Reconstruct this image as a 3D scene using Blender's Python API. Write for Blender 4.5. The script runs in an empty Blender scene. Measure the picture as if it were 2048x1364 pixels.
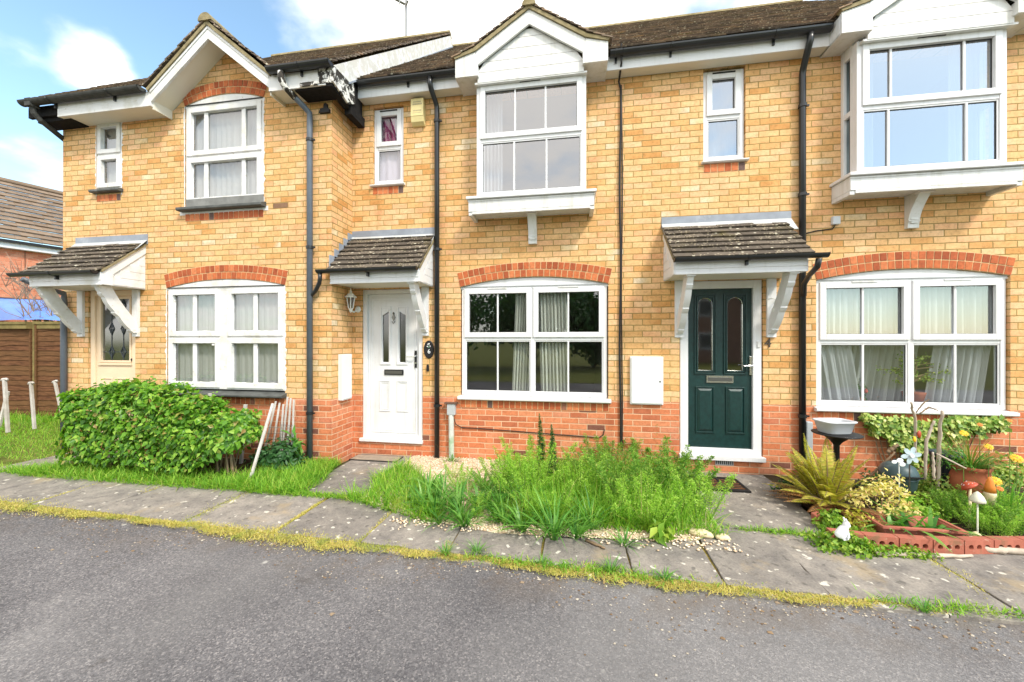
import bpy, math, random
import numpy as np
from mathutils import Vector, Matrix

random.seed(7); rng = np.random.default_rng(11)
R = math.radians
scene = bpy.context.scene
col = scene.collection

# ------------------------------------------------------------------ camera
TH = math.atan(740 / 4650.); CS, CC = math.sin(TH), math.cos(TH)
CAM_D, CAM_H = 4.87, 1.6
cd = bpy.data.cameras.new('camera'); cam = bpy.data.objects.new('camera', cd); col.objects.link(cam)
cd.sensor_width = 36; cd.lens = 36 * 740 / 2048.; cd.clip_start = .05; cd.clip_end = 3000
cam.location = (0, -CAM_D, CAM_H); cam.rotation_euler = (R(90), 0, TH)
scene.camera = cam

# ------------------------------------------------------------------ sky, sun, exposure
SUN_EL, SUN_AZ = R(48), math.atan2(.72, -.70)      # sun high, in front of the terrace and to the right
w = bpy.data.worlds.new('World'); scene.world = w; w.use_nodes = True
nt = w.node_tree; nt.nodes.clear()
def wn(t, **k):
    n = nt.nodes.new(t)
    for a, b in k.items(): setattr(n, a, b)
    return n
def wl(a, b): nt.links.new(a, b)
def wmath(op, a, b=None, clamp=False):
    n = wn('ShaderNodeMath', operation=op, use_clamp=clamp)
    for i, q in enumerate((a, b)):
        if q is None: continue
        if isinstance(q, (int, float)): n.inputs[i].default_value = q
        else: wl(q, n.inputs[i])
    return n.outputs[0]
out = wn('ShaderNodeOutputWorld'); bg = wn('ShaderNodeBackground'); bg.inputs[1].default_value = .13
wl(bg.outputs[0], out.inputs[0])
sky = wn('ShaderNodeTexSky', sky_type='NISHITA'); sky.sun_disc = False
sky.sun_elevation = SUN_EL; sky.sun_rotation = SUN_AZ; sky.air_density = 1.0; sky.dust_density = .7; sky.ozone_density = 1.5
tc = wn('ShaderNodeTexCoord'); sp = wn('ShaderNodeSeparateXYZ'); wl(tc.outputs['Generated'], sp.inputs[0])
den = wmath('ADD', wmath('MAXIMUM', sp.outputs[2], 0.), .30)
cb = wn('ShaderNodeCombineXYZ'); wl(wmath('DIVIDE', sp.outputs[0], den), cb.inputs[0]); wl(wmath('DIVIDE', sp.outputs[1], den), cb.inputs[1])
nz = wn('ShaderNodeTexNoise'); nz.inputs['Scale'].default_value = 1.7; nz.inputs['Detail'].default_value = 9; nz.inputs['Roughness'].default_value = .55
wl(cb.outputs[0], nz.inputs['Vector'])
nz2 = wn('ShaderNodeTexNoise'); nz2.inputs['Scale'].default_value = 6.; nz2.inputs['Detail'].default_value = 6; wl(cb.outputs[0], nz2.inputs['Vector'])
acc = wmath('ADD', wmath('ADD', wmath('MULTIPLY', nz.outputs[0], .6), wmath('MULTIPLY', nz2.outputs[0], .5)), -.12)
def blob(d, r0, r1, amp):
    global acc
    d = Vector(d).normalized()
    dp = wn('ShaderNodeVectorMath', operation='DOT_PRODUCT'); wl(tc.outputs['Generated'], dp.inputs[0]); dp.inputs[1].default_value = d
    mr = wn('ShaderNodeMapRange', interpolation_type='SMOOTHSTEP'); wl(dp.outputs['Value'], mr.inputs[0])
    mr.inputs[1].default_value = math.cos(R(r1)); mr.inputs[2].default_value = math.cos(R(r0)); mr.inputs[3].default_value = 0; mr.inputs[4].default_value = amp
    acc = wmath('ADD', acc, mr.outputs[0])
def dirpx(px, py):            # a bearing in the sky
    a = px - 1024; return (-740 * CS + a * CC, 740 * CC + a * CS, 683 - py)
blob(dirpx(1150, 0), 12, 30, .40); blob(dirpx(660, 90), 2, 8, .17); blob(dirpx(165, 100), 1., 4.6, .20); blob(dirpx(190, 125), .5, 3., .08); blob(dirpx(90, 30), 1, 4, -.10); blob(dirpx(300, 130), 1, 4, -.08); blob(dirpx(560, 10), 1, 5, .06)
blob(dirpx(380, 190), 2, 8, .12); blob(dirpx(100, 310), 1, 7, .08); blob(dirpx(0, 95), .5, 2.5, .12); blob(dirpx(350, 30), 2, 9, -.12); blob(dirpx(30, 190), 2, 6, -.06); blob(dirpx(1420, 0), 1, 6, -.22)
blob((-.12, -1, .50), 14, 38, .33); blob((-.70, -.62, .42), 14, 42, .30); blob((.66, -.70, .52), 1, 12, .13); blob((.75, -.65, .42), 18, 42, -.03); blob((0, -.1, 1), 15, 48, .30)
mr = wn('ShaderNodeMapRange', interpolation_type='SMOOTHSTEP'); wl(acc, mr.inputs[0]); mr.inputs[1].default_value = .455; mr.inputs[2].default_value = .80
mx = wn('ShaderNodeMix', data_type='RGBA'); wl(mr.outputs[0], mx.inputs[0])
br = wn('ShaderNodeMix', data_type='RGBA', blend_type='MULTIPLY'); br.inputs[0].default_value = 1; wl(sky.outputs[0], br.inputs[6]); br.inputs[7].default_value = (1.35, 1.42, 1.25, 1)
wl(br.outputs[2], mx.inputs[6]); mx.inputs[7].default_value = (7.9, 7.6, 7.2, 1)
wl(mx.outputs[2], bg.inputs[0])
sd = bpy.data.lights.new('sun', 'SUN'); sun = bpy.data.objects.new('sun', sd); col.objects.link(sun)
sd.energy = 1.9; sd.angle = R(10); sd.color = (1, .93, .82)
sdir = Vector((math.sin(SUN_AZ) * math.cos(SUN_EL), math.cos(SUN_AZ) * math.cos(SUN_EL), math.sin(SUN_EL)))
sun.rotation_euler = sdir.to_track_quat('Z', 'Y').to_euler()
vs = scene.view_settings; vs.view_transform = 'Standard'; vs.look = 'None'; vs.exposure = 1.12; vs.gamma = 1
scene.cycles.max_bounces = 8; scene.cycles.transparent_max_bounces = 12; scene.cycles.diffuse_bounces = 4

# ------------------------------------------------------------------ photo measurements -> metres
def at(px, py, y=0.):
    a = px - 1024; dx = -740 * CS + a * CC; dy = 740 * CC + a * CS; t = (y + CAM_D) / dy
    return (dx * t, y, CAM_H - (py - 683) * t)
def gr(px, py, z=0.):
    a = px - 1024; t = (CAM_H - z) / (py - 683)
    return ((-740 * CS + a * CC) * t, -CAM_D + (740 * CC + a * CS) * t, z)

# ------------------------------------------------------------------ object helpers
LOC = {}
def tag(o, label=None, cat=None, group=None, kind=None):
    if label: o['label'] = label
    if cat: o['category'] = cat
    if group: o['group'] = group
    if kind: o['kind'] = kind
    return o
def thing(name, label, cat, loc=(0, 0, 0), group=None):
    o = bpy.data.objects.new(name, None); col.objects.link(o); o.location = loc; o.empty_display_size = .1
    LOC[o] = Vector(loc); return tag(o, label, cat, group)
def link(name, me, mats, parent=None, smooth=False, loc=None):
    o = bpy.data.objects.new(name, me); col.objects.link(o)
    for m in (mats if isinstance(mats, (list, tuple)) else [mats]): me.materials.append(m)
    base = Vector((0, 0, 0))
    if parent is not None:
        base = LOC[parent]; o.parent = parent; LOC[o] = base
    else:
        if loc is not None: base = Vector(loc); o.location = base
        LOC[o] = base
    if base.length > 0: me.transform(Matrix.Translation(-base))
    if smooth: me.polygons.foreach_set('use_smooth', [True] * len(me.polygons))
    me.update(); return o

class MB:
    def __init__(s): s.v = []; s.f = []; s.m = []
    def add(s, vs, fs, mi=0):
        n = len(s.v); s.v += [tuple(p) for p in vs]; s.f += [tuple(i + n for i in f) for f in fs]; s.m += [mi] * len(fs)
    def quad(s, a, b, c, d, mi=0): s.add([a, b, c, d], [(0, 1, 2, 3)], mi)
    def box(s, x0, x1, y0, y1, z0, z1, mi=0):
        s.add([(x0, y0, z0), (x1, y0, z0), (x1, y1, z0), (x0, y1, z0), (x0, y0, z1), (x1, y0, z1), (x1, y1, z1), (x0, y1, z1)],
              [(3, 2, 1, 0), (4, 5, 6, 7), (0, 1, 5, 4), (1, 2, 6, 5), (2, 3, 7, 6), (3, 0, 4, 7)], mi)
    def obox(s, p, ux, uy, uz, mi=0):       # corner p and three edge vectors
        p, ux, uy, uz = map(Vector, (p, ux, uy, uz))
        s.add([p, p + ux, p + ux + uy, p + uy, p + uz, p + ux + uz, p + ux + uy + uz, p + uy + uz],
              [(3, 2, 1, 0), (4, 5, 6, 7), (0, 1, 5, 4), (1, 2, 6, 5), (2, 3, 7, 6), (3, 0, 4, 7)], mi)
    def prism(s, pts, axis, a, b, mi=0):    # polygon extruded along an axis: 'y' -> pts are (x,z); 'x' -> pts are (y,z); 'z' -> (x,y)
        def P(p, t): return {'y': (p[0], t, p[1]), 'x': (t, p[0], p[1]), 'z': (p[0], p[1], t)}[axis]
        n = len(pts); vs = [P(p, a) for p in pts] + [P(p, b) for p in pts]
        s.add(vs, [tuple(range(n)), tuple(range(2 * n - 1, n - 1, -1))] + [(i, n + i, n + (i + 1) % n, (i + 1) % n) for i in range(n)], mi)
    def tube(s, path, r, n=8, mi=0, caps=True, flat=1.):
        path = [Vector(p) for p in path]; rs = r if isinstance(r, (list, tuple)) else [r] * len(path)
        up = None; rings = []
        for i, p in enumerate(path):
            d = (path[min(i + 1, len(path) - 1)] - path[max(i - 1, 0)]).normalized()
            if up is None: up = Vector((0, 0, 1)) if abs(d.z) < .9 else Vector((1, 0, 0))
            a = d.cross(up)
            if a.length < 1e-4: a = d.orthogonal()
            a.normalize(); b = a.cross(d).normalized(); up = b
            rings.append([p + (a * math.cos(2 * math.pi * k / n) + b * math.sin(2 * math.pi * k / n) * flat) * rs[i] for k in range(n)])
        vs = [q for g in rings for q in g]; fs = []
        for i in range(len(path) - 1):
            for k in range(n): fs.append((i * n + k, i * n + (k + 1) % n, (i + 1) * n + (k + 1) % n, (i + 1) * n + k))
        if caps: fs += [tuple(range(n - 1, -1, -1)), tuple((len(path) - 1) * n + k for k in range(n))]
        s.add(vs, fs, mi)
    def lathe(s, prof, c, n=16, mi=0, sx=1., sy=1.):    # prof: (radius, z)
        vs = [(c[0] + r * math.cos(2 * math.pi * k / n) * sx, c[1] + r * math.sin(2 * math.pi * k / n) * sy, c[2] + z) for r, z in prof for k in range(n)]
        fs = [(i * n + k, i * n + (k + 1) % n, (i + 1) * n + (k + 1) % n, (i + 1) * n + k) for i in range(len(prof) - 1) for k in range(n)]
        fs += [tuple(range(n - 1, -1, -1)), tuple((len(prof) - 1) * n + k for k in range(n))]
        s.add(vs, fs, mi)
    def halfpipe(s, x0, x1, yc, zc, r, mi=0, n=10, t=.006):     # open gutter along x
        o = [(yc + r * math.cos(math.pi + math.pi * k / n), zc + r * math.sin(math.pi + math.pi * k / n)) for k in range(n + 1)]
        i = [(yc + (r - t) * math.cos(2 * math.pi - math.pi * k / n), zc + (r - t) * math.sin(2 * math.pi - math.pi * k / n)) for k in range(n + 1)]
        s.prism(o + i, 'x', x0, x1, mi)
        for x in (x0, x1 - .004): s.prism(o, 'x', x, x + .004, mi)
    def build(s, name, mats, parent=None, smooth=False, bevel=0, loc=None):
        me = bpy.data.meshes.new(name); me.from_pydata(s.v, [], s.f)
        me.polygons.foreach_set('material_index', s.m)
        o = link(name, me, mats, parent, smooth, loc)
        if bevel:
            b = o.modifiers.new('bevel', 'BEVEL'); b.width = bevel; b.segments = 2; b.limit_method = 'ANGLE'
        return o

def np_obj(name, V, F, mats, parent=None, smooth=False, loc=None, mi=None):
    V = np.asarray(V, dtype=np.float32).reshape(-1, 3); F = np.asarray(F, dtype=np.int32)
    me = bpy.data.meshes.new(name); me.vertices.add(len(V)); me.vertices.foreach_set('co', V.ravel())
    k = F.shape[1]; me.loops.add(F.size); me.loops.foreach_set('vertex_index', F.ravel())
    me.polygons.add(len(F)); me.polygons.foreach_set('loop_start', np.arange(0, F.size, k, dtype=np.int32)); me.polygons.foreach_set('loop_total', np.full(len(F), k, dtype=np.int32))
    if mi is not None: me.polygons.foreach_set('material_index', np.asarray(mi, dtype=np.int32))
    me.update(calc_edges=True); me.validate()
    return link(name, me, mats, parent, smooth, loc)

def unit(a): return a / np.maximum(np.linalg.norm(a, axis=-1, keepdims=True), 1e-9)
def leaves(P, D, N, L, W, fold=.12, droop=.15):
    """pointed leaves folded along the midrib; P base, D direction, N normal"""
    P, D, N = map(np.asarray, (P, D, N)); n = len(P); L = np.broadcast_to(L, n)[:, None]; W = np.broadcast_to(W, n)[:, None]
    D = unit(D); S = unit(np.cross(D, N)); N = unit(np.cross(S, D))
    a = P; m1 = P + D * L * .42 + S * W * .5 + N * W * fold; m2 = P + D * L * .42 - S * W * .5 + N * W * fold; t = P + D * L - N * L * droop
    V = np.stack([a, m1, t, m2], 1).reshape(-1, 3); i = np.arange(n)[:, None] * 4
    F = np.concatenate([i + np.array([[0, 1, 2]]), i + np.array([[0, 2, 3]])], 0)
    return V, F
def blades(P, D, L, W, bend, k=3, side=None):
    """grass-like strips that bend over; P base, D initial direction"""
    P, D = np.asarray(P, float), unit(np.asarray(D, float)); n = len(P); L = np.broadcast_to(L, n)[:, None]; W = np.broadcast_to(W, n)[:, None]; bend = np.broadcast_to(bend, n)[:, None]
    H = D.copy(); H[:, 2] = 0; H = H + rng.normal(0, .15, H.shape) * [1, 1, 0]; H = unit(H)
    S = unit(np.cross(D, np.array([0, 0, 1.]) + rng.normal(0, .05, (n, 3)))) if side is None else side
    vs = []
    for j in range(k + 1):
        t = j / k
        c = P + D * L * t + (H * .6 - np.array([0, 0, 1.]) * .55) * L * bend * t * t
        wd = W * (.5 * (1 - t) ** .6 if j < k else .02) * (1 if j else .7)
        vs += [c - S * wd, c + S * wd]
    V = np.stack(vs, 1).reshape(-1, 3); q = 2 * (k + 1); i = np.arange(n)[:, None] * q
    F = np.concatenate([i + np.array([[2 * j, 2 * j + 1, 2 * j + 3, 2 * j + 2]]) for j in range(k)], 0)
    return V, F
def join(parts):
    V = []; F = []; M = []; n = 0
    for i, p in enumerate(parts):
        V.append(p[0]); F.append(np.asarray(p[1]) + n); n += len(p[0]); M.append(np.full(len(p[1]), p[2] if len(p) > 2 else 0))
    return np.concatenate(V), np.concatenate(F), np.concatenate(M)
def tri(F):     # quads -> tris
    F = np.asarray(F); return F if F.shape[1] == 3 else np.concatenate([F[:, [0, 1, 2]], F[:, [0, 2, 3]]])

# ------------------------------------------------------------------ materials
def lin(c): return tuple(((q / 255.) / 12.92 if q / 255. <= .04045 else ((q / 255. + .055) / 1.055) ** 2.4) for q in c)
def rgba(c): return (*c, 1)
class NT:
    def __init__(s, name, rough=.7, spec=.4):
        s.m = bpy.data.materials.new(name); s.m.use_nodes = True; s.t = s.m.node_tree
        s.b = s.t.nodes['Principled BSDF']; s.o = s.t.nodes['Material Output']
        s.b.inputs['Roughness'].default_value = rough; s.b.inputs['Specular IOR Level'].default_value = spec
    def n(s, t, **k):
        q = s.t.nodes.new(t)
        for a, b in k.items(): setattr(q, a, b)
        return q
    def l(s, a, b): s.t.links.new(a, b)
    def set(s, sock, v):
        if isinstance(v, (int, float, tuple)): sock.default_value = v
        else: s.l(v, sock)
    def math(s, op, a, b=None, c=None, clamp=False):
        q = s.n('ShaderNodeMath', operation=op, use_clamp=clamp)
        for i, x in enumerate((a, b, c)):
            if x is not None: s.set(q.inputs[i], x)
        return q.outputs[0]
    def geo(s, o='Position'): return s.n('ShaderNodeNewGeometry').outputs[o]
    def obj(s): return s.n('ShaderNodeTexCoord').outputs['Object']
    def noise(s, scale, detail=4, rough=.55, vec=None, out=0, dist=0):
        q = s.n('ShaderNodeTexNoise'); q.inputs['Scale'].default_value = scale; q.inputs['Detail'].default_value = detail; q.inputs['Roughness'].default_value = rough; q.inputs['Distortion'].default_value = dist
        s.l(vec if vec is not None else s.geo(), q.inputs['Vector']); return q.outputs[out]
    def voro(s, scale, feature='F1', out='Distance', vec=None, rand=1.):
        q = s.n('ShaderNodeTexVoronoi', feature=feature); q.inputs['Scale'].default_value = scale; q.inputs['Randomness'].default_value = rand
        s.l(vec if vec is not None else s.geo(), q.inputs['Vector']); return q.outputs[out]
    def ramp(s, fac, stops, interp='LINEAR'):
        q = s.n('ShaderNodeValToRGB'); q.color_ramp.interpolation = interp; e = q.color_ramp.elements
        while len(e) < len(stops): e.new(.5)
        for k, (p, c) in zip(e, stops): k.position = p; k.color = (c, c, c, 1) if isinstance(c, (int, float)) else rgba(c)
        s.set(q.inputs[0], fac); return q.outputs[0]
    def mix(s, f, a, b, mode='MIX'):
        q = s.n('ShaderNodeMix', data_type='RGBA', blend_type=mode)
        s.set(q.inputs[0], f)
        for i, x in ((6, a), (7, b)): s.set(q.inputs[i], rgba(x) if isinstance(x, tuple) and len(x) == 3 else x)
        return q.outputs[2]
    def sstep(s, v, a, b, lo=0., hi=1.):
        q = s.n('ShaderNodeMapRange', interpolation_type='SMOOTHSTEP'); s.set(q.inputs[0], v)
        q.inputs[1].default_value = a; q.inputs[2].default_value = b; q.inputs[3].default_value = lo; q.inputs[4].default_value = hi; return q.outputs[0]
    def color(s, c): s.set(s.b.inputs['Base Color'], rgba(c) if isinstance(c, tuple) and len(c) == 3 else c); return s
    def bump(s, h, strength=.4, dist=.01):
        q = s.n('ShaderNodeBump'); q.inputs['Strength'].default_value = strength; q.inputs['Distance'].default_value = dist
        s.l(h, q.inputs['Height']); s.l(q.outputs[0], s.b.inputs['Normal']); return s

def plain(name, c, rough=.5, var=.12, scale=3., spec=.4, metal=0, bump=0, dirt=None, bscale=60.):
    m = NT(name, rough, spec); d = tuple(x * (1 - var) for x in c)
    cc = m.mix(m.ramp(m.noise(scale, 5), [(.35, 0.), (.65, 1.)]), c, d)
    if dirt: cc = m.mix(m.ramp(m.noise(2.3, 8, .65), [(dirt[1], 0.), (dirt[1] + .22, 1.)]), cc, dirt[0])
    m.color(cc); m.b.inputs['Metallic'].default_value = metal
    if bump: m.bump(m.noise(bscale, 3), bump, .004)
    return m.m

def brick(name, stops, mortar, dark=.02, seed=0., rough=.85):
    m = NT(name, rough, .25); g = m.n('ShaderNodeNewGeometry'); sp = m.n('ShaderNodeSeparateXYZ'); m.l(g.outputs['Position'], sp.inputs[0])
    sn = m.n('ShaderNodeSeparateXYZ'); m.l(g.outputs['True Normal'], sn.inputs[0])
    isx = m.math('GREATER_THAN', m.math('ABSOLUTE', sn.outputs[0]), .7)
    wob = m.n('ShaderNodeSeparateXYZ'); m.l(m.noise(9., 2, .5, out=1), wob.inputs[0])
    u = m.math('ADD', m.math('MULTIPLY', sp.outputs[0], m.math('SUBTRACT', 1., isx)), m.math('MULTIPLY', m.math('ADD', sp.outputs[1], .112), isx))
    u = m.math('ADD', u, m.math('MULTIPLY', m.math('SUBTRACT', wob.outputs[0], .5), .012)); v = m.math('ADD', sp.outputs[2], m.math('MULTIPLY', m.math('SUBTRACT', wob.outputs[1], .5), .009))
    rv = m.math('DIVIDE', v, .075); row = m.math('FLOOR', rv); fv = m.math('FRACT', rv)
    jit = m.n('ShaderNodeTexWhiteNoise', noise_dimensions='1D'); m.set(jit.inputs['W'], row)
    ru = m.math('ADD', m.math('ADD', m.math('DIVIDE', u, .225), m.math('MULTIPLY', m.math('MODULO', m.math('ABSOLUTE', row), 2.), .5)), m.math('MULTIPLY', jit.outputs['Value'], .09))
    colm = m.math('FLOOR', ru); fu = m.math('FRACT', ru)
    du = m.math('MULTIPLY', m.math('MINIMUM', fu, m.math('SUBTRACT', 1., fu)), .225); dv = m.math('MULTIPLY', m.math('MINIMUM', fv, m.math('SUBTRACT', 1., fv)), .075)
    d = m.math('ADD', m.math('MINIMUM', du, dv), m.math('MULTIPLY', m.math('SUBTRACT', m.noise(70., 3), .5), .005))
    bf = m.sstep(d, .0032, .0072)
    cv = m.n('ShaderNodeCombineXYZ'); m.set(cv.inputs[0], colm); m.set(cv.inputs[1], row); m.set(cv.inputs[2], m.math('ADD', isx, seed))
    wn_ = m.n('ShaderNodeTexWhiteNoise', noise_dimensions='3D'); m.l(cv.outputs[0], wn_.inputs['Vector'])
    f = m.math('ADD', m.math('MULTIPLY', wn_.outputs['Value'], .9), m.math('MULTIPLY', m.math('SUBTRACT', m.noise(.8, 4), .5), .75), clamp=True)
    c = m.ramp(f, stops)
    sc = m.n('ShaderNodeSeparateColor'); m.l(wn_.outputs['Color'], sc.inputs[0])
    c = m.mix(m.math('MULTIPLY', m.math('GREATER_THAN', sc.outputs[1], 1 - dark), .8), c, (.10, .05, .045))
    c = m.mix(.75, c, m.ramp(m.noise(30., 7, .7), [(.25, (.50, .44, .38)), (.48, (1., 1., 1.)), (.75, (1.22, 1.22, 1.25))]), 'MULTIPLY')
    mpv = m.n('ShaderNodeMapping'); mpv.inputs['Scale'].default_value = (3.2, 3.2, .55); m.l(g.outputs['Position'], mpv.inputs[0]); c = m.mix(m.math('MULTIPLY', m.sstep(m.noise(1., 7, .65, mpv.outputs[0]), .53, .72), .45), c, m.mix(.6, c, (.42, .27, .12), 'MULTIPLY'))
    c = m.mix(.5, c, m.ramp(m.noise(8., 4, .6), [(.3, (.80, .72, .66)), (.65, (1.12, 1.14, 1.18))]), 'MULTIPLY')
    c = m.mix(m.math('MULTIPLY', m.ramp(m.voro(16.), [(.05, 1.), (.13, 0.)]), m.math('GREATER_THAN', m.noise(5., 2), .62)), c, (.22, .10, .03))
    mo = m.mix(m.ramp(m.noise(1.3, 5), [(.4, 0.), (.65, 1.)]), mortar, tuple(x * .72 for x in mortar))
    m.color(m.mix(bf, mo, c)); m.bump(m.math('ADD', m.math('MULTIPLY', bf, 1.), m.math('MULTIPLY', m.noise(90., 3), .35)), .55, .006)
    return m.m
M = {}
M['yellow_brick'] = brick('yellow_stock_brick', [(0, (.56, .285, .095)), (.12, (.66, .375, .15)), (.3, (.69, .415, .185)), (.5, (.72, .45, .215)), (.66, (.73, .465, .255)), (.78, (.69, .37, .18)), (.88, (.70, .50, .26)), (.94, (.68, .56, .39)), (1, (.62, .33, .125))], (.36, .25, .085), .0008)
M['red_brick'] = brick('red_plinth_brick', [(0, (.44, .135, .065)), (.2, (.54, .175, .075)), (.5, (.59, .205, .095)), (.75, (.62, .24, .12)), (.9, (.57, .225, .125)), (1, (.47, .14, .07))], (.70, .45, .29), .028, 5.)
M['far_brick'] = brick('orange_red_house_brick', [(0, (.50, .16, .09)), (.5, (.62, .23, .13)), (1, (.66, .30, .19))], (.62, .34, .22), .01, 9.)
M['brown_brick'] = brick('brown_house_brick', [(0, (.20, .10, .07)), (.5, (.28, .15, .11)), (1, (.33, .19, .14))], (.36, .28, .22), .01, 3.)
def island(name, stops, rough=.8, noise_amt=.4, nscale=40., bump=.4, spec=.3, extra=None):
    m = NT(name, rough, spec); c = m.ramp(m.geo('Random Per Island'), stops)
    c = m.mix(noise_amt, c, m.ramp(m.noise(nscale, 5, .6), [(.25, (.45, .45, .45)), (.72, (1.35, 1.35, 1.35))]), 'MULTIPLY')
    if extra: c = extra(m, c)
    m.color(c)
    if bump: m.bump(m.noise(nscale * 1.6, 4), bump, .005)
    return m.m
M['arch_brick'] = island('red_arch_brick', [(0, (.32, .075, .028)), (.3, (.44, .11, .04)), (.65, (.52, .145, .05)), (.93, (.58, .19, .075)), (.97, (.13, .08, .07)), (1, (.13, .08, .07))], .8, .5, 30.)
M['mortar_red'] = plain('pink_mortar', (.72, .50, .27), .9, .2, 8.)
def lichen(m, c):
    moss = m.sstep(m.noise(3.1, 6, .65), .54, .70); c = m.mix(m.math('MULTIPLY', moss, .75), c, (.115, .095, .035))
    spots = m.math('MULTIPLY', m.ramp(m.voro(12.), [(.14, 1.), (.22, 0.)]), m.math('GREATER_THAN', m.noise(6., 3), .50)); c = m.mix(m.math('MULTIPLY', spots, .85), c, (.62, .58, .46))
    sp2 = m.math('MULTIPLY', m.ramp(m.voro(27.), [(.20, 1.), (.32, 0.)]), m.math('GREATER_THAN', m.noise(5., 4), .47)); c = m.mix(m.math('MULTIPLY', sp2, .7), c, (.48, .41, .29))
    ye = m.sstep(m.noise(1.7, 4, .6), .66, .74); return m.mix(m.math('MULTIPLY', ye, .55), c, (.42, .24, .04))
M['roof_tile'] = island('weathered_brown_roof_tile', [(0, (.09, .07, .055)), (.4, (.16, .12, .095)), (.75, (.22, .165, .125)), (1, (.30, .20, .13))], .9, .8, 26., .8, .2, lichen)
M['canopy_tile'] = island('weathered_grey_canopy_tile', [(0, (.075, .062, .05)), (.5, (.105, .086, .068)), (1, (.14, .115, .09))], .9, .45, 30., .7, .2, lichen)
M['verge'] = plain('mossy_verge_mortar', (.33, .27, .155), .95, .35, 14., .2, 0, .8, ((.16, .13, .06), .5))
M['far_tile'] = island('brown_house_tile', [(0, (.165, .115, .08)), (1, (.225, .16, .112))], .9, .3, 6., .3)
def white(name, c, rough, dirt, amt, lo=.50):
    m = NT(name, rough, .42); mp = m.n('ShaderNodeMapping'); mp.inputs['Scale'].default_value = (14., 14., 1.6); m.l(m.geo(), mp.inputs[0])
    st = m.sstep(m.noise(1.0, 6, .62, mp.outputs[0]), lo, lo + .22); bl = m.sstep(m.noise(3.3, 7, .68), .46, .72)
    c2 = m.mix(m.math('MULTIPLY', m.math('ADD', m.math('MULTIPLY', st, .6), m.math('MULTIPLY', bl, .5)), amt), c, dirt); m.color(m.mix(m.math('MULTIPLY', m.sstep(m.noise(24., 5, .7), .60, .72), amt * .5), c2, dirt))
    m.set(m.b.inputs['Roughness'], m.math('ADD', m.math('MULTIPLY', bl, .25), rough)); return m.m
M['upvc'] = white('white_upvc', (.72, .72, .735), .28, (.52, .52, .49), .55)
M['upvc_aged'] = white('white_upvc_aged', (.70, .695, .69), .32, (.48, .47, .40), .75, .46)
M['soffit'] = plain('off_white_soffit', (.74, .70, .60), .5, .06, 2., .3)
def flaking():
    m = NT('flaking_white_paint', .5, .35); f = m.sstep(m.noise(16., 8, .72, dist=.5), .635, .655); c = m.mix(m.sstep(m.noise(4., 6, .65), .45, .7), (.73, .72, .72), (.60, .58, .53)); m.color(m.mix(f, c, m.mix(m.noise(40., 3), (.42, .34, .25), (.55, .50, .42)))); m.bump(f, -.5, .003); return m.m
M['old_white'] = flaking()
def rotten():
    m = NT('rotted_fascia_paint', .85, .25); f = m.sstep(m.noise(11., 7, .7, dist=.6), .46, .50)
    z = m.n('ShaderNodeSeparateXYZ'); m.l(m.geo(), z.inputs[0])
    m.color(m.mix(f, (.72, .70, .66), m.mix(m.noise(30., 4), (.012, .012, .012), (.07, .06, .05)))); m.bump(f, -.6, .01); return m.m
M['rotten'] = rotten()
M['black_rot'] = plain('rotted_black_timber', (.018, .016, .016), .9, .5, 20., .2, 0, .9)
def peeled():
    m = NT('peeled_bargeboard', .85, .25); f = m.sstep(m.noise(9., 7, .7, dist=.4), .45, .6); m.color(m.mix(f, (.60, .57, .52), (.74, .73, .72))); m.bump(f, .4, .004); return m.m
M['peeled'] = peeled()
M['black_plastic'] = plain('black_gutter_plastic', (.018, .019, .021), .32, .3, 5., .5, 0, 0, ((.07, .075, .08), .66))
M['grey_pipe'] = plain('blue_grey_painted_pipe', (.115, .135, .165), .4, .15, 6., .45, 0, 0, ((.42, .42, .42), .70))
M['old_gutter'] = plain('lichened_gutter', (.065, .065, .06), .75, .5, 9., .3, 0, .5, ((.30, .28, .20), .60))
M['lead'] = plain('lead_flashing', (.30, .33, .385), .55, .25, 5., .4, 0, .35, ((.50, .52, .55), .58), 14.)
M['lead_pale'] = plain('pale_lead_apron', (.50, .51, .51), .6, .2, 8., .35, 0, .3, ((.36, .36, .35), .56))
M['grey_board'] = plain('grey_weathered_board', (.24, .24, .23), .7, .3, 7., .3, 0, .4, ((.12, .12, .12), .58))
M['slate_sill'] = plain('grey_painted_sill', (.105, .11, .105), .6, .4, 9., .35, 0, .4, ((.30, .30, .28), .60))
M['dark'] = plain('black_rubber', (.012, .012, .013), .5, .2)
M['interior'] = plain('room_wall', (.34, .32, .29), .9, .08)
M['room_dark'] = plain('dim_room_wall', (.10, .095, .085), .9, .1)
M['chrome'] = plain('chrome', (.75, .75, .74), .22, .05, 3., .5, 1.)
M['steel_dark'] = plain('dull_metal', (.22, .22, .21), .35, .1, 3., .5, 1.)
M['green_door'] = plain('dark_green_grained_door', (.006, .036, .034), .38, .35, 24., .5, 0, .25, None, 120.)
M['cream_door'] = plain('cream_painted_door', (.80, .61, .42), .5, .08, 4., .3, 0, .1, ((.70, .44, .22), .66))
M['lantern'] = plain('white_lantern_metal', (.80, .80, .78), .4, .05)
M['alarm'] = plain('yellowed_plastic', (.74, .62, .30), .5, .12, 5., .4, 0, 0, ((.40, .36, .12), .66))
M['ink'] = plain('faded_grey_print', (.42, .36, .22), .7)
M['meter'] = plain('white_meter_box', (.74, .74, .73), .45, .03)
M['cable'] = plain('black_cable', (.015, .012, .012), .6)
M['grey_plastic'] = plain('grey_plastic', (.42, .44, .46), .5, .08)
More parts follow.
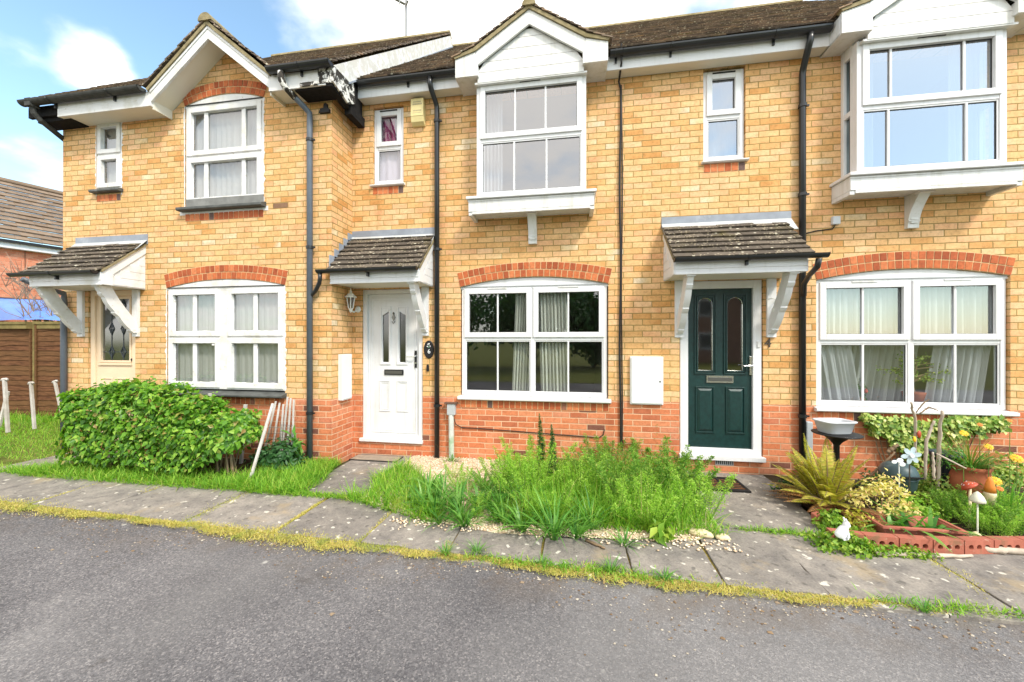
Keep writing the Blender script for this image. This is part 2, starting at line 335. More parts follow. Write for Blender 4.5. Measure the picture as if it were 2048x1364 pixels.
def glass(name, refl, tint, rough=.0, k=1.):
    m = NT(name); t = m.t; tr = m.n('ShaderNodeBsdfTransparent'); tr.inputs[0].default_value = rgba(tint)
    gl = m.n('ShaderNodeBsdfGlossy'); gl.inputs['Roughness'].default_value = rough; gl.inputs['Color'].default_value = (.96, .97, 1, 1)
    bp = m.n('ShaderNodeBump'); bp.inputs['Strength'].default_value = .02; bp.inputs['Distance'].default_value = .02; m.l(m.noise(2.2, 2), bp.inputs['Height']); m.l(bp.outputs[0], gl.inputs['Normal'])
    gg = m.n('ShaderNodeNewGeometry'); dp = m.n('ShaderNodeVectorMath', operation='DOT_PRODUCT'); m.l(gg.outputs['Incoming'], dp.inputs[0]); m.l(gg.outputs['True Normal'], dp.inputs[1])
    sch = m.math('ADD', .08, m.math('MULTIPLY', .92, m.math('POWER', m.math('SUBTRACT', 1., m.math('ABSOLUTE', dp.outputs['Value'])), 5.)))
    mxs = m.n('ShaderNodeMixShader'); m.set(mxs.inputs[0], m.math('ADD', m.math('MULTIPLY', sch, k), refl, clamp=True)); m.l(tr.outputs[0], mxs.inputs[1]); m.l(gl.outputs[0], mxs.inputs[2]); m.l(mxs.outputs[0], m.o.inputs[0])
    return m.m
M['glass'] = glass('window_glass', .08, (.86, .90, .90))
M['glass_bay'] = glass('coated_window_glass', .27, (.62, .68, .72))
M['glass_clear'] = glass('clear_bay_glass', .20, (.80, .84, .86))
M['glass_old'] = glass('old_window_glass', .10, (.90, .92, .92))
M['glass_side'] = glass('side_window_glass', .02, (.30, .33, .33), 0, .15)
M['glass_obscure'] = glass('obscure_door_glass', .05, (.20, .20, .20), .12)
M['glass_textured'] = glass('textured_door_glass', .10, (.45, .45, .44), .05)
M['glass_leaded'] = glass('pale_leaded_glass', .12, (.55, .64, .66), .10)
def cloth(name, c, tr=.25, trans=.3):
    m = NT(name, .95, .1); m.color(m.mix(m.noise(40., 2), c, tuple(x * .9 for x in c)))
    a = m.n('ShaderNodeMixShader'); a.inputs[0].default_value = tr; tp = m.n('ShaderNodeBsdfTransparent'); tl = m.n('ShaderNodeBsdfTranslucent'); tl.inputs[0].default_value = rgba(c)
    b = m.n('ShaderNodeMixShader'); b.inputs[0].default_value = trans; m.l(m.b.outputs[0], b.inputs[1]); m.l(tl.outputs[0], b.inputs[2]); m.l(b.outputs[0], a.inputs[1]); m.l(tp.outputs[0], a.inputs[2]); m.l(a.outputs[0], m.o.inputs[0]); return m.m
M['curtain'] = cloth('cream_curtain', (.66, .65, .58), 0., .15)
M['net'] = cloth('white_net_curtain', (.56, .56, .58), .10, .15)
M['net_grey'] = cloth('grey_net_curtain', (.50, .50, .49), .08, .12)
M['pink'] = cloth('magenta_curtain', (.48, .05, .20), 0., .2)
M['lilac'] = cloth('lilac_blind', (.72, .62, .72), 0., .2)
def foliage(name, stops, rough=.5, tr=.35, noise=None):
    m = NT(name, rough, .35); c = m.ramp(m.geo('Random Per Island'), stops)
    if noise: c = m.mix(m.sstep(m.noise(noise[0], 4), noise[1], noise[1] + .14), c, noise[2])
    m.color(c); tl = m.n('ShaderNodeBsdfTranslucent'); m.set(tl.inputs[0], m.mix(1., c, (1.3, 1.5, .7), 'MULTIPLY'))
    q = m.n('ShaderNodeMixShader'); q.inputs[0].default_value = tr; m.l(m.b.outputs[0], q.inputs[1]); m.l(tl.outputs[0], q.inputs[2]); m.l(q.outputs[0], m.o.inputs[0]); return m.m
M['hedge_leaf'] = foliage('hedge_leaf', [(0, (.035, .11, .010)), (.3, (.09, .24, .018)), (.65, (.18, .38, .03)), (.93, (.34, .52, .07)), (.97, (.36, .34, .09)), (1, (.30, .20, .06))], .38)
M['grass'] = foliage('grass_blade', [(0, (.10, .25, .018)), (.5, (.20, .42, .035)), (.85, (.34, .54, .06)), (1, (.46, .46, .11))], .6, .4, (1.6, .62, (.38, .42, .07)))
M['moss_grass'] = foliage('yellow_moss_grass', [(0, (.44, .39, .08)), (.35, (.56, .49, .13)), (.65, (.62, .48, .17)), (.85, (.36, .42, .08)), (1, (.50, .31, .14))], .7, .3, (3.1, .52, (.34, .36, .08)))
M['feather'] = foliage('feathery_weed_leaf', [(0, (.16, .34, .03)), (.45, (.32, .54, .06)), (1, (.52, .68, .15))], .6, .45)
M['weed_mid'] = foliage('mid_green_weed_leaf', [(0, (.09, .22, .03)), (.5, (.18, .36, .05)), (.92, (.32, .48, .08)), (1, (.42, .34, .10))], .6, .4)
M['strap'] = foliage('strap_leaf', [(0, (.05, .17, .03)), (.5, (.10, .28, .04)), (1, (.20, .38, .07))], .4, .3)
M['dark_leaf'] = foliage('dark_weed_leaf', [(0, (.02, .07, .02)), (.6, (.05, .14, .04)), (1, (.11, .24, .08))], .45, .25)
M['spire'] = foliage('spurge_leaf', [(0, (.03, .12, .03)), (.7, (.08, .21, .06)), (1, (.25, .30, .07))], .5, .25)
M['fern'] = foliage('fern_leaflet', [(0, (.26, .27, .03)), (.45, (.44, .42, .05)), (.8, (.60, .52, .10)), (1, (.44, .24, .06))], .55, .35)
M['dead_fern'] = foliage('dead_fern_leaflet', [(0, (.16, .065, .02)), (.6, (.28, .12, .04)), (1, (.42, .25, .08))], .8, .2)
M['variegated'] = foliage('variegated_leaf', [(0, (.34, .38, .07)), (.3, (.74, .64, .20)), (.75, (.86, .74, .36)), (1, (.82, .45, .26))], .5, .3)
M['ivy'] = foliage('ivy_leaf', [(0, (.08, .17, .02)), (.35, (.17, .30, .04)), (.7, (.40, .50, .10)), (1, (.64, .62, .24))], .4, .25)
M['ground_leaf'] = foliage('groundcover_leaf', [(0, (.08, .19, .015)), (.5, (.20, .36, .03)), (1, (.40, .50, .08))], .5, .35)
M['bronze_blade'] = foliage('bronze_blade', [(0, (.10, .20, .03)), (.5, (.25, .25, .05)), (1, (.50, .30, .09))], .5, .3)
M['petal_yellow'] = plain('yellow_petal', (.85, .50, .02), .6, .15)
M['petal_orange'] = plain('orange_petal', (.80, .26, .04), .6, .2)
M['stem'] = plain('green_stem', (.16, .26, .05), .6, .2)
M['bark'] = plain('dry_twig', (.26, .18, .11), .9, .35, 14., .2, 0, .5)
M['pale_bark'] = plain('bleached_driftwood', (.55, .46, .37), .9, .3, 12., .2, 0, .6)
M['terracotta'] = plain('terracotta', (.38, .115, .055), .8, .25, 7., .2, 0, .3, ((.60, .26, .15), .58))
M['soil'] = plain('dark_soil', (.035, .024, .016), 1., .5, 20., .1, 0, .9)
def paver():
    m = NT('red_paver_brick', .9, .2); c = m.ramp(m.geo('Random Per Island'), [(0, (.33, .105, .07)), (1, (.44, .15, .10))])
    m.color(m.mix(.5, c, m.ramp(m.noise(26., 6, .65), [(.3, (.55, .55, .55)), (.7, (1.3, 1.3, 1.3))]), 'MULTIPLY')); c = m.mix(m.math('MULTIPLY', m.sstep(m.noise(7., 7, .7), .50, .66), .6), c, (.17, .13, .07)); c = m.mix(m.math('MULTIPLY', m.sstep(m.noise(19., 5, .7), .62, .68), .7), c, (.50, .40, .30)); m.color(c); m.bump(m.noise(80., 3), .3, .003); return m.m
M['paver'] = paver()
M['fence'] = None
def fencemat():
    m = NT('brown_waney_board', .8, .2); mp = m.n('ShaderNodeMapping'); mp.inputs['Scale'].default_value = (1., 1., 9.); m.l(m.geo(), mp.inputs[0])
    g = m.noise(5., 6, .65, mp.outputs[0]); c = m.ramp(g, [(.3, (.045, .018, .009)), (.5, (.115, .048, .022)), (.7, (.19, .085, .04))])
    c = m.mix(m.math('MULTIPLY', m.geo('Random Per Island'), .45), c, (.14, .08, .03)); m.color(c); m.bump(g, .5, .006); return m.m
M['fence'] = fencemat()
M['fence_rail'] = plain('mossy_fence_rail', (.24, .19, .075), .85, .35, 9., .2, 0, .5)
M['tarp'] = plain('blue_tarpaulin', (.13, .29, .76), .42, .12, 4., .4, 0, .5, None, 7.)
M['post_white'] = plain('worn_white_post', (.58, .55, .52), .8, .2, 9., .25, 0, .4, ((.34, .30, .24), .52))
M['red_mush'] = plain('red_glazed_cap', (.50, .075, .03), .4, .35, 14., .45, 0, .2, ((.60, .30, .16), .54), 30.)
M['cream_stone'] = plain('cream_resin', (.72, .60, .38), .6, .15, 12., .3, 0, .2)
M['pale_stone'] = plain('pale_glazed_cap', (.66, .65, .52), .4, .2, 14., .4, 0, .2, ((.16, .30, .14), .56))
M['white_paint'] = plain('white_painted_metal', (.82, .84, .86), .4, .04)
M['pale_blue'] = plain('pale_blue_petal', (.50, .62, .68), .5, .2, 12.)
M['bbq'] = plain('dusty_dark_green_enamel', (.055, .095, .105), .45, .25, 6., .4, 0, .1, ((.27, .30, .27), .52))
M['navy_pot'] = plain('navy_plastic_pot', (.025, .027, .05), .45, .2)
M['tub'] = plain('pale_grey_plastic_tub', (.58, .60, .63), .45, .06, 4., .4)
M['rubber_mat'] = plain('black_rubber_mat', (.014, .013, .013), .7, .3, 12., .3, 0, .3)
M['coir'] = plain('brown_coir', (.30, .13, .05), 1., .4, 40., .1, 0, .9, None, 200.)
M['mat_old'] = plain('worn_stone_coloured_mat', (.33, .27, .21), .95, .25, 12., .1, 0, .6, ((.16, .14, .12), .56))

# ================================================================== building helpers
def wall(mb, x0, x1, z0, z1, y, holes, depth=.14, mi=0):
    xs = sorted({x0, x1} | {q for h in holes for q in h[:2] if x0 < q < x1}); zs = sorted({z0, z1} | {q for h in holes for q in h[2:] if z0 < q < z1})
    for i in range(len(xs) - 1):
        for j in range(len(zs) - 1):
            cx, cz = (xs[i] + xs[i + 1]) / 2, (zs[j] + zs[j + 1]) / 2
            if any(h[0] < cx < h[1] and h[2] < cz < h[3] for h in holes): continue
            mb.quad((xs[i], y, zs[j]), (xs[i + 1], y, zs[j]), (xs[i + 1], y, zs[j + 1]), (xs[i], y, zs[j + 1]), mi)
    for a, b, c, d in holes:
        a, b, c, d = max(a, x0), min(b, x1), max(c, z0), min(d, z1)
        if b <= a or d <= c: continue
        mb.quad((a, y, c), (a, y, d), (a, y + depth, d), (a, y + depth, c), mi); mb.quad((b, y, d), (b, y, c), (b, y + depth, c), (b, y + depth, d), mi)
        if d < z1: mb.quad((a, y, d), (b, y, d), (b, y + depth, d), (a, y + depth, d), mi)
        if c > z0: mb.quad((b, y, c), (a, y, c), (a, y + depth, c), (b, y + depth, c), mi)
def ring(mb, x0, x1, z0, z1, w, y0, y1, mi=0, wb=None):
    wb = w if wb is None else wb
    mb.box(x0, x0 + w, y0, y1, z0, z1, mi); mb.box(x1 - w, x1, y0, y1, z0, z1, mi)
    mb.box(x0 + w, x1 - w, y0, y1, z1 - w, z1, mi); mb.box(x0 + w, x1 - w, y0, y1, z0, z0 + wb, mi)
def sheet(x0, x1, z0, z1, y, amp=.03, waves=8, lean=0., nx=90, seed=0, hem=0.):
    """hanging cloth with folds"""
    r = np.random.default_rng(seed); u = np.linspace(0, 1, nx); v = np.linspace(0, 1, 7); U, Vv = np.meshgrid(u, v)
    ph = np.cumsum(r.uniform(.5, 1.5, nx)); ph = ph / ph[-1] * waves * 2 * np.pi
    Y = y + amp * (np.sin(ph)[None, :] * (.55 + .45 * Vv[::-1]) + .35 * np.sin(ph * 2.3 + 1)[None, :]); X = x0 + (x1 - x0) * U + lean * (1 - Vv); Z = z0 + (z1 - z0) * Vv - hem * np.abs(np.sin(ph * .5))[None, :] * (Vv < .01)
    V = np.stack([X, Y, Z], -1).reshape(-1, 3); i = np.arange(nx - 1)[None, :] + np.arange(6)[:, None] * nx
    return V, np.stack([i, i + 1, i + nx + 1, i + nx], -1).reshape(-1, 4)
def window(h, x0, x1, z0, z1, y, xs=(), zs=(), sash=(1,), bars=(.5,), frame='upvc', gl='glass', fw=.05, mw=.05, sw=.045, name='window', label=None, vent=True, ragged=False):
    f = MB(); ring(f, x0, x1, z0, z1, fw, y, y + .07)
    X = [x0 + fw] + [q for m in xs for q in (m - mw / 2, m + mw / 2)] + [x1 - fw]; Z = [z0 + fw] + [q for m in zs for q in (m - .028, m + .028)] + [z1 - fw]
    for m in xs: f.box(m - mw / 2, m + mw / 2, y + .002, y + .068, z0 + fw, z1 - fw)
    for k in range(0, len(X), 2):
        for m in zs: f.box(X[k], X[k + 1], y + .004, y + .066, m - .028, m + .028)
    cells = []
    for i in range(0, len(X), 2):
        for j in range(0, len(Z), 2):
            a, b, c, d = X[i], X[i + 1], Z[j], Z[j + 1]; s = sw if (j // 2) in sash else .016
            if (j // 2) in sash: ring(f, a - .012, b + .012, c - .012, d + .012, s + .012, y - .016, y + .040)
            else: ring(f, a, b, c, d, s, y + .010, y + .045)
            cells.append((a + s, b - s, c + s, d - s))
    o = f.build(name, M[frame], h, bevel=.004)
    if label: o['label'] = label
    for a, b, c, d in cells:
        p = MB(); p.quad((a, y + .026, c), (b, y + .026, c), (b, y + .026, d), (a, y + .026, d)); p.build('pane', M[gl], o)
        if not ragged: p = MB(); ring(p, a - .002, b + .002, c - .002, d + .002, .006, y + .018, y + .0255); p.build('glazing_seal_shadow', M['dark'], o)  # black seal ring that also paints in the shadow line at the glass edge
    for a, b, c, d in cells:
        for t in bars:
            g = MB(); m = a + (b - a) * t; hw = .011 if not ragged else .030; g.box(m - hw, m + hw, y + .008, y + .024, c, d); g.build('glazing_bar', M[frame], o, bevel=.003)
    if vent:
        for i in range(0, len(X), 2):
            g = MB(); m = (X[i] + X[i + 1]) / 2; g.box(m - .13, m + .13, y - .024, y - .016, z1 - fw + .006, z1 - fw + .022); g.build('trickle_vent', M['upvc_aged'] if xs else M['dark'], o)
    if ragged:      # paint scraped unevenly on to the panes
        rr = random.Random(x0 * 10)
        for a, b, c, d in cells:
            v = MB()
            for (p, q, ax) in ((a, c, 0), (b, c, 1), (a, d, 2), (a, c, 3)):
                n = 13; e = []
                L_ = (d - c) if ax < 2 else (b - a)
                for k in range(n + 1): e.append((L_ * k / n, rr.uniform(.001, .012)))
                for k in range(n):
                    (t0, w0), (t1, w1) = e[k], e[k + 1]; yy = y + .0255
                    if ax == 0: v.quad((p, yy, q + t0), (p + w0, yy, q + t0), (p + w1, yy, q + t1), (p, yy, q + t1))
                    elif ax == 1: v.quad((p - w0, yy, q + t0), (p, yy, q + t0), (p, yy, q + t1), (p - w1, yy, q + t1))
                    elif ax == 2: v.quad((p + t0, yy, q - w0), (p + t1, yy, q - w1), (p + t1, yy, q), (p + t0, yy, q))
                    else: v.quad((p + t0, yy, q), (p + t1, yy, q), (p + t1, yy, q + w1), (p + t0, yy, q + w0))
            v.build('smeared_paint', M['old_white'], o)
    return o
def sill(o, x0, x1, z0, z1, y0, y1, mat='upvc', drop=.012):
    s = MB(); s.prism([(y1, z0), (y0 + .015, z0), (y0, z0 + .012), (y0, z1 - drop - .004), (y0 + .006, z1 - drop), (y1, z1)], 'x', x0, x1); return s.build('sill', M[mat], o, bevel=.003)
def arch(h, x0, x1, zs, rise, y, thick=.20, head=None, headmat='upvc'):
    """segmental arch of two rings of brick; the curved head board below it belongs to the window"""
    wd = (x1 - x0) / 2; Rr = (wd * wd + rise * rise) / (2 * rise); cx, cz = (x0 + x1) / 2, zs + rise - Rr; A = math.asin(wd / Rr)
    P = lambda r, a: (cx + r * math.sin(a), cz + r * math.cos(a))
    b = MB(); n = 24
    b.prism([P(Rr, -A + 2 * A * k / n) for k in range(n + 1)] + [P(Rr + thick, A - 2 * A * k / n) for k in range(n + 1)], 'y', y - .002, y + .10, 1)
    rr = random.Random(x0)
    for ringi in (0, 1):
        r0 = Rr + .004 + ringi * (thick / 2); r1 = r0 + thick / 2 - .012; nb = round(2 * A * (r0 + .05) / .0765); da = 2 * A / nb; ga = .0055 / r0
        for k in range(nb):
            a0, a1 = -A + k * da + ga, -A + (k + 1) * da - ga; j = rr.uniform(-.002, .002)
            b.prism([P(r0, a0), P(r1, a0), P(r1, a1), P(r0, a1)], 'y', y - .007 + j, y + .09, 0)
    b.build('brick_arch', [M['arch_brick'], M['mortar_red']], h)
    if head:
        o, yb = head; m = MB(); q = MB()
        m.prism([P(Rr - .004, -A + 2 * A * k / n) for k in range(n + 1)] + [(x1, zs - .03), (x0, zs - .03)], 'y', yb, yb + .05); m.build('head_board', M[headmat], o, bevel=.003)
        q.box(x0 + .02, x1 - .02, yb - .012, yb + .004, zs - .004, zs + .006); q.build('head_drip', M['dark'] if headmat == 'old_white' else M['grey_plastic'], o)
def soldiers(h, x0, x1, z1, y, hgt=.105):
    b = MB(); n = round((x1 - x0) / .076); d = (x1 - x0) / n; b.box(x0, x1, y - .002, y + .05, z1 - hgt, z1, 1)
    for k in range(n): b.box(x0 + k * d + .005, x0 + (k + 1) * d - .005, y - .006, y + .04, z1 - hgt + .006, z1 - .004, 0)
    b.build('brick_sill_course', [M['arch_brick'], M['mortar_red']], h)
def tiles(mb, o, U, S, wd, ln, tw, g, th=.014, seed=0, jit=.004, mi=0, lift=.015, skip=()):
    o, U, S = Vector(o), Vector(U).normalized(), Vector(S).normalized(); N = U.cross(S).normalized(); r_ = random.Random(seed)
    rows = int(math.ceil(ln / g))
    for r in range(rows):
        s0 = r * g; L = min(g + .03, ln - s0 + .02); off = (tw / 2 if r % 2 else 0); c = -off
        while c < wd - .005:
            a, b = max(c, 0) + .002, min(c + tw, wd) - .002
            if b - a > .01 and not any(q0 < (a + b) / 2 < q1 and s0 < q2 for q0, q1, q2 in skip):
                j = r_.uniform(-jit, jit); k = r_.uniform(-jit, jit)
                mb.obox(o + U * a + S * (s0 + j) + N * (lift + abs(k)), U * (b - a) + N * k * .5, S * L - N * lift, N * th, mi)
            c += tw
def gutter(h, name, x0, x1, y, z, r=.055, mat='black_plastic', clips=True):
    g = MB(); g.halfpipe(x0, x1, y, z, r)
    o = g.build(name, M[mat], h); 
    if clips:
        n = max(1, int((x1 - x0) / .85))
        for k in range(n):
            c = MB(); x = x0 + (x1 - x0) * (k + .5) / n
            pts = [(y + (r + .006) * math.cos(math.pi + math.pi * t / 8), z + (r + .006) * math.sin(math.pi + math.pi * t / 8)) for t in range(9)]
            c.prism(pts + [(p, q) for p, q in [(y + r, z + .004), (y - r, z + .004)]], 'x', x - .014, x + .014); c.box(x - .012, x + .012, y + r - .02, y + r + .03, z - r - .045, z - .01)
            c.build('gutter_bracket', M[mat] if mat == 'black_plastic' else M['black_plastic'], o)
    return o
def downpipe(h, path, mat='black_plastic', r=.034, clips=(), n=12):
    p = MB(); p.tube(path, r, n); o = p.build('downpipe', M[mat], h, smooth=True)
    for z in clips:
        c = MB(); x, y = path[-2][0], path[-2][1]; c.lathe([(r + .003, -.02), (r + .010, -.018), (r + .010, .018), (r + .003, .02)], (x, y, z), 12); c.box(x - .012, x + .012, y, y + .05, z - .012, z + .012); c.box(x + r, x + r + .035, y - .01, y + .012, z - .010, z + .010); c.build('pipe_clip', M['black_plastic'], o)
    return o
def bracket(h, can, xc, yw, z0, z1, reach=.40, mat='upvc', w=.07, plate=.10):
    """timber gallows bracket: wall plate and scalloped brace"""
    b = MB(); b.box(xc - plate / 2, xc + plate / 2, yw - .03, yw, z0, z1)
    n = 40; fr = []; bk = []
    for k in range(n + 1):
        t = k / n; yb = yw - .028 - reach * (1 - (1 - t) ** 1.25) * .98; zb = z0 + .07 + (z1 - z0 - .07) * t ** 1.05
        sc = .020 * abs(math.sin(t * math.pi * 2.5)) + (.016 if (t * 2.5) % 1 < .13 else 0)
        bk.append((min(yb + .085, yw - .012), zb + .045 if k < n else zb)); fr.append((yb - .030 - sc * .9, zb - .012))
    fr[-1] = (fr[-1][0], z1); bk[-1] = (bk[-1][0], z1); fr[0] = (yw - .06, z0 + .045); bk[0] = (yw - .02, z0 + .07)
    for k in range(n):
        for s_ in (0,):
            b.add([(xc - w / 2, *fr[k]), (xc - w / 2, *bk[k]), (xc - w / 2, *bk[k + 1]), (xc - w / 2, *fr[k + 1]), (xc + w / 2, *fr[k]), (xc + w / 2, *bk[k]), (xc + w / 2, *bk[k + 1]), (xc + w / 2, *fr[k + 1])],
                  [(0, 3, 2, 1), (4, 5, 6, 7), (0, 4, 7, 3), (1, 2, 6, 5)])
    b.box(xc - w / 2 - .012, xc + w / 2 + .012, yw - reach - .09, yw - reach + .05, z1 - .022, z1 - .001)
    for zz, yy in ((z0 + .10, .075), (z0 + .06, .06)): b.box(xc - w / 2 - .005, xc + w / 2 + .005, yw - yy, yw - .02, zz - .01, zz + .01)
    b.build('bracket', M[mat], can)
def corbel(p, xc, y0, y1, z0, z1, w=.11):
    b = MB(); n = 20; fr = []
    for k in range(n + 1):
        t = k / n; fr.append((y0 - .045 - (y0 - .045 - y1) * (1 - math.cos(t * math.pi / 2)) ** 1.15 - (.012 if .18 < t < .24 else 0), z0 + (z1 - z0) * t))
    b.prism([(y0, z0)] + fr + [(y0, z1)], 'x', xc - w / 2, xc + w / 2)
    for z in (.05, .09): b.box(xc - w * .32, xc + w * .32, y0 - .062, y0 - .02, z0 + z, z0 + z + .018)
    b.box(xc - w / 2 - .012, xc + w / 2 + .012, y1 - .01, y1 + .09, z1 - .03, z1 - .002)
    b.build('corbel', M['upvc_aged'], p)
def canopy(h, x0, x1, yw, zb, ztop, brackets, depth=.5, mat='upvc', left_wall=False, guttermat='black_plastic', bz=1.66, seed=1, gx=(0, 0), flash=(0, 0)):
    zf = zb + .13; yf = yw - depth; slope = (ztop - .10 - zf - .06) / (depth + .03)
    b = MB(); b.box(x0 + .02, x1 - .02, yf + .02, yw, zb + .004, zb + .022); o = b.build('canopy', M['soffit'] if mat == 'upvc' else M['soffit'], h)
    f = MB(); f.box(x0, x1, yf - .004, yf + .018, zb, zf + .03); f.box(x0, x1, yf - .012, yf - .004, zb + .055, zf + .03); f.box(x0, x1, yf - .014, yf + .02, zb - .006, zb + .014)
    f.build('fascia', M[mat], o, bevel=.003)
    zr = lambda y: zf + .03 + slope * (y - yf)
    for side, x in (('l', x0), ('r', x1)):
        if side == 'l' and left_wall: continue
        s = 1 if side == 'r' else -1; c = MB(); a = x - .018 * (s > 0)
        c.prism([(yf, zb), (yw, zb), (yw, zr(yw)), (yf, zf + .03)], 'x', a, a + .018)
        q = x + s * .001
        for k in range(6):          # shiplap boards
            z0_, z1_ = zb + .012 + k * .105, zb + .112 + k * .105
            yA = max(yf + .12, yf + (z1_ + .13 - zf - .03) / slope)
            if yA > yw - .03: break
            c.prism([(yA, z0_), (yw - .002, z0_), (yw - .002, z1_), (yA, z1_)], 'x', min(q, q + s * .006), max(q, q + s * .006))
        c.prism([(yf, zb), (yf + .12, zb), (yf + .12, zf + .02), (yw, zr(yw) - .115), (yw, zr(yw)), (yf, zf + .03)], 'x', min(q, q + s * .013), max(q, q + s * .013))
        c.build('side_cheek', M[mat], o, bevel=.002)
        v = MB(); v.prism([(yf - .01, zf + .03), (yw, zr(yw) + .001), (yw, zr(yw) + .032), (yf - .01, zf + .06)], 'x', min(x, x + s * .03), max(x, x + s * .03)); v.build('verge', M['verge'], o)
    t = MB(); L = math.hypot(depth + .06, slope * (depth + .06)); ext = .03
    tiles(t, (x0 - (0 if left_wall else ext), yf - .055, zf + .012), (1, 0, 0), (0, 1, slope), x1 - x0 + ext * (1 if left_wall else 2), L - .06, .205, .103, .020, seed, .006, 0, .028)
    t.build('roof_tiles', M['canopy_tile'], o)
    fl = MB(); zt = zr(yw); fa, fb = x0 - .03 + flash[0], x1 + .03 + flash[1]
    fl.box(fa, fb, yw - .010, yw + .002, zt + .02, ztop); fl.quad((fa, yw - .008, zt + .075), (fb, yw - .008, zt + .075), (fb, yw - .15, zr(yw - .15) + .052), (fa, yw - .15, zr(yw - .15) + .052), 1)
    fl.quad((fa, yw - .15, zr(yw - .15) + .047), (fb, yw - .15, zr(yw - .15) + .047), (fb, yw - .008, zt + .068), (fa, yw - .008, zt + .068), 1)
    if left_wall:      # stepped flashing up the side wall on the left and a pale soaker over the tiles
        n = 5
        for k in range(n):
            ya, yb_ = yf + (depth) * k / n - .02, yf + depth * (k + 1) / n + .03
            fl.box(x0 - .004, x0 + .006, ya, min(yb_, yw), zr(ya) + .03, zr(ya) + .23)
        fl.quad((x0 + .006, yf + .02, zr(yf) + .055), (x0 + .15, yf + .02, zr(yf) + .055), (x0 + .15, yw, zt + .058), (x0 + .006, yw, zt + .09), 1)
    fl.build('flashing', [M['lead'], M['lead_pale']], o)
    gutter(o, 'gutter', x0 - .03 + gx[0], x1 + .03 + gx[1], yf - .075, zf + .035, .046, guttermat)
    for bx in brackets: bracket(h, o, bx, yw, bz, zb, depth - .10, mat)
    return o
def text_mesh(body, size, loc, mat, name, parent, ext=.003):
    c = bpy.data.curves.new(name, 'FONT'); c.body = body; c.size = size; c.extrude = ext; c.align_x = 'CENTER'; c.align_y = 'CENTER'
    t = bpy.data.objects.new(name, c); col.objects.link(t); dg = bpy.context.evaluated_depsgraph_get(); me = bpy.data.meshes.new_from_object(t.evaluated_get(dg)); bpy.data.objects.remove(t)
    me.transform(Matrix.Translation(loc) @ Matrix.Rotation(R(90), 4, 'X')); me.materials.clear(); return link(name, me, mat, parent)
def bay(h, xc, bars, gcol):
    x0, x1 = xc - .69, xc + .69; B = -.25
    o = window(h, x0, x1, 3.43, 4.90, B, (), (4.165,), (1,), bars, 'upvc', 'glass_bay' if xc > 0 else 'glass_clear', .062, .05, .052, 'bay_window', None, True)
    s = MB()
    for x, sg in ((x0, 1), (x1, -1)):
        a, b = min(x, x + sg * .06), max(x, x + sg * .06)
        for ya, yb in ((B + .07, B + .105), (-.05, 0)): s.box(a, b, ya, yb, 3.43, 4.93)
        for za, zb in ((3.43, 3.50), (4.14, 4.20), (4.80, 4.93)): s.box(a + .002, b - .002, B + .105, -.05, za, zb)
        p = MB(); xm = (a + b) / 2
        for za, zb in ((3.50, 4.14), (4.20, 4.80)): p.quad((xm, B + .105, za), (xm, -.05, za), (xm, -.05, zb), (xm, B + .105, zb))
        p.build('side_pane', M['glass_side'], o)
    s.build('side_frame', M['upvc'], o, bevel=.004)
    s = MB(); s.box(xc - .81, xc + .81, -.335, 0, 3.398, 3.432); s.build('sill', M['upvc'], o, bevel=.006)
    s = MB(); s.box(xc - .785, xc + .785, -.30, 0, 3.245, 3.396); s.box(xc - .79, xc + .79, -.306, -.30, 3.37, 3.39)
    for a, b in ((xc - .785, xc - .735), (xc + .735, xc + .785)): s.box(a, b, -.29, 0, 3.20, 3.244)
    s.box(xc - .735, xc + .735, -.30, -.27, 3.212, 3.244); s.build('base_box', M['upvc_aged'], o, bevel=.004)
    corbel(o, xc + .01, 0, -.21, 2.875, 3.244)
    np_obj('curtain', *sheet(x0 + .06, x0 + .30, 3.5, 4.86, -.04, .02, 5, seed=int(xc * 7 + 40)), M[gcol], o)
    if xc > 0: np_obj('curtain', *sheet(x1 - .34, x1 - .08, 3.5, 4.86, -.05, .02, 5, seed=5), M['net'], o)
    return o
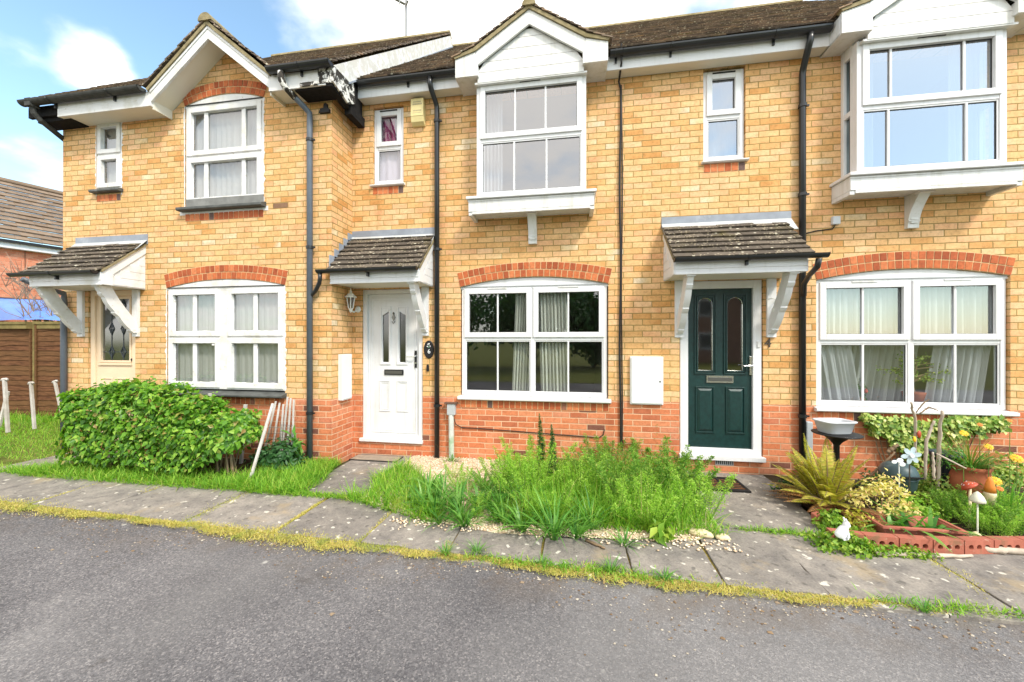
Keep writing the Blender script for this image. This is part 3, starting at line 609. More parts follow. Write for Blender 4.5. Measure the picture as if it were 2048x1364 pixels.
def bay_gable(h, gx, soff=True):
    F = -.36; o_ = MB()
    top = lambda d: 5.665 - .648 * d if d < .68 else 5.224 - .27 * (d - .68)
    bot = lambda d: 5.488 - .66 * d
    b = MB()
    for s in (-1, 1):
        X = lambda d: gx + s * d
        b.prism([(X(0), top(0)), (X(.68), top(.68)), (X(.645), bot(.645)), (X(0), bot(0))], 'y', F, F + .03)
        b.prism([(X(.683), top(.683)), (X(.94), top(.94)), (X(.94), 4.925), (X(.645), 4.925), (X(.645), bot(.65))], 'y', F - .004, F + .03)
        b.box(min(X(.94), X(.915)), max(X(.94), X(.915)), F + .03, .0, 4.925, 5.14); b.box(min(X(.645), X(.665)), max(X(.645), X(.665)), F + .03, -.24, 4.925, bot(.655))
        b.box(min(X(.64), X(.94)), max(X(.64), X(.94)), F + .03, 0, 4.93, 4.945)
    o = b.build('gable', M['upvc_aged'], h, bevel=.003)
    c = MB(); z = 4.865; k = 0                                   # shiplap cladding
    while z < 5.46:
        z1 = min(z + .128, 5.47); w0 = min(.66, max(0, (5.50 - z) / .66)); w1 = min(.66, max(0, (5.50 - z1) / .66))
        c.prism([(gx - w0, z), (gx + w0, z), (gx + w1, z1 - .006), (gx - w1, z1 - .006)], 'y', F + .045, F + .075); c.prism([(gx - w1, z1 - .012), (gx + w1, z1 - .012), (gx + w1, z1 + .002), (gx - w1, z1 + .002)], 'y', F + .055, F + .075); z = z1
    c.box(gx - .70, gx + .70, F + .05, -.20, 4.850, 4.872); c.build('cladding', M['upvc_aged'], o)
    v = MB(); ridge = 5.70
    for s in (-1, 1):
        X = lambda d: gx + s * d
        v.prism([(X(0), top(0) + .001), (X(.68), top(.68) + .001), (X(.94), top(.94) + .001), (X(.965), top(.94) + .028), (X(.70), 5.265), (X(0), ridge + .012)], 'y', F - .02, F + .05)
    v.build('verge', M['verge'], o)
    t = MB()
    for s in (-1, 1):
        for (d0, z0, d1, z1) in ((.98, 5.155, .70, 5.275), (.70, 5.275, 0, ridge + .012)):
            A = Vector((gx + s * d0, F - .035, z0)); S = Vector((s * (d1 - d0), 0, z1 - z0)); L = S.length
            if s < 0: tiles(t, A + Vector((0, 1.15, 0)), (0, -1, 0), S, 1.15, L, .165, .103, .014, 3)
            else: tiles(t, A, (0, 1, 0), S, 1.15, L, .165, .103, .014, 4)
    t.build('roof_tiles', M['roof_tile'], o)
    r = MB()
    for k in range(4):
        y0 = F - .045 + k * .31; n = 10; pts = [(gx + .085 * math.cos(math.pi * q / n), ridge - .012 + .085 * math.sin(math.pi * q / n)) for q in range(n + 1)]; r.prism(pts, 'y', y0, y0 + .302)
    r.build('ridge_tile', M['verge'], o); return o
def shell(h, x0, x1, y0, y1, z1, split=2.62):
    """floors, partitions and plain outer walls behind the facade"""
    b = MB(); yb = y0 + 3.2
    b.quad((x0 + .12, yb, 0), (x1 - .12, yb, 0), (x1 - .12, yb, z1), (x0 + .12, yb, z1)); b.box(x0 + .12, x1 - .12, y0 + .16, yb, split - .12, split + .1)
    for x in (x0 + .12, x1 - .12): b.quad((x, y0 + .15, 0), (x, yb, 0), (x, yb, z1), (x, y0 + .15, z1))
    b.quad((x0 + .12, y0 + .15, .14), (x1 - .12, y0 + .15, .14), (x1 - .12, yb, .14), (x0 + .12, yb, .14)); b.quad((x0 + .12, y0 + .15, z1), (x1 - .12, y0 + .15, z1), (x1 - .12, yb, z1), (x0 + .12, yb, z1))
    return b.build('interior', M['interior'], h)
def main_roof(h, x0, x1, ye, ze, yr, zr_, seed, tw=.165, g=.112, skip=()):
    S = Vector((0, yr - ye, zr_ - ze)); t = MB(); tiles(t, (x0, ye, ze), (1, 0, 0), S, x1 - x0, S.length, tw, g, .016, seed, .007, 0, .022, skip)
    S2 = Vector((0, -(yr - ye), zr_ - ze)); t.quad((x0, yr + (yr - ye), ze), (x1, yr + (yr - ye), ze), (x1, yr, zr_), (x0, yr, zr_))
    o = t.build('roof', M['roof_tile'], h); r = MB(); n = 8; x = x0
    while x < x1 - .02:
        b_ = min(x + .44, x1); pts = [(yr + .11 * math.cos(math.pi * q / n), zr_ - .03 + .10 * math.sin(math.pi * q / n)) for q in range(n + 1)]; r.prism(pts, 'x', x, b_ - .006); x = b_
    r.build('ridge_tile', M['verge'] if seed else M['roof_tile'], o); return o
def airbrick(h, x0, x1, z0, z1, y=0):
    b = MB(); b.box(x0, x1, y - .006, y + .02, z0, z1, 0); n = 9
    for k in range(n):
        x = x0 + .012 + (x1 - x0 - .024) * k / (n - 1); b.box(x - .005, x + .005, y - .008, y - .004, z0 + .010, z1 - .010, 1)
    b.build('airbrick', [M['grey_plastic'], M['dark']], h)

# ================================================================== HOUSE with white door (centre of the photo)
GR = 'terraced houses of one yellow brick row'
h6 = thing('terraced_house', 'yellow brick terraced house with a white front door, in the middle of the row', 'house', (-1.2, 0, 0), GR)
X0, X1 = -3.12, .62
holes = [(-2.94, -2.03, .18, 2.335), (-2.77, -2.31, 3.80, 4.90), (-1.49, .475, .83, 2.455), (-1.19, .18, 3.44, 4.90)]
m = MB(); wall(m, X0, X1, .84, 5.12, 0, holes); m.quad((X0, -.47, .84), (X0, -.47, 5.3), (X0, 0, 5.3), (X0, 0, .84)); m.build('wall', M['yellow_brick'], h6)
m = MB(); wall(m, X0, X1, -.12, .84, 0, holes); m.build('brick_plinth', M['red_brick'], h6)
shell(h6, X0, X1, 0, 9, 5.1)
o = window(h6, -1.475, .462, .865, 2.345, .03, (-.505,), (1.634,), (1,), (.5,), sw=.055, mw=.05)
sill(o, -1.515, .505, .805, .862, -.055, .05); arch(h6, -1.49, .478, 2.335, .115, 0, .20, (o, .025))
soldiers(h6, -1.49, .478, .802, 0)
np_obj('curtain', *sheet(-.74, -.50, .9, 2.34, .13, .025, 6, -.06, seed=2), M['curtain'], o); np_obj('curtain', *sheet(-.44, -.06, .9, 2.34, .12, .03, 8, .04, seed=3), M['curtain'], o)
o = window(h6, -2.765, -2.315, 3.815, 4.885, .03, (), (4.34,), (1,), (), sw=.052); sill(o, -2.80, -2.285, 3.775, 3.812, -.045, .05); soldiers(h6, -2.77, -2.31, 3.772, 0)
np_obj('curtain', *sheet(-2.72, -2.50, 4.36, 4.85, .12, .03, 2, .03, seed=4), M['pink'], o); np_obj('curtain', *sheet(-2.55, -2.36, 4.36, 4.85, .14, .02, 2, seed=5), M['lilac'], o); np_obj('curtain', *sheet(-2.73, -2.35, 3.85, 4.33, .11, .01, 2, seed=6), M['lilac'], o)
bay(h6, -.505, (1 / 3., 2 / 3.), 'net'); bay_gable(h6, -.505)
# eaves
def eaves(h, segs, ys=-.15, z0=4.95, z1=5.11, y0=0., mat='upvc'):
    for a, b in segs:
        f = MB(); f.box(a, b, ys - .018, ys, z0 - .008, z1); f.build('fascia', M[mat], h, bevel=.003)
        s = MB(); s.box(a, b, ys, y0 - .001, z0, z0 + .012); s.build('soffit', M['soffit'], h)
eaves(h6, [(-2.90, -1.42), (.41, X1)])
gutter(h6, 'gutter', -2.86, -1.46, -.225, 5.115); gutter(h6, 'gutter', .47, X1, -.225, 5.115)
main_roof(h6, -3.08, X1, -.235, 5.13, 4.5, 9.30, 11)
downpipe(h6, [(-1.835, -.225, 5.07), (-1.835, -.225, 5.00), (-1.832, -.20, 4.95), (-1.81, -.07, 4.83), (-1.805, -.045, 4.78), (-1.805, -.045, 4.70), (-1.805, -.045, -.02)], clips=(4.60, 2.85, .72))
# white door
dr = MB(); ring(dr, -2.935, -2.035, .205, 2.33, .062, .02, .09); dr.box(-2.965, -2.02, -.035, .06, .180, .222)
d = dr.build('door', M['upvc'], h6, bevel=.004, ); d['label'] = 'white panelled front door with two slim dark panes'
sl = MB(); SX0, SX1, SY = -2.870, -2.100, .055
def door_slab(sl, x0, x1, z0, z1, y, holes):
    wall(sl, x0, x1, z0, z1, y, holes, .03)
g1 = (-2.655, -2.560, 1.30, 2.06); g2 = (-2.400, -2.305, 1.30, 2.06)
door_slab(sl, SX0, SX1, .225, 2.265, SY, [g1, g2])
ring(sl, -2.83, -2.14, .30, 2.21, .012, SY - .008, SY); ring(sl, -2.80, -2.17, .33, 2.18, .006, SY - .004, SY)
for a, b in ((-2.70, -2.535), (-2.43, -2.265)): ring(sl, a, b, .60, 1.04, .016, SY - .010, SY); ring(sl, a + .030, b - .030, .63, 1.01, .008, SY - .006, SY)
for (a, b, c, dd), s in ((g1, 1), (g2, -1)):
    ring(sl, a - .035, b + .035, c - .035, dd + .035, .022, SY - .012, SY)
    hi, lo = 2.02, 1.965; zl, zr2 = (lo, hi) if s > 0 else (hi, lo)
    sl.prism([(a, zl), (b, zr2), (b, dd), (a, dd)], 'y', SY - .004, SY + .028)
sl.build('door_leaf', M['upvc'], d, bevel=.002)
for a, b, c, dd in (g1, g2): p = MB(); p.quad((a, SY + .02, c), (b, SY + .02, c), (b, SY + .02, dd), (a, SY + .02, dd)); p.build('pane', M['glass_obscure'], d)
p = MB(); p.box(-2.62, -2.335, SY - .014, SY, 1.120, 1.195); p.box(-2.605, -2.35, SY - .020, SY - .014, 1.135, 1.180, 1); p.build('letter_plate', [M['dark'], M['steel_dark']], d)
p = MB(); p.box(-2.165, -2.135, SY - .016, SY, 1.225, 1.465); p.tube([(-2.15, SY - .01, 1.385), (-2.15, SY - .05, 1.385), (-2.27, SY - .055, 1.385)], .009, 8, 1); p.box(-2.166, -2.134, SY - .018, SY - .016, 1.385, 1.40, 1); p.box(-2.166, -2.134, SY - .018, SY - .016, 1.28, 1.30, 1); p.build('handle', [M['dark'], M['chrome']], d)
p = MB(); p.prism([(-2.482, 1.985), (-2.455, 1.935), (-2.482, 1.88), (-2.509, 1.935)], 'y', SY - .014, SY); p.tube([(-2.505, SY - .012, 1.88), (-2.482, SY - .02, 1.845), (-2.459, SY - .012, 1.88)], .006, 6); p.lathe([(.012, 0), (.014, .01), (.006, .03)], (-2.482, SY - .01, 1.98), 8); p.build('knocker', M['steel_dark'], d)
canopy(h6, -3.082, -1.875, 0, 2.345, 3.165, [-1.985], left_wall=True, bz=1.675, seed=21, gx=(-.10, -.02))
o = MB(); o.tube([(-3.175, -.575, 2.47), (-3.175, -.575, 2.40), (-3.19, -.57, 2.34), (-3.27, -.53, 2.25), (-3.33, -.515, 2.21), (-3.36, -.515, 2.17)], .026, 10); o.build('canopy_waste_pipe', M['black_plastic'], h6, smooth=True)
airbrick(h6, -2.235, -2.03, .165, .225)
# alarm box, lantern, number plaque, bell, meter box, conduit, cable
b = MB(); b.prism([(0, 4.915), (-.085, 4.915), (-.092, 4.68), (-.075, 4.60), (-.03, 4.565), (0, 4.565)], 'x', -2.165, -1.985); b.box(-2.165, -1.985, -.094, -.088, 4.672, 4.684)
o = b.build('alarm_box', M['alarm'], h6, bevel=.012); b = MB()
for z, w_, t in ((4.865, .11, .012), (4.835, .12, .020), (4.745, .11, .016), (4.715, .13, .009)):
    x = -2.075 - w_ / 2
    while x < -2.075 + w_ / 2: q = random.uniform(.008, .02); b.box(x, x + q, -.0915, -.086, z - t / 2, z + t / 2); x += q + .005
b.build('faded_print', M['ink'], o)
b = MB(); b.lathe([(.045, -.006), (.045, .006), (.03, .018)], (0, 0, 0), 14); me_rot = Matrix.Translation((-3.0, 0, 2.05)) @ Matrix.Rotation(R(90), 4, 'X'); b.v = [tuple(me_rot @ Vector(v)) for v in b.v]
LX, LY = -3.005, -.17
b.tube([(-3.0, -.01, 2.05), (-3.0, -.10, 2.005), (LX, LY + .02, 2.015), (LX, LY, 2.045)], .012, 8); b.lathe([(.004, 1.99 - 2.05), (.02, 2.015 - 2.05), (.032, 0)], (LX, LY, 2.05), 6)
for k in range(6):
    a = k * math.pi / 3; b.tube([(LX + .032 * math.cos(a), LY + .032 * math.sin(a), 2.05), (LX + .058 * math.cos(a), LY + .058 * math.sin(a), 2.205)], .006, 5)
b.lathe([(.076, 2.200), (.078, 2.212), (.066, 2.22), (.036, 2.255), (.020, 2.262), (.014, 2.28), (.018, 2.29), (.006, 2.31), (.003, 2.34)], (LX, LY, 0), 12)
o = b.build('wall_lantern', M['lantern'], h6); b = MB(); b.lathe([(.026, 2.055), (.051, 2.20)], (LX, LY, 0), 6); b.build('lantern_glass', M['glass_textured'], o); b = MB(); b.lathe([(.008, 2.07), (.016, 2.11), (.012, 2.16), (.003, 2.17)], (LX, LY, 0), 10); b.build('bulb', M['lantern'], o)
b = MB(); b.lathe([(1, -.008), (1, .004), (.92, .010)], (0, 0, 0), 28); mm = Matrix.Translation((-1.936, -.004, 1.483)) @ Matrix.Rotation(R(90), 4, 'X') @ Matrix.Diagonal((.074, .125, 1, 1)); b.v = [tuple(mm @ Vector(v)) for v in b.v]
o = b.build('number_plaque', M['dark'], h6); b = MB(); rr = random.Random(4)
for k in range(16):
    a = rr.uniform(0, 6.28); q = rr.uniform(0, .9); x, z = -1.936 + .034 * q * math.cos(a), 1.538 + .030 * q * math.sin(a); b.lathe([(.010, -.001), (.010, .002)], (0, 0, 0), 7, k % 3); n_ = 14; mm = Matrix.Translation((x, -.0155, z)) @ Matrix.Rotation(R(90), 4, 'X'); b.v[-n_:] = [tuple(mm @ Vector(v)) for v in b.v[-n_:]]
b.build('flower_motif', [M['lilac'], M['white_paint'], plain('sage_leaf_paint', (.12, .25, .16), .5)], o); text_mesh('6', .085, (-1.93, -.0165, 1.455), M['white_paint'], 'house_number', o)
b = MB(); b.prism([(-1.968, 1.19), (-1.966, 1.265), (-1.95, 1.28), (-1.934, 1.265), (-1.932, 1.19), (-1.95, 1.175)], 'y', -.022, 0); b.build('doorbell', M['dark'], h6, bevel=.004)
b = MB(); b.box(-3.125, -3.02, -.33, -.12, .80, 1.42); b.box(-3.02, -3.012, -.32, -.13, .815, 1.405); b.build('meter_box', M['meter'], h6, bevel=.008)
b = MB(); b.box(-1.655, -1.545, -.075, -.005, .60, .752); o = b.build('earth_rod_box', M['grey_plastic'], h6, bevel=.006); b = MB(); b.box(-1.69, -1.52, -.085, -.002, .752, .768); b.tube([(-1.605, -.04, .6), (-1.60, -.04, .0)], .036, 12, 1); b.build('conduit_pipe', [plain('brown_cap', (.12, .07, .05), .8), plain('mossy_white_pipe', (.62, .64, .60), .6, .2, 8., .3, 0, 0, ((.12, .32, .10), .50))], o)
b = MB(); b.tube([(-1.57, -.03, .55), (-1.55, -.02, .47), (-1.47, -.012, .425), (-1.2, -.012, .42), (-.8, -.012, .405), (-.3, -.012, .385), (.1, -.012, .37), (.36, -.012, .365), (.41, -.012, .40), (.425, -.012, .47)], .006, 6); b.tube([(.60, -.25, 5.19), (.61, -.20, 5.0), (.60, -.03, 4.88)] + [(.618 + .008 * math.sin(z * 3.1), -.02, z) for z in np.arange(4.8, .05, -.25)], .013, 6); b.tube([(.632, -.012, 4.85)] + [(.640 + .006 * math.sin(z * 2.2), -.014, z) for z in np.arange(4.7, .1, -.3)], .007, 5); b.build('aerial_cable', M['cable'], h6)

# ================================================================== HOUSE with green door (right of the photo)
h4 = thing('terraced_house', 'yellow brick terraced house with a dark green front door, rightmost of the row', 'house', (2.8, 0, 0), GR)
X0, X1 = .62, 5.05
holes = [(1.335, 2.285, .14, 2.345), (1.61, 2.09, 3.80, 4.945), (2.855, 4.765, .82, 2.43), (3.14, 4.48, 3.44, 4.90)]
m = MB(); wall(m, X0, X1, .84, 5.12, 0, holes); m.quad((X1, 0, .84), (X1, 9, .84), (X1, 9, 5.12), (X1, 0, 5.12)); m.build('wall', M['yellow_brick'], h4)
m = MB(); wall(m, X0, X1, -.12, .84, 0, holes); m.quad((X1, 0, -.12), (X1, 9, -.12), (X1, 9, .84), (X1, 0, .84)); m.build('brick_plinth', M['red_brick'], h4)
shell(h4, X0, X1, 0, 9, 5.1)
o = window(h4, 2.868, 4.752, .835, 2.325, .03, (3.842,), (1.597,), (1,), (.5,), sw=.055, mw=.05, frame='upvc'); h4win = o
sill(o, 2.83, 4.80, .775, .832, -.055, .05); arch(h4, 2.855, 4.768, 2.318, .108, 0, .20, (o, .025)); soldiers(h4, 2.86, 4.765, .772, 0)
np_obj('net_curtain', *sheet(2.90, 3.84, 1.55, 2.32, .12, .020, 16, .0, seed=8), M['net'], o); np_obj('net_curtain', *sheet(3.85, 4.72, 1.55, 2.32, .12, .020, 15, .0, seed=9), M['net'], o)
np_obj('net_curtain', *sheet(2.90, 3.30, .88, 1.56, .12, .02, 4, .10, seed=10), M['net'], o); np_obj('net_curtain', *sheet(3.36, 4.10, .88, 1.56, .26, .03, 9, -.10, seed=12), M['net_grey'], o); np_obj('net_curtain', *sheet(4.18, 4.72, .88, 1.56, .15, .03, 7, -.10, seed=13), M['net'], o)
o = window(h4, 1.618, 2.083, 3.815, 4.925, .03, (), (4.36,), (1,), (), sw=.052, gl='glass_bay'); sill(o, 1.585, 2.115, 3.775, 3.812, -.045, .05); soldiers(h4, 1.615, 2.085, 3.772, 0)
np_obj('blind', *sheet(1.66, 2.04, 3.85, 4.9, .2, .008, 2, seed=14), M['net_grey'], o)
bay(h4, 3.80, (.19, .78), 'net'); bay_gable(h4, 3.83)
eaves(h4, [(X0, 2.93), (4.74, X1)]); gutter(h4, 'gutter', X0, 2.87, -.225, 5.115); gutter(h4, 'gutter', 4.79, X1 + .1, -.225, 5.115); main_roof(h4, X0, X1 + .12, -.235, 5.13, 4.5, 9.30, 12)
b = MB(); b.prism([(0, 4.95), (9, 4.95), (4.5, 9.2)], 'x', X1 - .02, X1); b.build('end_gable_wall', M['yellow_brick'], h4)
downpipe(h4, [(2.665, -.225, 5.07), (2.665, -.225, 5.00), (2.662, -.20, 4.94), (2.68, -.07, 4.79), (2.685, -.045, 4.73), (2.685, -.045, 4.65), (2.685, -.045, -.02)], clips=(4.36, 3.32, .72))
dr = MB(); ring(dr, 1.345, 2.275, .185, 2.34, .095, .015, .09); dr.box(1.325, 2.295, -.05, .06, .150, .205)
d = dr.build('door', M['upvc'], h4, bevel=.004); d['label'] = 'dark green grained front door with two arched panes'
sl = MB(); SX0, SX1, SY = 1.442, 2.178, .05
def archpts(a, b, zt, n=10): r = (b - a) / 2; return [(a + r - r * math.cos(math.pi * k / n), zt - r + r * math.sin(math.pi * k / n)) for k in range(n + 1)]
gs = [(1.565, 1.732, 1.235, 2.135), (1.905, 2.075, 1.235, 2.135)]
door_slab(sl, SX0, SX1, .205, 2.243, SY, gs)
for a, b, c, dd in gs:
    ap = archpts(a, b, dd); n = len(ap) // 2
    sl.prism([(a, dd)] + ap[:n + 1][::-1], 'y', SY - .002, SY + .028); sl.prism([(b, dd)] + ap[n:], 'y', SY - .002, SY + .028)
    for (e, w_) in ((.045, .016), (.018, .014)): ring(sl, a - e, b + e, c - e, dd + e, w_, SY - .014, SY)
for a, b in ((1.535, 1.755), (1.885, 2.105)):
    ring(sl, a, b, .46, 1.035, .016, SY - .012, SY); x0, x1, z0, z1 = a + .05, b - .05, .51, .985
    sl.add([(a + .02, SY, .48), (b - .02, SY, .48), (b - .02, SY, 1.015), (a + .02, SY, 1.015), (x0, SY - .014, z0), (x1, SY - .014, z0), (x1, SY - .014, z1), (x0, SY - .014, z1)], [(4, 5, 6, 7), (0, 1, 5, 4), (1, 2, 6, 5), (2, 3, 7, 6), (3, 0, 4, 7)])
sl.box(SX0, SX1, SY - .03, SY, .235, .275); sl.build('door_leaf', M['green_door'], d, bevel=.002)
for a, b, c, dd in gs:
    p = MB(); p.quad((a, SY + .018, c), (b, SY + .018, c), (b, SY + .018, dd), (a, SY + .018, dd)); q = p.build('pane', M['glass_textured'], d)
    e = MB(); ap = archpts(a, b, dd)
    pth = [(a, SY + .004, c), (b, SY + .004, c)] + [(x, SY + .004, z) for x, z in ap[::-1]] + [(a, SY + .004, c)]; e.tube(pth, .004, 5); e.build('glazing_trim', M['chrome'], d)
p = MB(); p.box(1.66, 1.968, SY - .014, SY, 1.085, 1.172); p.box(1.675, 1.955, SY - .020, SY - .014, 1.105, 1.15, 1); p.build('letter_plate', [M['chrome'], M['steel_dark']], d)
p = MB(); p.box(2.148, 2.178, SY - .018, SY, 1.185, 1.415); p.tube([(2.163, SY - .01, 1.30), (2.163, SY - .055, 1.30), (2.065, SY - .058, 1.295)], .011, 8); p.build('handle', M['chrome'], d, bevel=.006)
canopy(h4, 1.15, 2.475, 0, 2.345, 3.145, [1.325, 2.365], bz=1.645, seed=22, gx=(0, .12), flash=(0, .08))
b = MB(); b.tube([(2.545, -.575, 2.46), (2.545, -.55, 2.38), (2.62, -.30, 2.34), (2.66, -.12, 2.26), (2.672, -.09, 2.12)], .028, 10); b.build('canopy_waste_pipe', M['black_plastic'], h4, smooth=True)
airbrick(h4, 1.745, 1.955, .085, .145)
text_mesh('4', .155, (2.333, -.008, 1.572), plain('bronze_numeral', (.06, .045, .035), .45), 'house_number', h4, .006)
b = MB(); b.box(2.222, 2.258, .002, .016, 1.52, 1.60); b.build('doorbell', M['upvc_aged'], h4, bevel=.006)
b = MB(); b.box(.738, 1.135, -.035, 0, .803, 1.405); b.box(.75, 1.123, -.045, -.035, .817, 1.39); o = b.build('meter_box', M['meter'], h4, bevel=.006); b = MB(); b.box(1.085, 1.10, -.048, -.044, 1.085, 1.105); b.build('box_lock', M['dark'], o)
b = MB(); b.box(2.71, 2.775, -.085, -.01, .22, .66); b.tube([(2.742, -.045, .3), (2.742, -.045, -.05)], .03, 10); b.build('service_conduit', M['grey_plastic'], h4, bevel=.01)
b = MB(); b.box(3.005, 3.085, -.045, 0, 2.955, 3.05); o = b.build('junction_box', M['tub'], h4, bevel=.008); b = MB(); b.tube([(3.045, -.02, 2.955), (3.02, -.012, 2.91), (2.85, -.01, 2.895), (2.74, -.012, 2.87)], .007, 6); b.build('box_cable', M['cable'], o)
b = MB(); b.tube([(2.42, -.035, 2.10), (2.40, -.10, 2.09), (2.32, -.12, 2.10), (2.27, -.10, 2.085)], .008, 6); b.tube([(2.42, -.035, 1.98), (2.38, -.11, 1.96)], .008, 6); b.lathe([(.028, 1.93), (.042, 1.955), (.040, 1.985), (.02, 1.995)], (2.36, -.13, 0), 10); b.build('hanging_basket_hook', M['lantern'], h4)

# ================================================================== HOUSE with flaking windows (left of the photo)
h8 = thing('terraced_house', 'yellow brick terraced house with flaking sash windows and a cream door, leftmost of the row', 'house', (-5.3, -.47, 0), GR)
Y = -.47; X0, X1 = -7.485, -3.085
holes = [(-7.02, -6.18, .1, 2.345), (-6.87, -6.42, 3.79, 4.80), (-5.64, -3.765, .88, 2.46), (-5.34, -4.09, 3.44, 4.85)]
m = MB(); wall(m, X0, X1, .84, 4.85, Y, holes)
def poly(p): m.add([(x, Y, z) for x, z in p], [tuple(range(len(p)))])
poly([(X0, 4.85), (-5.34, 4.85), (-5.34, 5.02), (-5.51, 4.9)]) if False else None
poly([(-5.52, 4.85), (-5.34, 4.85), (-5.34, 5.0)]); poly([(-4.09, 4.85), (-3.74, 4.85), (-4.09, 5.14)]); poly([(-5.335, 5.0), (-4.09, 5.0), (-4.09, 5.14), (-4.66, 5.60)])
m.quad((X1, Y, .84), (X1, 0, .84), (X1, 0, 5.0), (X1, Y, 5.0)); m.quad((X0, 8, .84), (X0, Y, .84), (X0, Y, 4.9), (X0, 8, 4.9)); m.add([(X0, Y, 4.9), (X0, 8, 4.9), (X0, 3.7, 8.9)], [(0, 1, 2)]); m.add([(X1, Y, 4.9), (X1, 8, 4.9), (X1, 3.7, 8.9)], [(0, 1, 2)]); m.build('wall', M['yellow_brick'], h8)
m = MB(); wall(m, X0, X1, -.12, .84, Y, holes); m.quad((X1, Y, -.12), (X1, 0, -.12), (X1, 0, .84), (X1, Y, .84)); m.quad((X0, 8, -.12), (X0, Y, -.12), (X0, Y, .84), (X0, 8, .84)); m.build('brick_plinth', M['red_brick'], h8)
shell(h8, X0, X1, Y, 8, 5.2)
W = dict(frame='old_white', gl='glass_old', vent=False, ragged=True)
o = window(h8, -5.63, -3.775, .935, 2.335, Y + .006, (-4.717,), (1.652,), (0, 1), (.49,), fw=.035, mw=.15, sw=.055, **W); arch(h8, -5.645, -3.76, 2.345, .105, Y, .20, (o, Y + .004), 'old_white')
sill(o, -5.70, -3.74, .845, .925, Y - .10, Y + .06, 'slate_sill', .045); soldiers(h8, -5.64, -3.77, .842, Y)
b = MB()
for x in (-5.58, -4.88, -4.60, -3.83): b.prism([(Y - .005, 1.54), (Y + .02, 1.54), (Y + .02, 1.63), (Y - .005, 1.63), (Y + .005, 1.58)], 'x', x - .02, x + .02)
b.build('sash_horn', M['old_white'], o)
np_obj('net_curtain', *sheet(-5.6, -4.74, .95, 2.33, Y + .10, .010, 9, seed=31), M['net_grey'], o); np_obj('net_curtain', *sheet(-4.70, -3.80, .95, 2.33, Y + .10, .010, 9, seed=32), M['net_grey'], o)
o = window(h8, -5.33, -4.10, 3.50, 4.87, Y + .006, (), (4.165,), (0, 1), (.215, .785), fw=.035, sw=.055, **W); arch(h8, -5.34, -4.085, 4.885, .11, Y, .185, (o, Y + .004), 'old_white')
sill(o, -5.39, -4.05, 3.40, 3.495, Y - .09, Y + .05, 'slate_sill', .05); b = MB(); b.box(-5.31, -4.085, Y - .012, Y + .02, 3.47, 3.575); b.build('bottom_rail_cover', M['grey_board'], o); soldiers(h8, -5.33, -4.09, 3.375, Y)
b = MB(); b.box(-5.42, -4.02, Y - .004, Y + .01, 3.36, 3.42); b.build('paint_splash', M['old_white'], o)
np_obj('net_curtain', *sheet(-5.3, -4.13, 3.52, 4.85, Y + .10, .010, 12, seed=33), M['net_grey'], o)
o = window(h8, -6.865, -6.425, 3.82, 4.795, Y + .006, (), (4.32,), (0, 1), (), fw=.03, sw=.05, **W); sill(o, -6.91, -6.39, 3.755, 3.815, Y - .07, Y + .05, 'slate_sill', .02); soldiers(h8, -6.86, -6.43, 3.735, Y, .10)
np_obj('net_curtain', *sheet(-6.83, -6.46, 3.84, 4.78, Y + .10, .008, 4, seed=34), M['net_grey'], o)
def splash(o, x0, x1, z0, z1, seed):
    rr = random.Random(seed)
    for x, sg in ((x0, -1), (x1, 1)):
        b = MB(); n = 46; wv = [max(.002, rr.gauss(.010, .007) + (.02 if rr.random() < .08 else 0)) for _ in range(n + 1)]
        for k in range(n): za, zb = z0 + (z1 - z0) * k / n, z0 + (z1 - z0) * (k + 1) / n; b.quad((x - sg * .006, Y - .003, za), (x + sg * wv[k], Y - .003, za), (x + sg * wv[k + 1], Y - .003, zb), (x - sg * .006, Y - .003, zb))
        b.build('paint_splash', M['old_white'], o)
ow = [c for c in h8.children if c.name.startswith('window')]
for o_, q in zip(ow, ((-5.64, -3.765, .93, 2.34), (-5.34, -4.09, 3.40, 4.88), (-6.87, -6.42, 3.72, 4.78))): splash(o_, *q, int(q[0] * 10))
# door
dr = MB(); ring(dr, -7.01, -6.19, .15, 2.34, .075, Y + .02, Y + .09); d = dr.build('door', M['cream_door'], h8, bevel=.004); d['label'] = 'cream panelled front door with a leaded glass light'
sl = MB(); SX0, SX1, SY = -6.933, -6.267, Y + .045; gs = [(-6.845, -6.335, 1.315, 2.215)]; door_slab(sl, SX0, SX1, .15, 2.265, SY, gs)
ring(sl, -6.875, -6.305, 1.285, 2.245, .03, SY - .012, SY); sl.box(-6.89, -6.29, SY - .02, SY, 1.245, 1.275)
for a, b in ((-6.84, -6.64), (-6.56, -6.36)): ring(sl, a, b, .30, 1.06, .018, SY - .010, SY)
sl.build('door_leaf', M['cream_door'], d, bevel=.003); a, b, c, dd = gs[0]
p = MB(); p.quad((a, SY + .015, c), (b, SY + .015, c), (b, SY + .015, dd), (a, SY + .015, dd)); q = p.build('pane', M['glass_leaded'], d)
p = MB(); yl = SY + .010
for x in (-6.68, -6.47):
    p.box(x - .004, x + .004, yl, yl + .004, c, dd)
    for z, fill in ((1.44, 0), (1.78, 1), (2.12, 1)):
        pts = [(x, z + .085), (x + .042, z), (x, z - .085), (x - .042, z)]
        p.tube([(u, yl, v) for u, v in pts + [pts[0]]], .006, 5)
        if fill: p.prism(pts[1:4], 'y', yl, yl + .003)
p.box(a, b, yl + .001, yl + .004, 1.436, 1.444); p.build('lead_came', plain('dark_lead', (.05, .06, .07), .5), d)
p = MB(); p.lathe([(.018, 0), (.022, .01), (.016, .02)], (0, 0, 0), 10); mm = Matrix.Translation((-6.285, SY, 1.33)) @ Matrix.Rotation(R(90), 4, 'X'); p.v = [tuple(mm @ Vector(v)) for v in p.v]; p.build('lock', M['dark'], d)
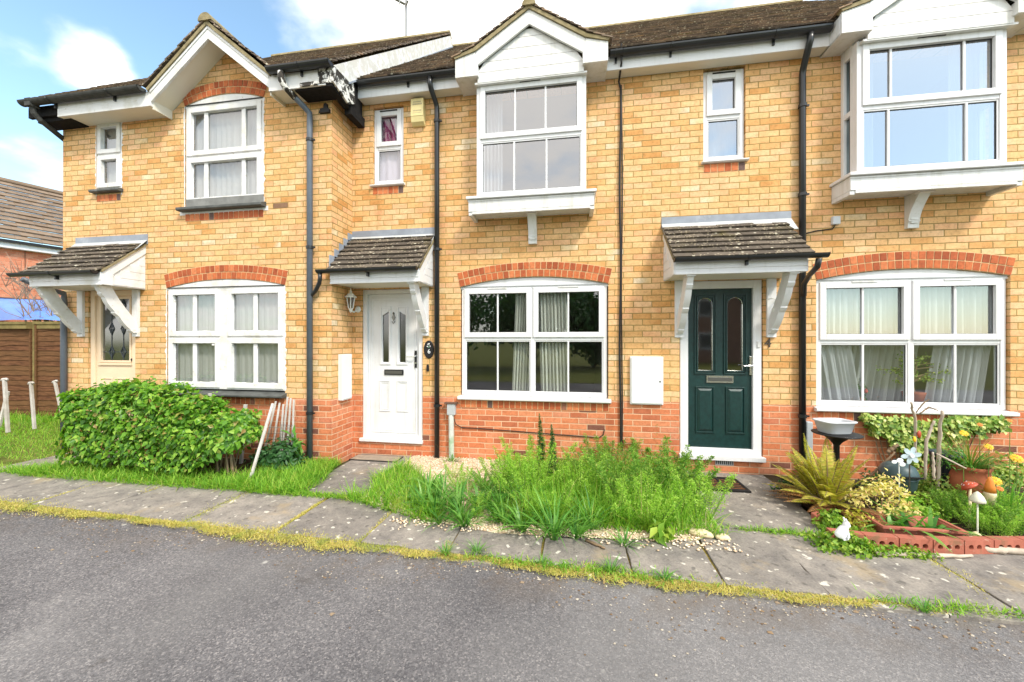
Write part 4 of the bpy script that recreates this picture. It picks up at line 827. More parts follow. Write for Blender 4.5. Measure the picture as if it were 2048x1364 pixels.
canopy(h8, -7.19, -6.01, Y, 2.335, 3.125, [-7.13, -6.15], mat='old_white', bz=1.665, seed=23, gx=(-.16, -.02), flash=(-.02, .02))
downpipe(h8, [(-7.36, -.95, 2.44), (-7.37, -.80, 2.38), (-7.385, Y - .05, 2.30), (-7.385, Y - .05, 2.2), (-7.385, Y - .05, -.02)], 'grey_pipe', .036, clips=(2.05,))
# eaves, gable over the upper sash window, rotten box end
eaves(h8, [(-7.13, -5.58), (-3.76, -2.98)], Y - .25, 4.76, 4.95, Y, 'old_white')
gutter(h8, 'gutter', -7.64, -5.62, Y - .33, 4.965, .058, 'old_gutter'); gutter(h8, 'gutter', -3.72, -2.87, Y - .33, 4.985, .058, 'black_plastic')
b = MB(); b.box(-7.70, -7.13, Y - .24, Y - .20, 4.80, 4.95); b.box(-7.60, -7.00, Y - .20, Y - .002, 4.745, 4.80); b.build('rotten_eaves_end', M['black_rot'], h8); b = MB(); b.box(-3.42, -2.98, Y - .24, Y - .01, 4.735, 4.758); b.prism([(Y - .26, 4.74), (Y - .26, 4.93), (-.06, 5.45), (-.06, 4.76), (Y + .1, 4.68)], 'x', -2.98, -2.90); b.box(-2.98, -2.885, -.35, -.02, 4.62, 4.75); o = b.build('rotten_eaves_end', M['black_rot'], h8)
b = MB(); b.box(-3.08, -2.89, Y - .275, Y - .262, 4.77, 4.98); b.prism([(Y - .27, 4.78), (Y - .27, 4.95), (Y + .12, 5.28), (Y + .20, 4.80), (Y + .05, 4.70)], 'x', -2.895, -2.87); b.box(-3.32, -3.08, Y - .285, Y - .268, 4.755, 4.80); b.build('peeling_box_end', M['rotten'], h8)
b = MB(); b.tube([(-7.47, Y - .33, 4.90), (-7.46, Y - .31, 4.80), (-7.45, Y - .26, 4.74), (-7.50, Y + .0, 4.63), (-7.54, Y + .15, 4.57), (-7.54, Y + .18, 4.4), (-7.54, Y + .18, 0)], .034, 10); b.box(-7.52, -7.42, Y - .38, Y - .28, 4.88, 4.985); b.build('side_downpipe', M['old_gutter'], h8)
b = MB(); F = Y - .25; gx = -4.662; top = lambda q: 5.70 - .83 * q; bot = lambda q: 5.535 - .82 * q
for s in (-1, 1):
    XX = lambda q: gx + s * q
    b.prism([(XX(0), top(0)), (XX(.92), top(.92)), (XX(.93), 4.752), (XX(.895), 4.752), (XX(.895), bot(.895)), (XX(0), bot(0))], 'y', F - .02, F + .012)
    b.prism([(XX(0), top(0) - .001), (XX(.90), top(.90)), (XX(.90), top(.90) - .04), (XX(0), top(0) - .04)], 'y', F - .03, F - .02)
o = b.build('gable', M['old_white'], h8, bevel=.003); s_ = MB()
for s in (-1, 1):
    s_.prism([(gx, bot(0) + .03), (gx + s * .90, bot(.90) + .03), (gx + s * .90, bot(.90) + .045), (gx, bot(0) + .045)], 'y', F + .012, Y + .02); s_.box(min(gx + s * .885, gx + s * .905), max(gx + s * .885, gx + s * .905), F + .012, Y - .003, 4.72, 4.90)
s_.build('gable_soffit', M['soffit'], o); v = MB(); t = MB(); ridge = 5.735
for s in (-1, 1):
    XX = lambda q: gx + s * q
    v.prism([(XX(0), top(0) + .001), (XX(.92), top(.92) + .001), (XX(.94), top(.94) + .05), (XX(0), ridge + .02)], 'y', F - .045, F + .06)
    A = Vector((gx + s * .97, F - .06, ridge + .02 - .83 * .97 + .04)); S = Vector((-s * .97, 0, .83 * .97 - .04)); L = S.length
    if s < 0: tiles(t, A + Vector((0, 1.4, 0)), (0, -1, 0), S, 1.4, L, .165, .118, .018, 5, .008)
    else: tiles(t, A, (0, 1, 0), S, 1.4, L, .165, .118, .018, 6, .012)
v.build('verge', M['verge'], o); t.build('roof_tiles', M['roof_tile'], o); r = MB()
for k in range(4): y0 = F - .07 + k * .34; r.prism([(gx + .10 * math.cos(math.pi * q / 10), ridge + .10 * math.sin(math.pi * q / 10)) for q in range(11)], 'y', y0, y0 + .332)
r.build('ridge_tile', M['verge'], o)
rf = main_roof(h8, -7.66, -2.86, Y - .30, 4.985, 3.7, 8.99, 13, skip=[(7.66 - 5.62, 7.66 - 3.70, .35)])
b = MB(); S = Vector((0, 4.47, 4.005)); u = S.normalized(); nn = Vector((0, -u.z, u.y))
p0 = Vector((0, Y - .28, 4.985)); A = [p0 - nn * .015, p0 + S - nn * .015, p0 + S - nn * .215, p0 + u * .25 - nn * .215]; b.prism([(q.y, q.z) for q in A], 'x', -2.905, -2.865); A = [p0 + u * .22 - nn * .215, p0 + S - nn * .215, p0 + S - nn * .235, p0 + u * .22 - nn * .235]; b.prism([(q.y, q.z) for q in A], 'x', -2.91, -2.855, 1); b.build('bargeboard', [M['peeled'], M['lead']], rf)
b = MB(); A = [p0 + u * .45 - nn * .236, p0 + S - nn * .236, p0 + S - nn * .36, p0 + u * .45 - nn * .36]; b.prism([(q.y, q.z) for q in A], 'x', -2.95, -2.93); b.build('verge_soffit', M['upvc_aged'], rf)
downpipe(h8, [(-3.54, Y - .32, 4.92), (-3.54, Y - .32, 4.84), (-3.53, Y - .29, 4.78), (-3.40, Y - .10, 4.62), (-3.365, Y - .05, 4.57), (-3.362, Y - .05, 4.5), (-3.362, Y - .05, -.02)], 'grey_pipe', .036, clips=(4.22, 2.82, .66)); 
b = MB(); b.tube([(-3.54, Y - .325, 4.93), (-3.54, Y - .32, 4.83), (-3.525, Y - .285, 4.775), (-3.46, Y - .185, 4.69)], .041, 10); b.build('pipe_offset', M['rotten'], h8, smooth=True)
b = MB(); b.prism([(-3.245, 4.575), (-3.10, 4.575), (-3.10, 4.62), (-3.13, 4.64), (-3.135, 4.69), (-3.175, 4.69), (-3.18, 4.635), (-3.225, 4.63)], 'y', Y - .035, Y); b.build('cable_bracket', M['dark'], h8)
b = MB(); b.tube([(-4.001, 3.7, 8.95), (-4.001, 3.7, 11.1)], .024, 8); b.tube([(-4.02, 3.68, 9.86), (-4.22, 3.55, 9.90)], .026, 6); b.tube([(-4.22, 3.5, 9.90), (-4.22, 3.62, 10.0)], .016, 6); b.tube([(-4.0, 3.68, 9.80), (-3.9, 3.6, 9.86)], .018, 6); b.tube([(-4.1, 3.6, 9.95), (-4.13, 3.6, 9.80)], .014, 6); b.tube([(-4.001, 3.7, 10.35), (-4.25, 3.6, 10.42), (-4.6, 3.5, 10.5)], .010, 6); b.tube([(-3.5, 3.8, 11.0), (-4.5, 3.6, 11.0)], .010, 6)
for k in range(7): x = -3.55 - .14 * k; b.tube([(x, 3.55, 10.98), (x, 3.85, 11.02)], .005, 5)
for k in range(4): x = -4.08 - .12 * k; b.tube([(x, 3.5, 10.36 + .03 * k), (x, 3.75, 10.34 + .03 * k)], .006, 5)
b.build('aerial', M['steel_dark'], h8)

# ================================================================== ground, road, paths
def yk(x): return -2.255 - .036 * (x + .1) if x < 1.2 else -2.302
def yb(x): return -1.40 - .018 * (x + 2)
def asphalt():
    m = NT('grey_asphalt', .95, .2); ag = m.voro(125., out='Color'); sc = m.n('ShaderNodeSeparateColor'); m.l(ag, sc.inputs[0])
    c = m.mix(m.ramp(m.noise(.9, 6, .6), [(.35, 0.), (.68, 1.)]), (.100, .096, .099), (.160, .153, .154))
    c = m.mix(.75, c, m.ramp(sc.outputs[0], [(0, (.48, .48, .51)), (.5, (.96, .95, .97)), (.86, (1.33, 1.31, 1.30)), (.97, (2.1, 2.03, 1.95))]), 'MULTIPLY')
    c = m.mix(m.math('MULTIPLY', m.sstep(m.noise(.5, 8, .7, dist=.7), .55, .70), .5), c, (.36, .34, .32))
    c = m.mix(m.math('MULTIPLY', m.sstep(m.noise(.7, 6, .7), .60, .74), .35), c, (.20, .155, .11))
    sp = m.math('MULTIPLY', m.ramp(m.voro(3.2), [(.045, 1.), (.085, 0.)]), m.math('GREATER_THAN', m.noise(1.1, 2), .54)); c = m.mix(m.math('MULTIPLY', sp, .75), c, (.50, .48, .44))
    c = m.mix(m.math('MULTIPLY', m.sstep(m.noise(.22, 5, .6, dist=.4), .44, .62), .35), c, (.27, .26, .25))
    c = m.mix(m.math('MULTIPLY', m.sstep(m.noise(2.6, 8, .75), .60, .70), .55), c, (.075, .066, .06))
    wv = m.n('ShaderNodeVectorMath', operation='ADD'); m.l(m.geo(), wv.inputs[0]); nd_ = m.n('ShaderNodeVectorMath', operation='SCALE'); m.l(m.noise(1.7, 6, .6, out=1), nd_.inputs[0]); nd_.inputs['Scale'].default_value = .8; m.l(nd_.outputs[0], wv.inputs[1]); cr = m.math('MULTIPLY', m.ramp(m.voro(.42, 'DISTANCE_TO_EDGE', 'Distance', wv.outputs[0]), [(.002, 1.), (.006, 0.)]), m.sstep(m.noise(.6, 3), .50, .62)); c = m.mix(m.math('MULTIPLY', cr, .75), c, (.05, .045, .042))
    py = m.n('ShaderNodeSeparateXYZ'); m.l(m.geo(), py.inputs[0]); ke = m.math('MULTIPLY', m.sstep(m.math('ADD', py.outputs[1], m.math('MULTIPLY', py.outputs[0], .036)), -2.75, -2.3), m.sstep(m.noise(3.4, 7, .7), .44, .62)); c = m.mix(m.math('MULTIPLY', ke, .45), c, (.13, .10, .075))
    m.color(c); m.bump(m.math('ADD', m.voro(150.), m.math('MULTIPLY', m.noise(30., 3), .6)), .5, .005); return m.m
M['asphalt'] = asphalt()
def slabmat():
    m = NT('worn_concrete_slab', .95, .2); r_ = m.ramp(m.geo('Random Per Island'), [(0, (.20, .182, .166)), (1, (.275, .25, .225))])
    c = m.mix(.8, r_, m.ramp(m.noise(5., 8, .7), [(.3, (.45, .45, .47)), (.7, (1.35, 1.32, 1.25))]), 'MULTIPLY')
    c = m.mix(.5, c, m.ramp(m.noise(70., 4, .6), [(.3, (.6, .6, .6)), (.7, (1.35, 1.35, 1.35))]), 'MULTIPLY')
    li = m.sstep(m.math('ADD', m.noise(13., 2, .4), m.math('MULTIPLY', m.math('SUBTRACT', m.noise(60., 3), .5), .10)), .655, .70); c = m.mix(m.math('MULTIPLY', li, .8), c, (.62, .58, .50))
    sh = m.n('ShaderNodeMapping'); sh.inputs['Location'].default_value = (7, 3, 0); m.l(m.geo(), sh.inputs[0]); dk = m.sstep(m.math('ADD', m.noise(15., 3, .5, sh.outputs[0]), m.math('MULTIPLY', m.math('SUBTRACT', m.noise(80., 3), .5), .12)), .60, .70); c = m.mix(m.math('MULTIPLY', dk, .6), c, (.07, .065, .06))
    c = m.mix(m.math('MULTIPLY', m.sstep(m.noise(1.9, 6, .65), .56, .70), .5), c, (.36, .27, .15)); m.color(c); m.bump(m.noise(60., 5), .5, .005); return m.m
M['slab'] = slabmat()
def earth(name, a, b, cc, sc=3.):
    m = NT(name, 1., .1); c = m.ramp(m.noise(sc, 8, .7), [(.32, a), (.5, b), (.68, cc)]); c = m.mix(.6, c, m.ramp(m.noise(45., 4), [(.3, (.5, .5, .5)), (.7, (1.4, 1.4, 1.4))]), 'MULTIPLY'); m.color(c); m.bump(m.noise(40., 5), .8, .015); return m.m
M['turf'] = earth('turf_soil', (.07, .085, .02), (.14, .16, .035), (.19, .15, .06)); M['bed'] = earth('garden_soil', (.03, .022, .014), (.06, .045, .028), (.10, .085, .04))
M['gravel_base'] = earth('gravel_bed', (.42, .32, .22), (.58, .47, .34), (.68, .56, .42), 9.); M['moss_base'] = earth('mossy_joint', (.10, .08, .03), (.24, .19, .05), (.16, .11, .05), 4.)
def surface(name, mat, pts, z=0., nx=None):
    b = MB(); b.add([(x, y, z) for x, y in pts], [tuple(range(len(pts)))]); o = b.build(name, M[mat]); o['kind'] = 'structure'; return o
surface('ground', 'turf', [(-900, -900), (900, -900), (900, 900), (-900, 900)], -.10)
XS = list(np.linspace(-14, 9, 47))
surface('road', 'asphalt', [(-60, -9.5), (60, -9.5), (60, -2.28), (9, -2.28)] + [(x, yk(x) + .02) for x in XS[::-1]] + [(-60, -1.6)], -.030)
surface('verge', 'turf', [(-60, -30), (60, -30), (60, -9.5), (-60, -9.5)], -.020)
# slabs: irregular concrete slabs with open joints
b = MB(); rr = random.Random(3)
jt = [-13., -12.1, -11.2, -10.4, -9.5, -8.6, -7.75, -6.9, -6.05, -5.25, -4.45, -3.4, -2.46, -1.66, -.93, -.22, .42, 1.005, 1.62, 2.62, 3.5, 4.4, 5.3, 6.2, 7.1]
for i in range(len(jt) - 1):
    a, c = jt[i] + .006 + rr.uniform(0, .004), jt[i + 1] - .005; s1, s2 = rr.uniform(-.03, .03), 0
    ta, tb = rr.uniform(-.004, .004), rr.uniform(-.004, .004)
    cn = [(a, yk(a) + .05), (c, yk(c) + .05), (c + s1, yb(c)), (a + s1, yb(a))]; zc = (ta * 2, tb * 2, ta, tb); pts = []; zz = []
    for e in range(4):
        (xa, ya), (xb_, yb_), za, zb2 = cn[e], cn[(e + 1) % 4], zc[e], zc[(e + 1) % 4]
        for q in range(9): f = q / 9; j = rr.uniform(-.006, .006) - (.018 if rr.random() < .06 else 0); nx_, ny_ = (ya - yb_), (xb_ - xa); l_ = math.hypot(nx_, ny_); pts.append((xa + (xb_ - xa) * f + nx_ / l_ * -j * .6, ya + (yb_ - ya) * f + ny_ / l_ * -j * .6)); zz.append(za + (zb2 - za) * f)
    n_ = len(pts); b.add([(x, y, z) for (x, y), z in zip(pts, zz)] + [(x, y, -.09) for x, y in pts], [tuple(range(n_))] + [(q, n_ + q, n_ + (q + 1) % n_, (q + 1) % n_) for q in range(n_)])
o = b.build('pavement', M['slab'], bevel=.006); o['kind'] = 'structure'
b = MB()          # thin concrete edging at the road
x = -14.
while x < 7: x1 = x + .9; b.add([(x + .004, yk(x) - .015, -.012), (x1 - .004, yk(x1) - .015, -.012), (x1 - .004, yk(x1) + .035, -.008), (x + .004, yk(x) + .035, -.008), (x, yk(x) - .015, -.1), (x1, yk(x1) - .015, -.1)], [(0, 1, 2, 3), (4, 5, 1, 0)]); x = x1
o = b.build('kerb', M['slab']); o['kind'] = 'structure'
surface('joint_soil', 'moss_base', [(-14, -2.2 + .6), (-14, -1.3)] + [(7.2, -1.3), (7.2, -2.25)] + [(x, yk(x) + .03) for x in XS[::-1] if x < 7], -.018)
b = MB()
def slab(x0, x1, y0, y1, dx=0.): b.add([(x0 + dx, y0, .002), (x1 + dx, y0, .002), (x1, y1, .004), (x0, y1, .004), (x0 + dx, y0, -.05), (x1 + dx, y0, -.05), (x1, y1, -.05), (x0, y1, -.05)], [(0, 1, 2, 3), (0, 4, 5, 1), (1, 5, 6, 2), (3, 7, 4, 0)])
slab(-2.93, -2.17, -.72, -.03, .03); slab(-2.88, -2.12, -1.33, -.735, .02)
slab(1.30, 2.26, -.80, -.05, .0); slab(1.22, 2.20, -1.44, -.815, -.05); slab(-7.15, -6.3, -1.36, -.93); slab(-7.1, -6.25, -.915, -.5)
o = b.build('path', M['slab'], bevel=.006); o['kind'] = 'structure'
surface('flower_bed', 'bed', [(2.24, -1.62), (5.3, -1.40), (5.3, 0), (2.24, 0)], -.006); surface('hedge_bed', 'bed', [(-6.25, -1.32), (-2.90, -1.34), (-2.92, -.05), (-3.0, -.47), (-6.25, -.47)], -.008)
# gravel garden with loose stones
pts = [(-2.12, -1.42), (-1.35, -1.72), (-.6, -1.86), (.3, -1.80), (1.0, -1.72), (1.26, -1.5), (1.30, 0), (-2.16, 0)]
surface('gravel_bed', 'gravel_base', pts, .006)
def inpoly(P, poly):
    x, y = P[:, 0], P[:, 1]; r = np.zeros(len(P), bool); n = len(poly); j = n - 1
    for i in range(n):
        xi, yi, xj, yj = *poly[i], *poly[j]; c = ((yi > y) != (yj > y)) & (x < (xj - xi) * (y - yi) / (yj - yi + 1e-12) + xi); r ^= c; j = i
    return r
def scatter(poly, n):
    a = np.array(poly); P = rng.uniform(a.min(0), a.max(0), (n, 2)); return P[inpoly(P, poly)]
def vnoise(P, s, seed=0):
    r = np.random.default_rng(seed); k = r.normal(0, 1, (6, 2)) * s; ph = r.uniform(0, 6.28, 6); return np.mean(np.sin(P @ k.T + ph), 1)
P = np.concatenate([scatter(pts, 9000), np.stack([rng.uniform(-1.6, 1.3, 420), rng.normal(-1.79, .05, 420)], 1)]); n = len(P)
s = rng.uniform(.006, .015, (n, 3)) * np.array([1.2, 1, .7]); th = rng.uniform(0, 6.28, n)
O = np.array([[1, 0, 0], [0, 1, 0], [-1, 0, 0], [0, -1, 0], [0, 0, 1], [0, 0, -1]], float)[None] * (1 + rng.normal(0, .15, (n, 6, 1))) * s[:, None]
X_ = O[..., 0] * np.cos(th)[:, None] - O[..., 1] * np.sin(th)[:, None]; Y_ = O[..., 0] * np.sin(th)[:, None] + O[..., 1] * np.cos(th)[:, None]
V = np.stack([X_ + P[:, :1], Y_ + P[:, 1:], O[..., 2] + .012], -1).reshape(-1, 3); F = (np.arange(n)[:, None, None] * 6 + np.array([[0, 1, 4], [1, 2, 4], [2, 3, 4], [3, 0, 4], [1, 0, 5], [2, 1, 5], [3, 2, 5], [0, 3, 5]])[None]).reshape(-1, 3)
M['pebble'] = island('pale_gravel_stone', [(0, (.52, .36, .22)), (.4, (.74, .57, .40)), (.8, (.84, .73, .57)), (1, (.60, .52, .45))], .85, .2, 60., 0)
o = np_obj('gravel', V, F, M['pebble']); tag(o, 'pale buff gravel spread under the weeds before the middle house', 'gravel', kind='stuff')

# ================================================================== grasses (nobody could count the blades)
def grass(name, label, cat, mat, P, h, w=.006, tilt=.35, bend=.5, z=0.):
    n = len(P); D = np.concatenate([rng.normal(0, tilt, (n, 2)), np.ones((n, 1))], 1); L = h[0] + (h[1] - h[0]) * rng.random(n) ** 1.5
    V, F = blades(np.concatenate([P, np.full((n, 1), z)], 1), D, L, w * (.7 + .6 * rng.random(n)), bend * rng.random(n), 2); o = np_obj(name, V, F, M[mat]); return tag(o, label, cat, kind='stuff')
P = scatter([(-16, -1.0), (-7.1, -.95), (-7.1, -.45), (-7.45, 1.7), (-16, 1.1)], 34000); P = P[vnoise(P, 2.2, 1) > -.55]
grass('lawn_grass', 'short lawn grass in front of the brown board fence', 'grass', 'grass', P, (.03, .10), .008, .45, .8, -.02)
P = scatter([(-14, .75), (-7.5, 1.0), (-7.5, 1.4), (-14, 1.2)], 3500); grass('tall_grass', 'taller rough grass along the foot of the board fence', 'grass', 'grass', P, (.12, .32), .010, .3, .7, -.05)
P = np.concatenate([scatter([(-6.5, -1.46), (-2.75, -1.46), (-2.75, -1.10), (-3.0, -.50), (-3.6, -.50), (-3.9, -1.1), (-6.4, -1.05)], 16000), scatter([(-3.9, -1.42), (-2.86, -1.42), (-2.95, -.45), (-3.3, -.52)], 7000), scatter([(-7.1, -1.42), (-6.2, -1.42), (-6.1, -1.1), (-6.4, -1.15)], 1800)])
grass('hedge_grass', 'bright grass growing round the foot of the hedge', 'grass', 'grass', P, (.05, .20), .008, .6, .9)
P = np.concatenate([scatter([(-2.30, -1.45), (-1.2, -1.78), (-.9, -1.2), (-1.5, -1.05), (-2.0, -.45), (-2.18, -.5)], 8500), scatter([(-1.4, -1.72), (1.25, -1.66), (1.28, -.1), (-.9, -.1), (-1.1, -.8)], 17000)]); P = P[(vnoise(P, 3., 4) > -.32)]
grass('garden_grass', 'lush weedy grass over the gravel garden of the middle house', 'grass', 'grass', P, (.06, .24), .009, .45, .9)
x = rng.uniform(-13, 7, 120000); wd = np.where(x < .35, .036, .022) * (1 + .5 * np.sin(x * 2.1)); y = np.array([yk(q) for q in x]) + .022 + rng.normal(0, 1, len(x)) * wd + .014 * np.sin(x * 7.3) + .012 * np.sin(x * 17.1); P = np.stack([x, y], 1)
keep = (vnoise(P, 2.4, 7) + np.where(x < -1.6, .26, np.where(x < .15, -.06, np.where(x < 1.0, .20, -.17))) > rng.uniform(-.15, .25, len(x))); P = P[keep]
J = []          # slab joints
for q in jt: 
    t = rng.random(2200); J.append(np.stack([q + rng.normal(0, 1, 2200) * (.010 + .030 * (math.sin(q * 5.1) > .2)), yk(q) + .05 + t * (yb(q) - yk(q) - .02)], 1))
J = np.concatenate(J); J = J[vnoise(J, 2.1, 9) + np.where(J[:, 0] < -5.6, .3, -.06) > .02]
B_ = np.stack([rng.uniform(-8, 3.4, 24000), np.zeros(24000)], 1); B_[:, 1] = [yb(q) for q in B_[:, 0]]; B_[:, 1] += .0 + rng.normal(0, .022, 24000); B_ = B_[(vnoise(B_, 1.5, 3) > -.15) & ~((B_[:, 0] > -1.9) & (B_[:, 0] < 1.2))]
P_ = scatter([(-.5, -1.68), (.9, -1.66), (1.2, -.9), (.9, -.35), (-.2, -.5)], 5200); P_ = P_[vnoise(P_, 4., 14) > -.25]; grass('tall_garden_grass', 'tall upright grass among the feathery weeds', 'grass', 'grass', P_, (.16, .36), .011, .28, .8)
grass('kerb_moss', 'yellow moss and stunted grass along the kerb and slab joints', 'moss', 'moss_grass', np.concatenate([P, J, B_]), (.008, .036), .0065, .8, 1.2, -.012)
P = np.concatenate([rng.normal((.30, -2.24), (.28, .035), (420, 2)), rng.normal((2.3, -2.27), (.25, .03), (350, 2)), rng.normal((-.35, -2.22), (.3, .03), (250, 2)), rng.normal((-2.6, -1.40), (.25, .03), (900, 2)), rng.normal((1.75, -1.46), (.25, .025), (500, 2))]); grass('kerb_grass', 'brighter green tufts in the joint between road and slabs', 'grass', 'grass', P, (.02, .07), .008, .6, 1.)

n = 1900; x = rng.uniform(-9, 4.5, n); P = np.stack([x, np.array([yk(q) for q in x]) - np.abs(rng.normal(0, .16, n)) * (1 + .8 * np.sin(x * 3)) - .03], 1); s = rng.uniform(.003, .010, (n, 1)) * (1 + (rng.random((n, 1)) < .05)); an = rng.uniform(0, 6.28, (n, 4)) * .15 + np.arange(4) * 1.57; q = np.stack([P[:, :1] + np.cos(an) * s, P[:, 1:] + np.sin(an) * s * .8, np.full((n, 4), -.027)], -1); top = np.concatenate([P, np.full((n, 1), -.024) + s * .3], 1)[:, None]; V = np.concatenate([q, top], 1).reshape(-1, 3); F = (np.arange(n)[:, None, None] * 5 + np.array([[0, 1, 4], [1, 2, 4], [2, 3, 4], [3, 0, 4]])[None]).reshape(-1, 3)
M['grit'] = island('road_grit', [(0, (.10, .06, .035)), (.35, (.24, .16, .09)), (.65, (.30, .25, .19)), (.93, (.45, .40, .33)), (1, (.55, .50, .42))], .95, .2, 60., 0); o = np_obj('road_grit', V, F, M['grit']); tag(o, 'loose grit and leaf crumbs along the road edge', 'grit', kind='stuff')
# ================================================================== plant builders
def strap_clump(n=38, h=.34, w=.016, mat='strap', spread=.45, seed=0, bend=.75):
    a = rng.uniform(0, 6.28, n); rad = rng.random(n) ** .5; D = np.stack([np.cos(a) * rad * spread * 1.6, np.sin(a) * rad * spread * 1.6, np.ones(n)], 1); P = np.stack([np.cos(a) * rad * .05, np.sin(a) * rad * .05, np.zeros(n)], 1)
    return blades(P, D, h * rng.uniform(.6, 1.15, n), w * rng.uniform(.7, 1.3, n), bend * rng.uniform(.3, 1.2, n), 4)
def feather(h=.5, stems=9, spread=.22, dens=150, lf=.034):
    parts = []; LP, LD, LN = [], [], []; SV = MB()
    for k in range(stems):
        a = random.uniform(0, 6.28); r = spread * random.random() ** .5; hh = h * random.uniform(.6, 1.05) * (1 - .35 * r / spread); lean = np.array([math.cos(a), math.sin(a), 0]) * r * 1.1; base = np.array([math.cos(a) * r * .4, math.sin(a) * r * .4, 0])
        pts = [base + lean * t + np.array([0, 0, hh * t]) for t in np.linspace(0, 1, 5)]; SV.tube([tuple(p) for p in pts], [.004, .004, .003, .002, .001], 4, caps=False)
        m_ = dens; t = rng.uniform(.08, 1, m_) ** .8; c = base + lean * t[:, None] + np.stack([0 * t, 0 * t, hh * t], 1); ang = rng.uniform(0, 6.28, m_); rad = rng.random(m_) * .085 * (1.12 - t) * (h / .5) ** .5; d = np.stack([np.cos(ang), np.sin(ang), rng.uniform(.1, .9, m_)], 1)
        LP.append(c + d * rad[:, None]); LD.append(d + rng.normal(0, .5, (m_, 3))); LN.append(np.array([0, 0, 1.]) + rng.normal(0, .6, (m_, 3)))
    LP, LD, LN = map(np.concatenate, (LP, LD, LN)); L = lf * rng.uniform(.5, 1.2, len(LP)); V, F = leaves(LP, LD, LN, L, L * .34)
    return (V, F, 0), (np.array(SV.v), tri(np.array(SV.f)), 1)
def bush(rx, ry, h, n, lf, aspect=.55, z0=.05, shell_=.5, flat=0., box=False):
    """leaves through the outer part of a rounded volume, each turned outwards"""
    d = unit(rng.normal(0, 1, (n, 3))); d[:, 2] = np.abs(d[:, 2]) if not box else d[:, 2]
    if box: d = d / (np.sum(np.abs(d) ** 4, 1, keepdims=True) ** .25)
    r = 1 - shell_ * rng.random(n) ** 1.6; lump = 1 + .13 * np.sin(d[:, 0] * 9 + d[:, 2] * 7) + .09 * np.sin(d[:, 1] * 13 + d[:, 0] * 4)
    P = d * (r * lump)[:, None] * np.array([rx, ry, h - z0 if not box else (h - z0) / 2]) + np.array([0, 0, z0 if not box else (h + z0) / 2]); N = unit(d + rng.normal(0, .55, (n, 3))); T = rng.normal(0, 1, (n, 3)) + np.array([0, 0, -.25 + flat]); T = T - N * np.sum(T * N, 1, keepdims=True)
    L = lf * rng.uniform(.55, 1.25, n); return leaves(P, T, N, L, L * aspect, .15, .12)
def twigs(n, h, spread, r=.004, mat=None, kink=.25):
    b = MB()
    for k in range(n):
        a = random.uniform(0, 6.28); p = np.array([random.uniform(-.3, .3) * spread, random.uniform(-.3, .3) * spread, 0]); d = np.array([math.cos(a) * spread, math.sin(a) * spread, h]) * random.uniform(.6, 1); q = [tuple(p + d * t + rng.normal(0, kink * .06, 3) * (t > 0)) for t in np.linspace(0, 1, 6)]; b.tube(q, [r * (1 - .75 * t) for t in np.linspace(0, 1, 6)], 5, caps=False)
    return b
def plant(name, label, cat, loc, parts, group=None, rot=0., s=1.):
    """parts: (part name, V, F, material); the first part is the thing's own foliage"""
    t = thing(name, label, cat, loc, group)
    for pn, V, F, mat in parts:
        V = np.asarray(V, float); c, sn = math.cos(rot), math.sin(rot); V = np.stack([V[:, 0] * c - V[:, 1] * sn, V[:, 0] * sn + V[:, 1] * c, V[:, 2]], 1) * s + np.array(loc); np_obj(pn, V, F, M[mat], t)
    return t
def tw(b): return np.array(b.v), tri(np.array([f for f in b.f if len(f) == 4]))
def copy_tree(o, parent=None):
    c = o.copy(); col.objects.link(c); c.parent = parent
    for ch in list(o.children): copy_tree(ch, c)
    return c
# feathery weeds over the gravel
FT = []
for k in range(5):
    a, b = feather(.52, (13, 9, 15, 10, 7)[k], (.26, .2, .3, .24, .18)[k], (330, 300, 260, 330, 280)[k], (.023, .020, .026, .030, .021)[k]); FT.append((a, b))
fw = [(1078, 985, 1.1, 'tall feathery weed growing round the spurge spires'), (1160, 1000, .95, 'feathery weed in the middle of the gravel garden'), (1262, 1000, 1.12, 'tallest feathery weed, in front of the white meter box'), (1345, 1000, 1.0, 'feathery weed left of the green door step'),
      (1402, 1045, .95, 'pale feathery weed leaning over the path to the green door'), (1300, 1050, .85, 'low feathery weed near the pavement slabs'), (1020, 955, .7, 'small feathery weed below the white window sill'), (1215, 950, .9, 'feathery weed against the red brick wall under the black cable'), (1365, 965, .75, 'feathery weed beside the rubber doormat'), (1110, 1045, .6, 'short feathery weed behind the dark strap leaves'), (930, 985, .5, 'thin feathery weed on the bare gravel'), (1235, 1040, .8, 'dense feathery weed at the centre front of the gravel garden'), (1180, 955, .75, 'feathery weed right of the spurge spires'), (985, 1000, .55, 'feathery weed among the broad leaved clumps at the left'), (905, 960, .42, 'lone small feathery weed near the mossy pipe'), (1060, 1035, .5, 'low feathery weed before the spurge spires'), (1425, 1010, .6, 'wispy feathery weed overhanging the path by the doormat'), (1040, 905, .8, 'thin feathery weed against the brick under the left half of the window'), (1300, 930, .95, 'tall wispy feathery weed against the brick under the meter box'), (1000, 975, .75, 'bright feathery weed at the left of the feathery group'), (1045, 1000, .85, 'bright bushy feathery weed left of the spires'), (955, 1035, .45, 'short bright feathery weed at the front left')]
base = []
for i, (px, py, s, lab) in enumerate(fw):
    g = gr(px, py)
    if i < 5:
        a, b = FT[i]; t = plant('feathery_weed', lab, 'weed', (g[0], g[1], .0), [('foliage', a[0], a[1], ('feather', 'feather', 'weed_mid', 'weed_mid', 'feather')[i]), ('stems', b[0], b[1], 'stem')], 'feathery weeds in the gravel garden'); base.append(t)
    else: t = copy_tree(base[i % 5]); t['label'] = lab; t.location = (g[0], g[1], 0)
    t.scale = (s * 1.15, s * 1.15, s * 1.32); t.rotation_euler = (0, 0, i * 1.9)
